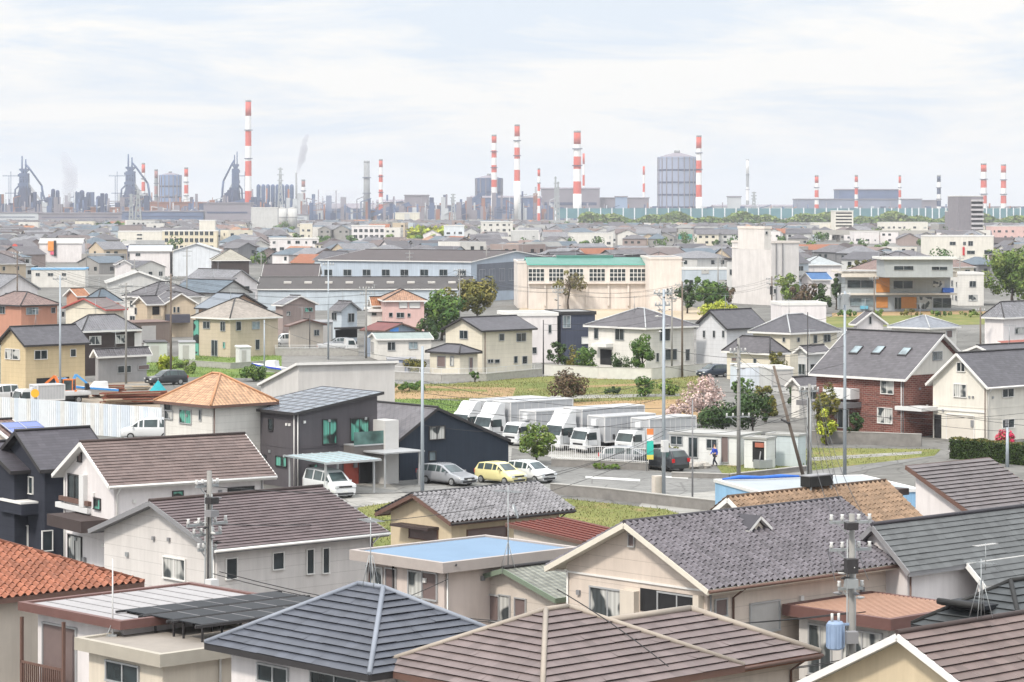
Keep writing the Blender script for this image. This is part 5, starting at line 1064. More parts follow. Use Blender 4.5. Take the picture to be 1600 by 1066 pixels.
# ---------- building plot behind the fence ----------
def excavator(label, px, py, hd, paint):
    t = thing('mini_excavator', label, 'excavator', G(px, py), math.radians(hd))
    for sd in (-1, 1):
        mb = MB(); mb.tube([(-.9, sd*.6, .28), (.9, sd*.6, .28)], .26, 8); mb.box(-.9, sd*.6-.15, .03, .9, sd*.6+.15, .53); mb.build('track', BLACK, t)
    mb = MB(); mb.box(-1.0, -.65, .6, .6, .65, 1.2); mb.build('body', paint, t)
    mb = MB(); mb.box(-.5, -.45, 1.2, .45, .45, 2.2); c = mb.build('cab', P_GLASS, t); mb = MB(); mb.box(-.55, -.5, 2.2, .5, .5, 2.3)
    for x in (-.5, .45):
        for y in (-.45, .45): mb.bar((x, y, 1.2), (x, y, 2.2), .08, .08)
    mb.build('cab_frame', paint, c)
    mb = MB(); mb.bar((.6, 0, .95), (1.5, 0, 2.6), .2, .28); mb.bar((1.5, 0, 2.6), (2.6, 0, 1.7), .16, .22); mb.build('boom', paint, t)
    mb = MB(); mb.hexa([(2.4, -.3, 1.0), (2.9, -.3, 1.1), (2.9, .3, 1.1), (2.4, .3, 1.0), (2.45, -.3, 1.7), (2.75, -.3, 1.7), (2.75, .3, 1.7), (2.45, .3, 1.7)]); mb.build('bucket', P_GRILL, t)
excavator('small orange digger with a raised arm on the building plot', 108, 628, 170, P_ORG)
excavator('small blue digger beside the orange one', 96, 626, 20, P_BLUE)
def boat(label, px, py, hd, stripe):
    t = thing('small_boat', label, 'boat', G(px, py), math.radians(hd)); mb = MB(); xs = [(-2.2, .7, .1), (-1, .85, .05), (.6, .8, .08), (1.7, .45, .3), (2.4, .03, .6)]
    i0 = 0
    for x, w, zb in xs: mb.v += [(x, -w, 1.1+.1*x), (x, -w*.6, zb+.3), (x, w*.6, zb+.3), (x, w, 1.1+.1*x)]
    for j in range(4):
        for k in range(3): mb.idx((j*4+k, j*4+4+k, j*4+5+k, j*4+k+1))
        mb.idx((j*4+3, j*4+7, j*4+4, j*4))
    mb.idx((0, 1, 2, 3)); mb.build('hull', WHITE, t)
    mb = MB()
    for s in (-1, 1):
        for j in range(4): (x, w, z), (x2, w2, z2) = xs[j], xs[j+1]; mb.bar((x, s*(w+.0), 1.0+.1*x), (x2, s*(w2+.0), 1.0+.1*x2), .04, .2)
    mb.build('stripe', stripe, t); mb = MB(); mb.hexa([(-1.2, -.5, .95), (.6, -.5, 1.1), (.6, .5, 1.1), (-1.2, .5, .95), (-1.1, -.45, 1.7), (.1, -.4, 1.7), (.1, .4, 1.7), (-1.1, .45, 1.7)]); mb.build('cabin', WHITE, t)
    mb = MB()
    for x in (-1.4, 1): mb.box(x-.1, -.7, 0, x+.1, .7, .35)
    mb.build('cradle', TRIM_B, t)
boat('white boat with blue stripe laid up on the building plot', 150, 622, 205, plain('blue boat stripe', (.05, .25, .6)))
boat('white boat with a deep blue cover beside the big beige wall', 420, 586, 150, plain('deep blue boat cover', (.03, .06, .45)))
t = thing('cone_tent', 'teal peaked canvas cover standing on the building plot', 'tent', G(247, 618)); mb = MB()
for k in range(8):
    a, b = 2*PI*k/8, 2*PI*(k+1)/8; mb.face([(1.0*math.cos(a), 1.0*math.sin(a), 0), (1.0*math.cos(b), 1.0*math.sin(b), 0), (.9*math.cos(b), .9*math.sin(b), .5), (.9*math.cos(a), .9*math.sin(a), .5)]); mb.face([(.9*math.cos(a), .9*math.sin(a), .5), (.9*math.cos(b), .9*math.sin(b), .5), (0, 0, 1.6)])
mb.build('canvas', plain('teal canvas', (.02, .28, .32), .8, .15, 3), t); mb = MB(); mb.tube([(0, 0, 1.5), (0, 0, 1.8)], .04, 5); mb.build('pole_tip', STEEL, t)
RUST = plain('rust brown timber', (.2, .075, .05), .9, .3, 4); rng = random.Random(5)
def heap(name, label, cat, px, py, w, d, h, mat, n, hd=.3):
    t = thing(name, label, cat, G(px, py), hd); 
    for lay, m in ((0, mat), (1, plain('pale timber', (.42, .34, .25), .9, .25, 4))):
        mb = MB()
        for k in range(n):
            z = .08+h*k/n; y = rng.uniform(-d/2, d/2); x = rng.uniform(-.3, .3); a = rng.uniform(-.12, .12)
            if (k % 4 == 3) == bool(lay): mb.bar((x-w/2*math.cos(a), y-w/2*math.sin(a), z), (x+w/2*math.cos(a), y+w/2*math.sin(a), z+rng.uniform(-.05, .05)), .22, .14)
        mb.build('timber_layer', m, t)
heap('timber_stack', 'rust brown timber stack on the building plot near the tan orange roof', 'timber', 212, 632, 6.5, 1.6, 1.2, RUST, 26)
heap('timber_stack', 'smaller rust brown stack behind the grass mound', 'timber', 170, 620, 3.0, 1.4, 1.2, RUST, 18)
heap('scrap_pile', 'pile of pale planks and panels by the boat', 'timber', 195, 612, 5, 2, .7, CONC, 14, .2)
# white sheet metal fence
t = thing('metal_fence', 'long white sheet metal hoarding round the building plot', 'fence', G(0, 668)); A, B = G(-60, 664)-t.location, G(250, 688)-t.location
FM = [plain('white hoarding sheet', (.62, .65, .68), .5, .08), plain('blueish hoarding sheet', (.54, .59, .65), .5, .08), plain('worn hoarding sheet', (.58, .58, .57), .6, .14)]
d = (B-A); L = d.length; d.normalize(); nn = Vector((-d.y, d.x, 0)); k = 0; x = 0
while x < L-.3:
    w = .55; mb = MB(); p = A+d*x
    for j in range(2): q = p+d*(j*.27); mb.hexa([q, q+d*.2, q+d*.2+nn*.05, q+nn*.05]+[v+Vector((0, 0, 2.75)) for v in (q, q+d*.2, q+d*.2+nn*.05, q+nn*.05)]); q2 = q+d*.2+nn*.04; mb.hexa([q2, q2+d*.07, q2+d*.07+nn*.02, q2+nn*.02]+[v+Vector((0, 0, 2.75)) for v in (q2, q2+d*.07, q2+d*.07+nn*.02, q2+nn*.02)])
    mb.build('sheet_panel', FM[rng.choice((0, 0, 0, 1, 1, 2))], t); x += w
mb = MB(); mb.bar(A+nn*.2+Vector((0, 0, 2.5)), B+nn*.2+Vector((0, 0, 2.5)), .06, .06); mb.bar(A+nn*.2+Vector((0, 0, .6)), B+nn*.2+Vector((0, 0, .6)), .06, .06); mb.build('rail', STEEL, t)
t = thing('warning_sign', 'small yellow round warning sign above the metal hoarding', 'sign', G(53, 672)+Vector((0, .6, 0))); mb = MB(); mb.tube([(0, 0, 0), (0, 0, 3.1)], .03, 5); mb.build('post', STEEL, t)
mb = MB(); mb.disc((0, -.05, 3.2), (0, 1, 0), .38, .04, 14); mb.build('sign_plate', plain('yellow sign', (.75, .38, .03)), t)
# ---------- yard wall with railing, banner, boards ----------
def wall_run(name, label, pts, h, th, mat, cat='wall', rail=0, zb=0):
    P = [G(x, y) for x, y in pts]; t = thing(name, label, cat, P[0]); P = [p-P[0] for p in P]; mb = MB()
    for a, b in zip(P, P[1:]): mb.bar(a+Vector((0, 0, h/2+zb)), b+Vector((0, 0, h/2+zb)), th, h)
    mb.build('wall_body', mat, t)
    mb = MB()
    for a, b in zip(P, P[1:]): mb.bar(a+Vector((0, 0, h+.03+zb)), b+Vector((0, 0, h+.03+zb)), th+.06, .06)
    mb.build('coping', CONC, t)
    if rail:
        mb = MB()
        for a, b in zip(P, P[1:]):
            for z in (.15, rail): mb.bar(a+Vector((0, 0, h+z)), b+Vector((0, 0, h+z)), .05, .05)
            n = int((b-a).length/.16)
            for k in range(n+1): p = a+(b-a)*k/n; r = .06 if k % 12 == 0 else .022; mb.bar(p+Vector((0, 0, h)), p+Vector((0, 0, h+rail)), r, r)
        mb.build('railing', WHITE, t)
    return t
wall_run('yard_wall', 'grey yard wall topped by a white picket railing before the trucks', [(862, 729), (940, 732), (1013, 736)], .55, .18, CONC_D, rail=1.1)
wall_run('garden_wall', 'long pale garden wall in front of the large white house', [(851, 587), (935, 592), (1018, 594), (1112, 585)], 1.3, .15, plain('pale wall render', (.56, .55, .52), .85, .1))
wall_run('garden_wall', 'low block wall with fence round the cream gable house', [(616, 593), (690, 597), (760, 596), (846, 588)], .8, .15, CONC, rail=.7)
wall_run('retaining_wall', 'dark retaining wall along the ditch by the grass plot', [(862, 772), (950, 780), (1060, 793), (1125, 800)], .7, .3, CONC_D)
wall_run('retaining_wall', 'weathered block wall below the red brick house', [(1266, 692), (1330, 694), (1440, 698)], 1.0, .2, CONC_D)
wall_run('retaining_wall', 'low grey kerb wall along the road in front of the huts', [(1050, 746), (1140, 749), (1260, 736)], .35, .25, CONC_D)
def banner(name, label, px, py, h, w, cols, base=0):
    t = thing(name, label, 'banner', G(px, py)); mb = MB(); mb.tube([(0, 0, 0), (0, 0, h+.15)], .03, 6); mb.build('pole', STEEL, t); z = h
    for frac, m in cols:
        mb = MB(); z0 = z-frac*(h-base); k = 8
        for j in range(k):
            za, zc = z-(z-z0)*j/k, z-(z-z0)*(j+1)/k; mb.hexa([(.03, .03*math.sin(zc*3), zc), (.03+w, .03*math.sin(zc*3)+.04, zc), (.03+w, .05+.03*math.sin(zc*3), zc), (.03, .02+.03*math.sin(zc*3), zc), (.03, .03*math.sin(za*3), za), (.03+w, .03*math.sin(za*3)+.04, za), (.03+w, .05+.03*math.sin(za*3), za), (.03, .02+.03*math.sin(za*3), za)])
        mb.build('flag_band', m, t); z = z0
B_ORG = plain('orange cloth', (.72, .24, .08)); B_TEAL = plain('green teal cloth', (.03, .42, .34)); B_YEL = plain('yellow cloth', (.7, .6, .12)); B_BLU = plain('blue cloth', (.04, .2, .7)); B_RED = plain('red white cloth', (.7, .2, .22)); B_WHT = plain('white cloth', (.7, .7, .7))
banner('banner_flag', 'green banner with an orange top beside the black hatchback', 1010, 737, 3.2, .5, [(.2, B_ORG), (.2, B_WHT), (.45, B_TEAL), (.15, B_YEL)], .9)
banner('banner_flag', 'tall blue and red banner before the dark carport', 549, 541, 3.6, .65, [(.4, B_RED), (.6, B_BLU)], .6)
t = thing('sign_board', 'blue upright sign board on the car lot near the brown gable', 'sign', G(462, 541)); mb = MB(); mb.box(-.4, -.05, .9, .4, .05, 3.0); mb.build('sign_plate', plain('bright blue sign', (.03, .3, .75)), t)
for x in (-.35, .35): mb = MB(); mb.box(x-.04, .05, 0, x+.04, .11, 3.0); mb.build('post', STEEL, t)
t = thing('billboard', 'billboard on three dark legs with a red dot far left', 'billboard', at(23, 900)); mb = MB(); mb.box(-2.6, -.3, 4.5, 2.6, .3, 6.8); mb.build('sign_panel', plain('dark sign frame', (.16, .15, .18)), t); mb = MB(); mb.disc((.1, -.34, 5.9), (0, 1, 0), .9, .06, 14); mb.build('red_disc', plain('red disc', (.62, .1, .08)), t)
for x in (-1.8, 0, 1.8): mb = MB(); mb.box(x-.22, -.2, -1, x+.22, .2, 4.5); mb.build('leg', TRIM_D, t)
mb = MB(); mb.box(0, 0, 0, .1, .1, .1)
def store(label, px, py, w, d, h, rz, mat, roof):
    t = thing('storage_shed', label, 'shed', G(px, py), rz); mb = MB(); mb.box(-w/2, -d/2, 0, w/2, d/2, h); mb.build('wall', mat, t); mb = MB(); mb.hexa([(-w/2-.1, -d/2-.1, h), (w/2+.1, -d/2-.1, h), (w/2+.1, d/2+.1, h), (-w/2-.1, d/2+.1, h), (-w/2-.1, -d/2-.1, h+.08), (w/2+.1, -d/2-.1, h+.08), (w/2+.1, d/2+.1, h+.25), (-w/2-.1, d/2+.1, h+.25)]); mb.build('roof', roof, t); mb = MB(); mb.box(-w*.3, -d/2-.03, .1, w*.1, -d/2, h*.85); mb.build('door', SHUT_L, t)
RIB = wallm('ribbed white sheet', (.52, .54, .52), 'board', .25)
store('ribbed white storage shed beside the tan houses', 243, 566, 2.6, 2.0, 2.5, .3, RIB, TRIM_D)
store('white garden shed at the corner of the large sand house', 292, 562, 2.0, 1.6, 2.2, .2, WHITE, TRIM_G)
store('tall white locker shed in front of the sand house', 380, 572, 1.5, 1.2, 2.3, .5, WHITE, WHITE)
store('blue grey container by the low block wall', 627, 589, 3.2, 2.0, 2.0, .1, plain('container blue', (.2, .24, .36)), TRIM_G)
store('grey tin shed between the brown gable and pale blue houses', 505, 536, 5, 4, 3, .4, wallm('tin sheet', (.3, .31, .32), 'board', .3), TRIM_G)
store('brown tin shed left of the tan wide gable house', 226, 536, 6, 4, 3.0, .7, wallm('brown tin sheet', (.2, .16, .14), 'board', .3), TRIM_B)
wall_run('garden_wall', 'grey block wall along the grass bank of the sand house', [(286, 572), (360, 577), (432, 572)], .7, .15, CONC, rail=0)
wall_run('garden_wall', 'low wall beside the car lot of the blue sign', [(430, 556), (500, 556), (560, 556)], .9, .15, CONC, rail=.5)
car('parked_car', 'silver car parked on the lot behind the flat bed truck', 'hatch', 530, 545, 195, P_SILVER)
# hut yard clutter
t = thing('cabinet', 'white switch cabinet on the road corner by the tall pole', 'cabinet', G(1028, 778), .4); mb = MB(); mb.box(-.35, -.25, 0, .35, .25, 1.5); mb.build('casing', plain('cream cabinet', (.55, .5, .44)), t); mb = MB(); mb.box(-.3, -.27, .1, .3, -.25, 1.4); mb.build('door', plain('cream cabinet door', (.5, .46, .4)), t)
t = thing('bicycle_rack', 'cluttered grey machine under the open fronted hut', 'machine', G(1192, 733), .5); mb = MB(); mb.box(-.6, -.4, .1, .6, .4, .7); mb.build('casing', STEEL, t); mb = MB(); mb.tube([(-.5, -.3, .7), (-.2, 0, 1.3), (.4, .1, 1.2)], .06, 6); mb.build('pipe', TRIM_G, t)
STONE = plain('pale garden stone', (.36, .34, .31), .9, .25, 3)
for k, (x, y) in enumerate(((1040, 729), (1052, 731), (1064, 729), (1076, 731), (1089, 732), (1099, 731))):
    mb = MB(); r = random.Random(k); n = 7; i0 = 0
    for j in range(4):
        rr = (.42, .5, .38, .08)[j]
        for q in range(n): a = 2*PI*q/n; e = r.uniform(.8, 1.2); mb.v.append((rr*e*math.cos(a)*1.3, rr*e*math.sin(a), (0, .18, .4, .5)[j]))
    for j in range(3):
        for q in range(n): mb.idx((j*n+q, j*n+(q+1) % n, j*n+n+(q+1) % n, j*n+n+q))
    mb.idx([3*n+q for q in range(n)]); o = mb.build('garden_stone', STONE, None, G(x, y), (0, 0, k)); tag(o, 'pale rounded stone in the row before the long white hut', 'stone', 'stones along the hut')
# ---------- the walking person ----------
def person(label, px, py, hd):
    t = thing('person', label, 'person', G(px, py), math.radians(hd))
    def skin(name, mat, V, E, R_, parent):
        me = bpy.data.meshes.new(name); me.from_pydata(V, E, []); me.materials.append(mat); o = bpy.data.objects.new(name, me); COL.objects.link(o); o.parent = parent
        m = o.modifiers.new('skin', 'SKIN'); me.skin_vertices.new() if not me.skin_vertices else None
        for v, r in zip(me.skin_vertices[0].data, R_): v.radius = (r, r)
        me.skin_vertices[0].data[0].use_root = True
        o.modifiers.new('sub', 'SUBSURF').render_levels = 1; return o
    # x forward, mid-stride, arms swinging
    V = [(0, 0, .92), (0, 0, 1.15), (.02, 0, 1.38), (.03, 0, 1.48), (.05, 0, 1.60), (.07, 0, 1.68), (0, .09, .86), (.14, .09, .48), (.20, .09, .09), (.32, .09, .04), (0, -.09, .86), (-.02, -.09, .47), (-.24, -.09, .12), (-.14, -.09, .05),
         (.02, .19, 1.36), (-.10, .24, 1.10), (-.02, .25, .88), (.02, .25, .79), (.02, -.19, 1.36), (.10, -.24, 1.10), (.26, -.23, .93), (.32, -.22, .86)]
    E = [(0, 1), (1, 2), (2, 3), (3, 4), (4, 5), (0, 6), (6, 7), (7, 8), (8, 9), (0, 10), (10, 11), (11, 12), (12, 13), (2, 14), (14, 15), (15, 16), (16, 17), (2, 18), (18, 19), (19, 20), (20, 21)]
    R_ = [.13, .14, .13, .055, .085, .07, .085, .058, .042, .035, .085, .058, .042, .035, .06, .045, .032, .035, .06, .045, .032, .035]
    skin('body', plain('skin', (.5, .32, .23)), V, E, R_, t)
    skin('jacket', plain('blue work jacket', (.02, .06, .42), .8, .15, 6), [V[0], V[1], V[2], V[14], V[15], V[16], V[18], V[19], V[20]], [(0, 1), (1, 2), (2, 3), (3, 4), (4, 5), (2, 6), (6, 7), (7, 8)], [.155, .165, .155, .08, .065, .05, .08, .065, .05], t)
    skin('trousers', plain('dark work trousers', (.03, .032, .045), .8, .15, 6), [V[0], V[6], V[7], V[8], V[10], V[11], V[12]], [(0, 1), (1, 2), (2, 3), (0, 4), (4, 5), (5, 6)], [.145, .1, .075, .06, .1, .075, .06], t)
    skin('cap', plain('dark cap', (.03, .03, .05)), [(.04, 0, 1.68), (.05, 0, 1.74), (.16, 0, 1.68)], [(0, 1), (0, 2)], [.095, .07, .04], t)
    for i, j in ((8, 9), (12, 13)): skin('shoe', BLACK, [V[i], V[j]], [(0, 1)], [.055, .045], t)
person('person walking in a blue jacket, dark trousers and dark cap', 1117, 729, 200)
# ---------- poles and wires ----------
POLE = plain('pole concrete', (.24, .235, .225), .85, .12, 2); POLE_S = plain('pale steel pole', (.34, .38, .42), .5, .08, 1.5, metal=.2); POLE_B = plain('brown stained pole', (.15, .12, .1), .9, .2, 2); INS = plain('white insulator', (.55, .55, .54), .3, .05); TRANS = plain('blue grey transformer', (.24, .32, .46), .5, .1)
POLES = {}
def pole(key, label, px, pyb, pyt, arms=((.4, 1.6),), mat=None, r=.16, trans=None, hd=44, cables=0, tilt=None, boxes=()):
    P = G(px, pyb); hgt = zat(pyt, P.y); mat = mat or POLE; t = thing('utility_pole', label, 'utility pole', P, math.radians(hd))
    mb = MB(); mb.tube([(0, 0, -.3), (0, 0, hgt)], r, 9, r2=r*.62); mb.build('pole', mat, t)
    for dz, w in arms:
        z = hgt-dz; mb = MB(); mb.bar((-w/2, .14, z), (w/2, .14, z), .09, .1); mb.bar((-w*.35, .14, z), (0, .05, z-.5), .04, .04); a = mb.build('crossarm', STEEL, t)
        for u in (-.46, -.2, .2, .46):
            mb = MB(); mb.tube([(u*w, .14, z+.04), (u*w, .14, z+.12), (u*w, .14, z+.2), (u*w, .14, z+.27)], [.03, .085, .05, .07], 7); mb.build('insulator', INS, a)
    rf = random.Random(int(px))
    if len(arms) > 1:
        for k in range(9):
            z = hgt-rf.uniform(.3, 3.2); a = rf.uniform(0, 6.3); d = Vector((math.cos(a), math.sin(a), 0)); c = d*rf.uniform(.2, .55)+Vector((0, 0, z)); mb = MB(); mb.tube([c-d*.16, c-d*.05, c+d*.05, c+d*.16], [.03, .07, .05, .02], 6); mb.bar(Vector((0, 0, z)), c, .03, .03); mb.build('strain_clamp', (TRIM_D, INS, TRIM_G)[k % 3], t)
    if trans:
        for k, (z, sd) in enumerate(trans):
            z = hgt-z; mb = MB(); x, y = .42*sd, -.1; mb.bar((0, 0, z+.3), (x, y, z+.3), .08, .08); mb.tube([(x, y, z-.55), (x, y, z-.5), (x, y, z+.35), (x, y, z+.42)], [.2, .3, .3, .24], 14, sm=False)
            for q in range(10): a = 2*PI*q/10; mb.bar((x+.31*math.cos(a), y+.31*math.sin(a), z-.45), (x+.31*math.cos(a), y+.31*math.sin(a), z+.3), .02, .05)
            tr = mb.build('transformer', TRANS, t); mb = MB()
            for q in (-.12, .12): mb.tube([(x+q, y, z+.4), (x+q, y, z+.7)], .05, 6)
            mb.build('bushing', INS, tr)
    for k in range(cables):
        a = 1.1*k+.4; mb = MB(); mb.tube([(r*1.15*math.cos(a), r*1.15*math.sin(a), .5), (r*.95*math.cos(a), r*.95*math.sin(a), hgt-.9)], .03, 5); mb.build('riser_cable', TRIM_D if k % 2 else STEEL, t)
    for z0, z1, m in boxes: mb = MB(); mb.box(-.35, -.55, hgt-z1, .05, -.18, hgt-z0); mb.build('equipment_box', m, t)
    if tilt:
        t.rotation_euler = (tilt[0], tilt[1], 0)
    POLES[key] = (P, hgt, math.radians(hd)); return t
pole('A', 'concrete utility pole with racks of dark fittings before the brown slate house', 327, 1114, 736, ((.6, 1.1), (2.1, 2.0), (2.5, 1.4), (3.1, .9)), r=.16, cables=5, boxes=((4.2, 4.55, WHITE), (1.0, 1.25, TRIM_D), (1.5, 1.75, TRIM_G)))
pole('B', 'concrete utility pole with white insulators and a ribbed blue transformer', 1331, 1223, 803, ((.3, 1.5), (1.25, 1.5), (2.6, .9)), r=.16, trans=((4.1, -1.5),), cables=3, hd=12, boxes=((1.5, 2.0, TRIM_D), (2.2, 2.5, STEEL), (4.0, 4.4, TRIM_G), (.25, .5, TRIM_D)))
pole('C', 'tall steel grey pole beside the road corner and the green banner', 1037, 779, 452, ((.3, 1.4), (1.1, 1.2)), POLE_S, .14, hd=30, cables=1, boxes=((10.2, 11.0, WHITE),))
pole('D', 'pale steel pole rising in front of the ink blue barn', 660, 775, 541, (), POLE_S, .14)
pole('E', 'pale steel pole in front of the red brick house', 1320, 745, 455, ((.4, 1.0),), POLE_S, .14, hd=20, boxes=((.2, 1.0, STEEL),))
pole('F', 'concrete pole with a wide low crossarm beside the huts', 1154, 760, 528, ((1.0, 1.2), (5.6, 1.8)), r=.15, cables=1, hd=15)
pole('G', 'thin dark pole in front of the long white hut', 1082, 780, 625, (), TRIM_G, .07)
pole('H', 'concrete pole with bundled cables where the leaning brown pole meets the tan roof', 1265, 790, 600, ((.5, 1.4),), r=.15, cables=5, hd=15)
pole('I', 'thin dark pole in front of the white hip roofed house', 1262, 640, 488, (), TRIM_D, .07)
pole('J', 'brown pole left of the large white hip roofed house', 1066, 590, 440, ((.4, 1.6),), POLE_B, .14, hd=10)
pole('K', 'grey pole in front of the corner of the large white house', 1050, 590, 448, ((.5, 1.6), (1.4, 1.2)), r=.13, hd=10)
pole('L', 'concrete pole in front of the timber house and tan houses', 197, 600, 442, ((.4, 1.6), (1.2, 1.2)), r=.14, hd=20)
pole('M', 'brown grey pole between the tan wide gable and the sand house', 267, 588, 428, ((.5, 1.7), (1.2, 1.2)), POLE_B, .15, hd=20)
pole('N', 'pale pole rising before the yellow sided house', 94, 632, 430, ((.4, 1.4),), POLE_S, .13, hd=20)
pole('O', 'thin pale pole beside the corner of the large sand coloured house', 413, 590, 500, (), POLE_S, .11)
pole('P', 'grey pole with white fittings near the blue banner', 572, 560, 448, ((.3, 1.8), (1.0, 1.5)), r=.15, hd=5)
pole('Q', 'grey pole in front of the cream low gable building', 513, 562, 408, ((.5, 1.4),), POLE_S, .13, hd=5)
pole('R', 'dark thin pole in front of the cream low gable building', 484, 552, 492, (), TRIM_D, .08)
pole('S', 'brown pole left of the terracotta house walls', 27, 520, 392, ((.4, 1.6), (1.0, 1.2)), POLE_B, .14, hd=8)
pole('T', 'thin dark pole before the white cube house', 849, 585, 500, (), TRIM_D, .09)
pole('U', 'concrete pole with crossarm before the school hall trees', 872, 560, 446, ((.4, 1.8), (.9, 1.4)), r=.13, hd=5)
pole('V', 'pole with dark fittings beside the bare cream block', 1206, 520, 432, ((.4, 1.8), (1.1, 1.6), (1.8, 1.4)), POLE_B, .17, hd=5, boxes=((1.5, 2.8, TRIM_D),))
pole('W', 'brown pole in front of the grey school building', 1366, 520, 432, ((.4, 1.4),), POLE_B, .12, hd=5)
pole('X', 'dark wooden pole beside the white house at the right edge', 1532, 560, 480, ((.5, 1.2),), POLE_B, .14, hd=5)
pole('Y', 'pole before the green trees at the left of the cream school block', 718, 520, 420, ((.3, 1.8), (1.0, 1.4)), r=.14, hd=5)
pole('Z', 'short pale pole behind the trimmed hedge at the right', 1574, 730, 668, (), POLE_S, .15)
for k, (x, yb, yt) in enumerate(((292, 505, 388), (210, 470, 405), (640, 470, 392), (1122, 480, 400), (1500, 470, 400), (760, 470, 384), (1128, 440, 372), (135, 440, 372), (408, 470, 395))):
    P = G(x, yb); t = thing('utility_pole', 'thin grey utility pole standing among the rows of far roofs', 'utility pole', P, .2, 'poles among the far roofs'); hh = zat(yt, P.y)
    mb = MB(); mb.tube([(0, 0, 0), (0, 0, hh)], .15, 6, r2=.1); mb.build('pole', POLE, t); mb = MB(); mb.bar((-.9, 0, hh-.5), (.9, 0, hh-.5), .1, .1); mb.bar((-.7, 0, hh-1.3), (.7, 0, hh-1.3), .1, .1); mb.build('crossarm', STEEL, t)
# leaning brown pole by the pale hut
a, b = Vector((*G(1262, 770).xy, 0)), None; Y = a.y-1.5; top = at(1209, Y, zat(572, Y)); t = thing('leaning_pole', 'dark brown pole leaning steeply left across the pale blue hut', 'pole', a)
mb = MB(); mb.tube([(0, 0, 0), top-a], .13, 8, r2=.09); mb.build('pole', POLE_B, t); mb = MB(); q = (top-a)*.55; mb.bar(q-Vector((.0, .2, 0)), q+Vector((-.5, .2, .25)), .2, .12); mb.build('bracket', TRIM_D, t)
WIRE = plain('black wire', (.03, .03, .032), .6, .1)
def wire(label, A, B, sag=.6, r=.014, group='overhead wires', n=14):
    A, B = Vector(A), Vector(B); pts = [A+(B-A)*(k/n)-Vector((0, 0, sag*4*(k/n)*(1-k/n))) for k in range(n+1)]
    mb = MB(); mb.tube([p-A for p in pts], r, 4, cap=False); o = mb.build('overhead_wire', WIRE, None, A); return tag(o, label, 'wire', group)
def top(key, dz=.3, u=0.0): P, h, a = POLES[key]; return P+Vector((u*math.cos(a), u*math.sin(a), h-dz))
def span(label, k1, k2, zs, sag=.8, us=(0,), r=.014):
    for z1, z2 in zs:
        for u in us: wire(label, top(k1, z1, u), top(k2, z2, u), sag, r)
W_ = 'overhead wire running between '
span(W_+'the pole at the brown slate house and the ribbed transformer pole', 'A', 'B', ((4.0, 3.4), (6.8, 5.0)), 1.2, (0, .5), .017)
span(W_+'the transformer pole and the bundled cable pole', 'B', 'H', ((.3, .3), (2.3, .5)), 1.0, (-.6, 0, .6))
span(W_+'the road corner pole and the bundled cable pole', 'C', 'H', ((8.5, .5), (9.5, 1.4)), .9, (0,))
span(W_+'the barn pole and the road corner pole', 'D', 'C', ((3.2, 6.2), (4.2, 7.4), (5.4, 8.6)), .8, (0,))
span(W_+'the road corner pole and the steel pole at the brick house', 'C', 'E', ((4.0, 4.0), (5.2, 5.3), (6.4, 6.5)), .8)
span(W_+'the hut pole and the steel pole at the brick house', 'F', 'E', ((1.0, 3.0), (5.6, 7.6)), .6, (-.4, .4))
span(W_+'the brown pole and the grey pole by the large white house', 'J', 'U', ((.4, .4), (1.0, .9)), .8, (-.6, .6))
span(W_+'the timber house pole and the wide gable pole', 'L', 'M', ((.3, .5), (1.2, 1.2), (2.2, 2.2)), .5, (-.5, .5))
span(W_+'the wide gable pole and the banner pole', 'M', 'P', ((.5, .3), (1.2, 1.0), (2.0, 2.0)), .9, (-.5, .5))
span(W_+'the yellow house pole and the timber house pole', 'N', 'L', ((.4, .4), (3, 2.0)), .6, (0, .4))
span(W_+'the terracotta house pole and the timber house pole', 'S', 'L', ((.4, .4), (1.0, 1.2)), .6, (-.5, .5))
span(W_+'the banner pole and the tree pole', 'P', 'Y', ((.3, .3), (1.0, 1.0)), .7, (-.6, .6))
span(W_+'the tree pole and the school hall pole', 'Y', 'U', ((.3, .4), (1.0, .9)), .8, (-.6, .6))
span(W_+'the brown pole and the dark fitting pole', 'J', 'V', ((.4, .4), (1.2, 1.1)), .8, (-.6, .6))
span(W_+'the dark fitting pole and the school pole', 'V', 'W', ((.4, .4), (1.1, 1.0)), .8, (-.5, .5))
span(W_+'the school pole and the right edge pole', 'W', 'X', ((.4, .5),), .7, (-.5, .5))
span(W_+'the barn pole and the hut pole', 'D', 'F', ((2.4, 4.6), (3.6, 6.0)), 1.0)
span(W_+'the hut pole and the bundled cable pole', 'F', 'H', ((.9, .5), (5.6, 2.0)), .5, (-.5, .5))
span(W_+'the sand house pole and the barn pole', 'O', 'D', ((.4, 1.0),), .6, (0,))
span(W_+'the dark thin pole and the brick house pole', 'I', 'E', ((.5, 1.2),), .5, (0,))
span(W_+'the grey and brown poles at the large house', 'K', 'J', ((1.4, 1.2), (.5, .4)), .2, (-.5, .5))
span(W_+'the thin cube house pole and the grey pole', 'T', 'K', ((.5, 2.6), (1.2, 3.4)), .6, (0,))
span(W_+'the hut pole and the steel hedge pole', 'F', 'Z', ((3.0, .3),), .7, (0,))
span(W_+'the brown slate house pole and the roadside cabinet pole', 'A', 'C', ((.6, 9.9), (2.1, 10.6)), 1.6, (0,), .016)
wire('drooping wire from the brown slate house pole to the blue black roof', top('A', 5.5), G(565, 955, 6.6), .8, .018, None)
wire('wire from the brown slate house pole off the left edge', top('A', 5.2), G(-20, 905, 6.0), 1.0, .018, None)
wire('second drooping wire from the brown slate house pole to the taupe parapet', top('A', 6.4), G(700, 905, 5.2), .6, .016, None)
wire('long wire crossing the grass plot to the road corner pole', top('C', 9.6), G(640, 775, 5.0), 1.0, .016, None)
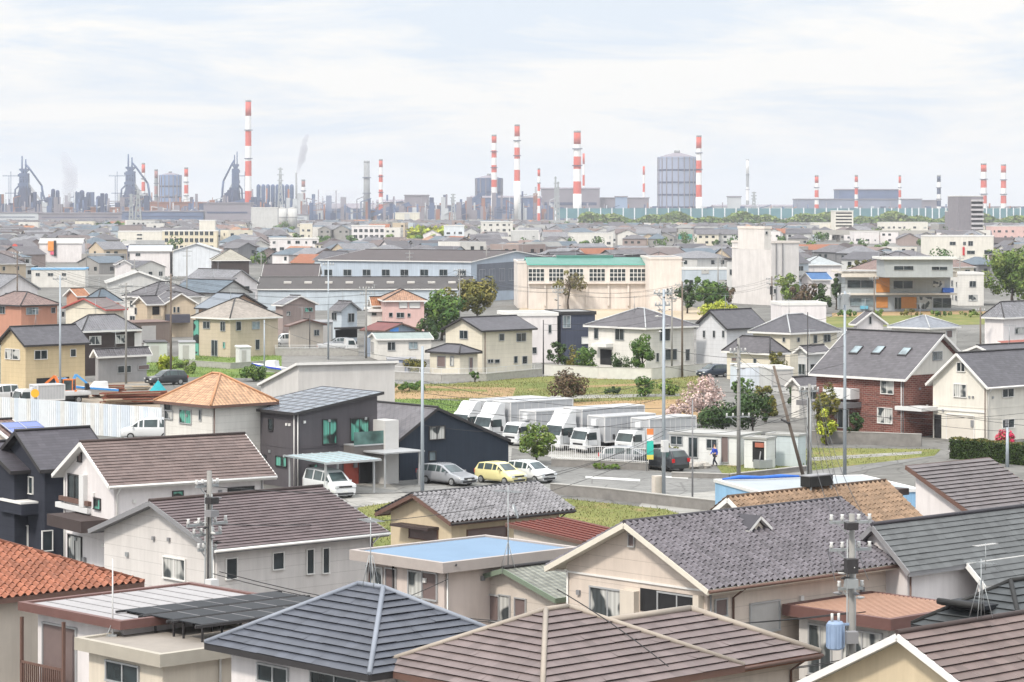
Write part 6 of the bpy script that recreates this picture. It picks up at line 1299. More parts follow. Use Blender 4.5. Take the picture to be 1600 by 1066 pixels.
wire('wire from the peak of the brown hip roof down its slope', A4.world(A4.W/2, A4.D/2, A4.zr+.6), A4.world(A4.W*.62, 0.1, A4.ze+.35), -.1, .018, None)
for k, y in enumerate((4.6, 5.6, 6.3)): wire('wire crossing before the cream house at the right', top('E', 9-k), G(1640, 640+k*14, y), .5, .014, 'wires before the cream house')
# ---------- trees and plants ----------
LF = {}
def leaves(key, cols):
    if key not in LF: LF[key] = [leafm('%s leaves %d' % (key, i), c) for i, c in enumerate(cols)]
    return LF[key]
leaves('deep', [(.028, .055, .018), (.04, .075, .022), (.065, .1, .03)])
leaves('mid', [(.045, .1, .022), (.08, .145, .03), (.125, .19, .04)])
leaves('fresh', [(.09, .15, .03), (.14, .2, .04), (.19, .24, .06)]); leaves('turf', [(.11, .135, .04), (.15, .165, .05), (.2, .17, .075)])
leaves('olive', [(.09, .095, .025), (.15, .14, .03), (.22, .19, .05)])
leaves('lime', [(.24, .3, .03), (.32, .36, .04), (.42, .42, .07)])
leaves('russet', [(.09, .06, .04), (.12, .085, .05), (.08, .095, .035)])
leaves('bloom', [(.5, .36, .34), (.6, .47, .44), (.36, .26, .22)])
leaves('azalea', [(.5, .03, .09), (.55, .08, .12), (.08, .11, .03)])
leaves('hedge', [(.035, .06, .016), (.05, .08, .022), (.15, .13, .04)])
leaves('bare', [(.14, .12, .05), (.18, .17, .06), (.1, .085, .06)])
BARK = plain('bark', (.075, .06, .048), .95, .3, 5); BARK_P = plain('pale bark', (.13, .11, .095), .95, .3, 5)
def rnd_unit(r):
    while True:
        v = Vector((r.uniform(-1, 1), r.uniform(-1, 1), r.uniform(-1, 1)))
        if .05 < v.length < 1: return v
def crown(mb, r, cx, cz, rx, rz, n, leaf, lumps, shape='round', ry=None, fill=.35):
    ry = ry or rx; C = []
    for k in range(lumps):
        v = rnd_unit(r).normalized()*r.uniform(.35, .95)
        if shape == 'cone': f = (v.z+1)/2; v = Vector((v.x*(1.05-f*.85), v.y*(1.05-f*.85), v.z))
        if shape == 'dome': v.z = abs(v.z)*1.0-.35
        C.append((Vector((v.x*rx, v.y*ry, cz+v.z*rz)), r.uniform(.18, .42)*min(rx, rz)*(1.4 if shape in ('dome', 'bush') else 1), r.choice((0, 0, 1, 1, 1, 2))))
    for k in range(n):
        c, rad, m = C[r.randrange(lumps)]; d = rnd_unit(r); d = d.normalized()*(d.length**fill); p = c+Vector((cx, 0, 0))+d*rad
        u = (d+rnd_unit(r)*.7+Vector((0, 0, .35))).normalized(); a = u.cross(rnd_unit(r)).normalized(); b = u.cross(a); s = leaf*r.uniform(.6, 1.3)
        mm = m if r.random() < .7 else r.randrange(3)
        mb.face([p-a*s, p+b*s*.55, p+a*s, p-b*s*.55], mm)
def limbs(mb, r, base, d, L, rad, depth, spread=.55, tips=None):
    d = d.normalized(); mid = base+d*L*.5+rnd_unit(r)*L*.06; end = base+d*L
    mb.tube([base, mid, end], [rad, rad*.8, rad*.6], 6 if depth > 1 else 4, cap=False)
    if tips is not None and depth == 0: tips.append(end)
    if depth == 0: return
    for k in range(r.choice((2, 3, 3))): limbs(mb, r, end-d*L*.12*k, d+rnd_unit(r).normalized()*spread+Vector((0, 0, .15)), L*r.uniform(.6, .8), rad*.55, depth-1, spread, tips)
def tree(label, px, pyb, pyt, wpx, key, n=1800, leaf=.16, lumps=26, shape='round', trunk=.25, name='tree', cat='tree', bare=False, seed=None, bark=None, group=None, ry=None):
    P = G(px, pyb); h = zat(pyt, P.y); rx = wpx*P.y/F/2; r = random.Random(int(px*7+pyb)); t = thing(name, label, cat, P, r.uniform(0, 6), group)
    mb = MB(); th = h*trunk; tr = max(.06, h*.022)
    if bare:
        limbs(mb, r, Vector((0, 0, 0)), Vector((.03, 0, 1)), h*.3, tr*1.5, 4, .62)
    else:
        mb.tube([(0, 0, -.1), (.04*h*r.uniform(-1, 1), 0, th*.7), (0, 0, th), (0, 0, h*.7)], [tr*1.5, tr, tr*.9, tr*.4], 8)
        for k in range(6):
            a = r.uniform(0, 6.3); z = th+(h*.55-th)*k/6; mb.tube([(0, 0, z), (rx*.35*math.cos(a), rx*.35*math.sin(a), z+h*.1), (rx*.75*math.cos(a), rx*.75*math.sin(a), z+h*.2)], [tr*.5, tr*.3, tr*.15], 5)
    mb.build('trunk', bark or BARK, t)
    mb = MB(); z0 = th*.8 if shape != 'bush' else .05; cz = (z0+h)/2; rz = (h-z0)/2
    crown(mb, r, 0, cz, rx, rz, n, leaf, lumps, shape, ry)
    mb.build('crown', LF[key], t); return t
tree('big dark green tree with golden top behind the red roofed workshop', 690, 532, 454, 74, 'mid', 4600, .26, 44)
tree('golden green leafy top of the tree left of the yellow green one', 694, 524, 452, 46, 'olive', 1300, .25, 18, trunk=.45)
tree('tall yellow green tree in front of the grey glazed warehouse end', 746, 508, 431, 66, 'olive', 4600, .3, 40)
tree('dark low tree between the big dark tree and the cream gable house', 668, 548, 494, 40, 'deep', 1400, .22, 18)
tree('bare branched tree with pale top in front of the teal roofed hall', 888, 484, 422, 58, 'bare', 1100, .24, 24, trunk=.5, bare=True)
for k, (x, y, yt, w) in enumerate(((828, 478, 446, 30), (857, 476, 446, 26))): tree('thin leafless young tree standing along the wall of the teal roofed hall', x, y, yt, w, 'russet', 180, .2, 12, bare=True, group='young trees at the hall')
tree('small green topped tree before the teal roofed hall wall', 986, 480, 449, 22, 'olive', 420, .22, 10, trunk=.4)
tree('thin sapling between the pilasters of the teal roofed hall', 922, 477, 456, 12, 'russet', 110, .2, 6, bare=True)
tree('dense green tree left of the bare cream block', 1106, 490, 430, 68, 'mid', 4200, .28, 34)
tree('dark leafy tree near the grey pole by the cream hall block', 1074, 490, 438, 34, 'deep', 1300, .26, 18)
tree('reddish brown tree against the bare cream block', 1134, 484, 440, 26, 'russet', 900, .24, 16)
tree('bright yellow lime shrub spreading behind the white gable house', 1122, 500, 466, 84, 'lime', 2600, .22, 34, 'dome', .05, 'shrub', 'shrub')
tree('large rounded yellow green tree at the right edge', 1582, 476, 386, 96, 'fresh', 8000, .32, 80, 'round', .2)
tree('olive rounded tree behind the grey school building', 1348, 452, 404, 44, 'olive', 1300, .34, 22)
tree('narrow dark green conifer left of the grey school building', 1307, 484, 418, 22, 'deep', 1300, .26, 20, 'cone', .05, 'conifer')
tree('light green tree right of the bare cream block', 1232, 482, 424, 46, 'fresh', 1300, .3, 20)
tree('purplish bare hedge tree by the white posts', 1256, 490, 440, 50, 'russet', 1100, .3, 20)
tree('dark trees massed behind the plain white box house', 1286, 490, 446, 36, 'deep', 1000, .3, 16)
tree('dark green topiary tree at the gate of the white cube house', 872, 585, 532, 34, 'deep', 1100, .15, 16, trunk=.2)
tree('bright green round shrub behind the long garden wall', 916, 587, 537, 38, 'mid', 1500, .15, 18, 'bush', .1, 'shrub', 'shrub')
tree('olive green shrub between topiary and bright round shrub', 896, 586, 540, 24, 'olive', 700, .15, 12, 'bush', .1, 'shrub', 'shrub')
tree('tall clipped green tree against the large white house', 1004, 591, 516, 34, 'mid', 3400, .14, 28, 'bush', .04)
tree('dark clipped shrub left of the tall clipped tree', 970, 589, 547, 32, 'deep', 900, .14, 14, 'bush', .05, 'shrub', 'shrub')
tree('dry reddish bush standing alone in the grass field', 888, 629, 582, 50, 'russet', 2600, .15, 30, 'bush', .08, 'shrub', 'shrub')
tree('low dark round bush in the middle of the grass field', 959, 617, 602, 30, 'deep', 800, .13, 14, 'dome', .02, 'shrub', 'shrub')
tree('green loose bush in the field left of the blossoming cherry', 1008, 620, 590, 34, 'mid', 800, .15, 14, 'bush', .1, 'shrub', 'shrub')
tree('green bush in the field beside the steel road corner pole', 1046, 618, 594, 40, 'fresh', 700, .15, 14, 'bush', .1, 'shrub', 'shrub')
tree('pale pink blossoming cherry tree above the huts', 1098, 668, 588, 84, 'bloom', 3000, .12, 44, 'round', .2)
tree('second pale blossoming cherry top beside the first one', 1064, 666, 622, 44, 'bloom', 1100, .12, 18, 'round', .2)
tree('dark pine like bushes behind the long white hut', 1128, 682, 622, 70, 'deep', 2600, .16, 36, 'dome', .1)
tree('mottled dark green tree right of the dark bushes behind the huts', 1176, 680, 608, 62, 'deep', 2300, .16, 34, 'round', .15)
tree('yellow green tuft tree above the dark bushes', 1196, 660, 588, 34, 'olive', 900, .15, 14)
tree('yellow leafed garden tree before the red brick house', 1290, 694, 600, 44, 'olive', 1700, .14, 28, 'round', .25)
tree('bright lime shrub at the foot of the yellow leafed garden tree', 1292, 696, 630, 34, 'lime', 700, .14, 12, 'bush', .3, 'shrub', 'shrub')
tree('dark garden tree by the brick house porch', 1336, 694, 640, 26, 'deep', 900, .14, 14)
tree('green leafy roadside tree in front of the trucks', 840, 726, 662, 58, 'fresh', 2300, .13, 36, 'round', .26)
tree('shrub by the cabinet stones before the long white hut', 1052, 727, 697, 24, 'olive', 600, .12, 10, 'bush', .05, 'shrub', 'shrub')
tree('low green weeds bush at the bundled cable pole', 1250, 727, 718, 40, 'fresh', 700, .12, 14, 'dome', .02, 'shrub', 'shrub')
tree('bright green tuft along the yard wall', 945, 734, 722, 46, 'fresh', 800, .1, 14, 'dome', .02, 'shrub', 'shrub')
tree('green leafy bush by the corner of the beige bare wall', 396, 596, 566, 44, 'mid', 1400, .16, 18, 'bush', .1, 'shrub', 'shrub')
tree('yellow green bush on the grass bank left of the brown grey pole', 258, 582, 556, 34, 'lime', 800, .18, 12, 'bush', .1, 'shrub', 'shrub')
tree('wild green bush on the grass bank beside the pole', 290, 584, 562, 40, 'fresh', 900, .18, 14, 'bush', .1, 'shrub', 'shrub')
tree('green mound of grass behind the white metal hoarding', 150, 652, 632, 46, 'fresh', 1400, .14, 18, 'dome', .02, 'shrub', 'shrub')
tree('small young tree by the low block wall', 742, 598, 578, 18, 'mid', 400, .12, 8)
tree('green hedge strip in the gap beside the big beige wall', 640, 612, 594, 60, 'mid', 1100, .15, 18, 'dome', .02, 'shrub', 'shrub')
tree('dark shrub in the lot left of the cream annex', 648, 590, 556, 44, 'olive', 900, .16, 14, 'bush', .1, 'shrub', 'shrub')
tree('green tree behind the twin brown poles far left', 96, 600, 570, 20, 'olive', 300, .16, 8)
tree('yellow olive foliage before the small cream house by the leaning pole', 1213, 606, 545, 32, 'olive', 900, .14, 14, trunk=.45)
for k, (x, y, yt, w, key) in enumerate(((1160, 618, 592, 34, 'mid'), (1240, 636, 600, 30, 'deep'), (1206, 650, 626, 40, 'olive'), (1180, 604, 584, 22, 'fresh'))): tree(('round mid green shrub below the white garages', 'dark tree by the grey roofed low store', 'olive shrub between the huts and the low store', 'small fresh green shrub at the garage corner')[k], x, y, yt, w, key, 900, .15, 14, 'bush', .08, 'shrub', 'shrub')
for k, (x, w) in enumerate(((1322, 40), (1372, 30), (1424, 46), (1470, 34), (1516, 44))): tree('low green shrub in the row before the grey school building', x, 496, 482, w, ('mid', 'fresh', 'olive')[k % 3], 420, .2, 10, 'dome', .02, 'shrub', 'shrub', group='shrub row at the school')
# trimmed hedge and azalea
t = thing('hedge', 'long trimmed hedge with yellow tips before the cream house', 'hedge', G(1490, 716), 0); r = random.Random(9); B = G(1640, 730)-G(1490, 716); mb = MB()
d = B.normalized(); nn = Vector((-d.y, d.x, 0)); L = B.length
for k in range(9000):
    u = r.random()*L; s_ = r.choice((0, 1, 1, 2)); 
    if s_ == 0: v, z = r.uniform(-.6, .6), 1.55+.06*math.sin(u*3)+r.uniform(-.05, .08)
    else: v, z = (-.6 if s_ == 1 else .6)+r.uniform(-.08, .08), r.uniform(0, 1.55)
    f = 1-.25*max(0, (.5-u))*1.5; p = d*u+nn*v*f+Vector((0, 0, z)); q = rnd_unit(r).normalized(); a = q.cross(rnd_unit(r)).normalized()*.09*r.uniform(.6, 1.3); b = q.cross(a)*.6
    mb.face([p-a, p+b, p+a, p-b], 2 if s_ == 0 and r.random() < .6 else r.choice((0, 0, 1)))
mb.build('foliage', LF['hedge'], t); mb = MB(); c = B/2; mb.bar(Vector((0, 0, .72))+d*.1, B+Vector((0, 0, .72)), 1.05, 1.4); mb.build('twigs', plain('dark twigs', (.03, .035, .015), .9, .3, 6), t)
tree('crimson azalea in bloom behind the trimmed hedge', 1572, 700, 666, 46, 'azalea', 1000, .12, 18, 'dome', .02, 'shrub', 'shrub')
# grass blades over the near plots (uncountable)
def blades(label, pts, n, key, hgt=.22):
    P = [G(x, y) for x, y in pts]; r = random.Random(len(pts)*n); x0, x1 = min(p.x for p in P), max(p.x for p in P); y0, y1 = min(p.y for p in P), max(p.y for p in P); mb = MB(); k = 0
    def inside(x, y):
        c = False
        for a, b in zip(P, P[1:]+P[:1]):
            if (a.y > y) != (b.y > y) and x < (b.x-a.x)*(y-a.y)/(b.y-a.y)+a.x: c = not c
        return c
    patches = [(r.uniform(x0, x1), r.uniform(y0, y1), r.uniform(.8, 3)) for _ in range(60)]
    while k < n:
        if r.random() < .6: q = r.choice(patches); x, y = r.gauss(q[0], q[2]), r.gauss(q[1], q[2])
        else: x, y = r.uniform(x0, x1), r.uniform(y0, y1)
        k += 1
        if not inside(x, y): continue
        a = r.uniform(0, 6.3); w = .035; h = .6*hgt*r.uniform(.3, 1.3); l = h*.5; mb.face([(x-w*math.cos(a), y-w*math.sin(a), .02), (x+w*math.cos(a), y+w*math.sin(a), .02), (x+l*math.sin(a), y-l*math.cos(a), h)], r.randrange(3))
    o = mb.build('grass', LF[key]); tag(o, label, 'grass', None, 'stuff')
blades('short grass growing over the field beyond the trucks', [(606, 594), (700, 600), (850, 588), (1100, 580), (1112, 606), (1060, 632), (860, 634), (612, 618)], 16000, 'turf', .3)
blades('grass of the plot beside the ditch', [(530, 850), (560, 793), (612, 785), (640, 800), (640, 880)], 5000, 'turf')
blades('grass of the plot below the retaining wall', [(880, 840), (870, 778), (1040, 796), (1090, 812), (980, 850)], 7000, 'turf')
blades('grass verge before the brick house', [(1120, 728), (1270, 700), (1470, 702), (1460, 712), (1270, 735), (1130, 742)], 6000, 'turf')
blades('lush grass on the bank before the sand house', [(225, 562), (330, 552), (440, 556), (440, 592), (230, 588)], 9000, 'fresh', .4)
blades('lush grass strip behind the barn', [(600, 622), (740, 627), (760, 646), (640, 650), (596, 640)], 5000, 'mid', .3)
# ---------- the crowded rows of the town ----------
rng = random.Random(21)
ROOFS = [('grey tiled', KT_G), ('dark slate', SL_D), ('pale grey tiled', KT_L), ('brown slate', SL_B), ('grey slate', SL_G), ('rosy tiled', KT_BR), ('slate blue', MATS['slate blue tiles']), ('dark brown sheet', MATS['dark brown sheet'])]
WALLS = [('white', W_OFFW), ('cream', W_CR2), ('pale grey', W_LG), ('tan', W_TAN), ('brown', W_BRN), ('white rendered', W_WHITE), ('pale blue', W_PALEB)]
PROTO = []
def proto(ri, wi, roof, W, D, ze, rise, st):
    rn, rm = ROOFS[ri]; wn_, wm = WALLS[wi]
    h = House('town_house', 'x', 0, 800, 0, 560, ze, None, roof, wm, rm if roof != 'flat' else DECK_L, W=W, D=D, rise=rise, trim=(TRIM_W, TRIM_G, TRIM_D)[(ri+wi) % 3], oh=.4, th=0)
    HOUSES.pop(); h.auto(ri*7+wi)
    if ze > 5 and roof != 'flat':
        mb = MB(); u = W*(.15+.1*((ri+wi) % 4)); h.wbox(mb, 'r', u, 2.7, u+3.2, 3.75, .85, .95); h.wbox(mb, 'r', u, 2.6, u+3.2, 2.75, -.02, .95); h.wbox(mb, 'r', u, 2.75, u+.1, 3.75, 0, .85); h.wbox(mb, 'r', u+3.1, 2.75, u+3.2, 3.75, 0, .85); h.part(mb, 'balcony', (WHITE, ALU, TRIM_B)[(ri+wi) % 3]); h.winm('r', u+.5, 2.78, u+2.6, 4.8, 'd')
        h.antenna(W*.45, D*.5, 1.8)
    if (ri+wi) % 2: mb = MB(); h.wbox(mb, 'r', W*.55, 2.35, W*.55+2.6, 2.5, -.02, 1.3); h.part(mb, 'canopy', TRIM_G)
    shape = {'hip': 'hip', 'gx': 'gable', 'gy': 'gable', 'sx': 'single slope'}.get(roof)
    PROTO.append((h.root, '%s house with %s %s roof' % (wn_, rn, shape) if shape else 'flat roofed %s block with small windows' % wn_, W, D))
for q in ((0, 0, 'hip', 10, 8.5, 5.3, 2.3, 0), (1, 1, 'gx', 11, 7.5, 5.4, 2.2, 0), (2, 0, 'hip', 12, 9, 3.3, 2.4, 0), (3, 3, 'gx', 10, 8, 5.2, 2.3, 0), (4, 5, 'gy', 8, 11, 5.4, 2.2, 0), (5, 1, 'hip', 9.5, 9, 5.3, 2.2, 0), (6, 2, 'gx', 12, 8, 5.2, 2.0, 0), (0, 4, 'gx', 11, 9, 3.4, 2.5, 0),
          (7, 2, 'gx', 18, 11, 5, 2.2, 0), (2, 5, 'gy', 9, 12, 5.4, 2.5, 0), (0, 3, 'hip', 11, 10, 5.3, 2.6, 0), (1, 6, 'gx', 9, 8, 5.6, 2.2, 0), (3, 1, 'hip', 10, 9, 5.3, 2.3, 0), (0, 5, 'flat', 9, 9, 6.5, 0, 0), (0, 2, 'flat', 14, 10, 7.5, 0, 0), (4, 0, 'sx', 9, 8, 5.0, 1.8, 0), (2, 4, 'gx', 12, 9, 3.6, 2.6, 0)): proto(*q)
EXC = [(500, 800, 380, 410)]
OPEN_ = [[(600, 700), (600, 570), (1160, 560), (1160, 700)], [(800, 520), (806, 462), (1150, 470), (1150, 520)], [(1290, 510), (1300, 484), (1545, 484), (1600, 512)], [(220, 600), (225, 552), (450, 548), (450, 600)], [(-60, 700), (-60, 596), (260, 590), (260, 700)],
         [(430, 560), (430, 526), (690, 526), (690, 600), (430, 600)], [(1150, 700), (1150, 560), (1700, 560), (1700, 700)], [(1185, 500), (1190, 450), (1330, 450), (1330, 500)], [(640, 560), (640, 480), (790, 480), (790, 560)], [(1500, 490), (1530, 440), (1640, 440), (1640, 500)]]
def in_poly(x, y, P):
    c = False
    for a, b in zip(P, P[1:]+P[:1]):
        if (a[1] > y) != (b[1] > y) and x < (b[0]-a[0])*(y-a[1])/(b[1]-a[1])+a[0]: c = not c
    return c
CEN = []
for (x, y, W, D, a, l) in HOUSES:
    cx = x+(W/2)*math.cos(a)-(D/2)*math.sin(a); cy = y+(W/2)*math.sin(a)+(D/2)*math.cos(a); CEN.append((cx, cy, W/2, D/2, a))
KEEP = [(486, 546, 374), (1376, 1450, 362), (1548, 1625, 372), (468, 488, 364), (890, 958, 380), (800, 842, 378), (1334, 1374, 376), (-30, 96, 506), (96, 200, 492), (205, 311, 522), (298, 442, 545), (441, 512, 522), (513, 565, 522), (560, 668, 502), (400, 745, 449), (392, 466, 357), (617, 656, 374), (550, 602, 372), (182, 253, 377), (253, 340, 383), (200, 345, 406), (60, 129, 408), (420, 498, 388), (752, 802, 364), (694, 726, 371), (1272, 1320, 376), (1304, 1334, 352), (1453, 1553, 402), (1484, 1540, 360), (905, 1455, 384), (868, 1640, 350),
        (1061, 1082, 371), (48, 134, 430), (408, 497, 430), (330, 392, 418), (1268, 1302, 446), (1258, 1318, 424), (1066, 1140, 434), (166, 266, 441), (-20, 330, 345), (330, 480, 346), (480, 860, 345)]
def hides(x, y, W, top):
    px = 800+F*x/y; w = W*F/y/2; ty = HZ+F*(H-top)/y
    return any(px+w > a and px-w < b and ty < c-2 and HZ+F*H/y > c for a, b, c in KEEP)
def free(x, y, r):
    for cx, cy, w, d, a in CEN:
        dx, dy = x-cx, y-cy
        if abs(dx) > 60 or abs(dy) > 60: continue
        u = abs(dx*math.cos(a)+dy*math.sin(a)); v = abs(-dx*math.sin(a)+dy*math.cos(a))
        if u < w+r and v < d+r: return False
    px = 800+F*x/y; py = HZ+F*H/y
    if py > (462 if px > 600 else 455 if px > 490 else 532 if px > 275 else 530): return False
    return not any(in_poly(px, py, P) for P in OPEN_)
def zone(px):
    return ('at the far left' if px < 260 else 'left of the blue warehouse' if px < 480 else 'behind the blue warehouse' if px < 800 else 'behind the teal hall' if px < 1140 else 'right of the cream block' if px < 1330 else 'behind the school building')
FARW = [m for n, m in WALLS]+[wallm('dull plaster', (.3, .29, .28)), wallm('dim grey plaster', (.2, .2, .21))]; FARR = [m for n, m in ROOFS]+[plain('stained flat roof', (.2, .2, .195), .9, .25, .3), KT_O, KT_P, plain('rust sheet', (.24, .1, .06), .8, .2)]
FAR = MB(); NF = len(FARW); WIN = NF+len(FARR)
def far_house(x, y, a, W, D, ze, rise, wi, ri, kind):
    ca, sa = math.cos(a), math.sin(a); T_ = lambda u, v, z: (x+u*ca-v*sa, y+u*sa+v*ca, z); w, d = W/2, D/2; o = .4
    c = [(-w, -d), (w, -d), (w, d), (-w, d)]
    if kind == 'flat':
        for k in range(4): p, q = c[k], c[(k+1) % 4]; FAR.face([T_(*p, 0), T_(*q, 0), T_(*q, ze), T_(*p, ze)], wi)
        FAR.face([T_(*p, ze) for p in c], NF+8)
    else:
        g = kind == 'g'
        for k in range(4):
            p, q = c[k], c[(k+1) % 4]; f = [T_(*p, 0), T_(*q, 0), T_(*q, ze), T_(*p, ze)]
            if g and p[0] == q[0]: f.insert(3, T_(p[0], 0, ze+rise))
            FAR.face(f, wi)
        e = [(-w-o, -d-o), (w+o, -d-o), (w+o, d+o), (-w-o, d+o)]; hh = 0 if g else min(d, w*.95); r0, r1 = (-w-o+hh, 0), (w+o-hh, 0); zz = ze+rise; z0 = ze-.1
        uv = lambda L, S: [(0, 0), (L, 0), (L-hh, S), (hh, S)]
        FAR.face([T_(*e[0], z0), T_(*e[1], z0), T_(*r1, zz), T_(*r0, zz)], NF+ri, uv(W, d)); FAR.face([T_(*e[2], z0), T_(*e[3], z0), T_(*r0, zz), T_(*r1, zz)], NF+ri, uv(W, d))
        if not g: FAR.face([T_(*e[1], z0), T_(*e[2], z0), T_(*r1, zz)], NF+ri, [(0, 0), (D, 0), (D/2, d)]); FAR.face([T_(*e[3], z0), T_(*e[0], z0), T_(*r0, zz)], NF+ri, [(0, 0), (D, 0), (D/2, d)])
    for z in ([1.0+2.8*q for q in range(int(ze/2.7))] if kind == 'flat' else [1.0, 3.6] if ze > 4.5 else [1.0]):
        for k in range(int(W/3)):
            u = -w+1.0+k*3; 
            if u+1.4 > w or z+1.1 > ze or rng.random() < .25: continue
            for s in (-1, 1): FAR.face([T_(u, s*(d+.03), z), T_(u+1.4, s*(d+.03), z), T_(u+1.4, s*(d+.03), z+1.1), T_(u, s*(d+.03), z+1.1)], WIN)
        for k in range(int(D/3.4)):
            v = -d+.9+k*3.4
            if v+1.2 > d or rng.random() < .3 or z+1.1 > ze: continue
            for s in (-1, 1): FAR.face([T_(s*(w+.03), v, z), T_(s*(w+.03), v+1.2, z), T_(s*(w+.03), v+1.2, z+1.1), T_(s*(w+.03), v, z+1.1)], WIN)
y = 388.0; n_ind = 0; used = set(); row = 0; FT = []
while y < 2430:
    dy = 12 if y < 900 else 14 if y < 1500 else 18; xm = .195*y+10; x = -xm+rng.uniform(0, 8); row += 1
    street = row % 3 == 0
    while x < xm:
        jx, jy = x+rng.uniform(-1.5, 1.5), y+rng.uniform(-2, 2)+(3 if street else 0); px = 800+F*jx/jy
        x += rng.uniform(10.2, 14)+(6 if rng.random() < .08 else 0)
        base = .35+.5*math.sin(jx*.004+jy*.003)
        if jy < 720 and n_ind < 250:
            if not free(jx, jy, 5.4): continue
            k = rng.randrange(len(PROTO)); root, lab, W, D = PROTO[k]
            if hides(jx, jy, max(W, D), 7.6): continue
            a = base+(0 if rng.random() < .5 else PI/2)
            loc = (jx-(W/2*math.cos(a)-D/2*math.sin(a)), jy-(W/2*math.sin(a)+D/2*math.cos(a)), 0); L = lab+' in rows '+zone(px)
            if k not in used: o = root; o.location = loc; o.rotation_euler = (0, 0, a); o['label'] = L; used.add(k)
            else: o = dup(root, loc, a, L)
            o['group'] = 'houses in rows '+zone(px)+': '+lab; CEN.append((jx, jy, W/2, D/2, a)); n_ind += 1
        else:
            if not free(jx, jy, 4.5): continue
            p = rng.random()
            if p < .085: FT.append((jx, jy)); continue
            W, D = rng.uniform(8, 13), rng.uniform(7, 10)
            if p > .955: W, D = W*1.9, D*1.4
            kind = rng.choices(('g', 'h', 'flat'), (.5, .42, .08))[0]; ze = rng.choice((3.3, 3.3, 5.4, 5.4, 5.4)) if kind != 'flat' else rng.choice((5.5, 6.5, 6.5, 9))
            if hides(jx, jy, W, ze+(2 if kind != 'flat' else 0)): continue
            wi = rng.choice((0, 0, 1, 2, 2, 3, 4, 4, 5, 6, 7, 7, 7, 8, 8)); ri = rng.choice((0, 0, 0, 0, 1, 1, 1, 2, 2, 2, 2, 3, 3, 4, 4, 4, 5, 6, 6, 6, 7, 7, 8, rng.choice((9, 10, 11))))
            far_house(jx, jy, base+rng.choice((0, PI/2))+rng.uniform(-.06, .06), W, D, ze, rng.uniform(1.7, 2.6), wi, ri, kind)
    y += dy
for k, (root, lab, W, D) in enumerate(PROTO):
    if k not in used:
        for c in list(root.children_recursive)+[root]: bpy.data.objects.remove(c)
o = FAR.build('distant_houses', FARW+FARR+[G_DARK]); tag(o, 'sea of small roofs and walls of the town stretching to the steelworks', 'houses', None, 'stuff')
mb = MB(); r = random.Random(4)
for x, y in FT:
    if y < 760: continue
    cr_ = r.uniform(1.3, 3.2)
    for q in range(6):
        c = Vector((x+r.uniform(-.7, .7)*cr_, y+r.uniform(-.7, .7)*cr_, cr_*r.uniform(.7, 1.7))); m_ = r.choice((0, 0, 1, 1, 2)); w = cr_*r.uniform(.4, .7)
        for k in range(26): d = rnd_unit(r).normalized(); p = c+d*w; a = d.cross(rnd_unit(r)).normalized()*.5; b = d.cross(a)*.7; mb.face([p-a, p+b, p+a, p-b], m_)
tag(mb.build('distant_trees', LF['mid']), 'small trees dotted among the far roofs', 'trees', None, 'stuff')
# green belt before the works, a mass of far-off trees
def belt(label, x0, x1, Y, hgt, n, key):
    mb = MB(); r = random.Random(int(x0)); A, B = at(x0, Y), at(x1, Y)
    for k in range(n):
        u = r.random(); p = A+(B-A)*u; h = hgt*(.75+.25*math.sin(u*40)+.15*math.sin(u*97)); p = p+Vector((0, r.uniform(-14, 14), r.uniform(.2, 1)*h)); d = rnd_unit(r).normalized(); a = d.cross(Vector((0, 0, 1))).normalized()*r.uniform(1.2, 2.4); b = d.cross(a)*.7; mb.face([p-a, p+b, p+a, p-b], r.randrange(3))
    tag(mb.build('distant_woods', LF[key]), label, 'woods', None, 'stuff')
belt('green belt of trees below the long teal barrier', 905, 1640, 2620, 11, 12000, 'fresh')
belt('thin green belt of trees among the far left roofs', 118, 190, 1750, 7, 1400, 'mid')
belt('patch of bright trees before the silo tower', 640, 700, 1500, 7, 600, 'lime')
# long teal noise barrier with white posts
t = thing('noise_barrier', 'long teal noise barrier with white posts before the steelworks', 'barrier', at(880, 3050)); A, B = at(868, 3050), at(1640, 3050); mb = MB(); d = B-A; o0 = A-t.location
mb.bar(o0+Vector((0, 0, 9)), o0+d+Vector((0, 0, 9)), .6, 11); mb.build('panel_wall', plain('teal barrier panels', (.08, .19, .22), .6, .25, .05), t)
pm = plain('white barrier post', (.7, .72, .74)); mb = MB(); mb.bar(o0+Vector((0, -.7, 9)), o0+Vector((0, -.7, 9.2)), .6, 12)
x = 0.0; k = 0
while x < d.length and k < 98:
    p = o0+d*(x/d.length); mb = MB(); mb.box(p.x-.55, p.y-1.0, 0, p.x+.55, p.y-.3, 15.2); mb.build('post', pm, t); x += 12.5 if k < 28 else 7.5; k += 1
# elevated railway
t = thing('viaduct', 'elevated railway viaduct crossing the far roofs at the right', 'viaduct', at(930, 1500)); A, B = at(905, 1500)-t.location, at(1460, 1420)-t.location; mb = MB(); up = Vector((0, 0, 1)); mb.bar(A+up*4.2, B+up*4.2, 8, 1.2); mb.build('deck', CONC, t); mb = MB(); mb.bar(A+up*5.4+Vector((0, -4, 0)), B+up*5.4+Vector((0, -4, 0)), .3, 1.4); mb.build('parapet', CONC, t)
for k in range(24): p = A+(B-A)*k/23; mb = MB(); mb.box(p.x-.7, p.y-2, 0, p.x+.7, p.y+2, 3.7); mb.build('pier', CONC_D, t)
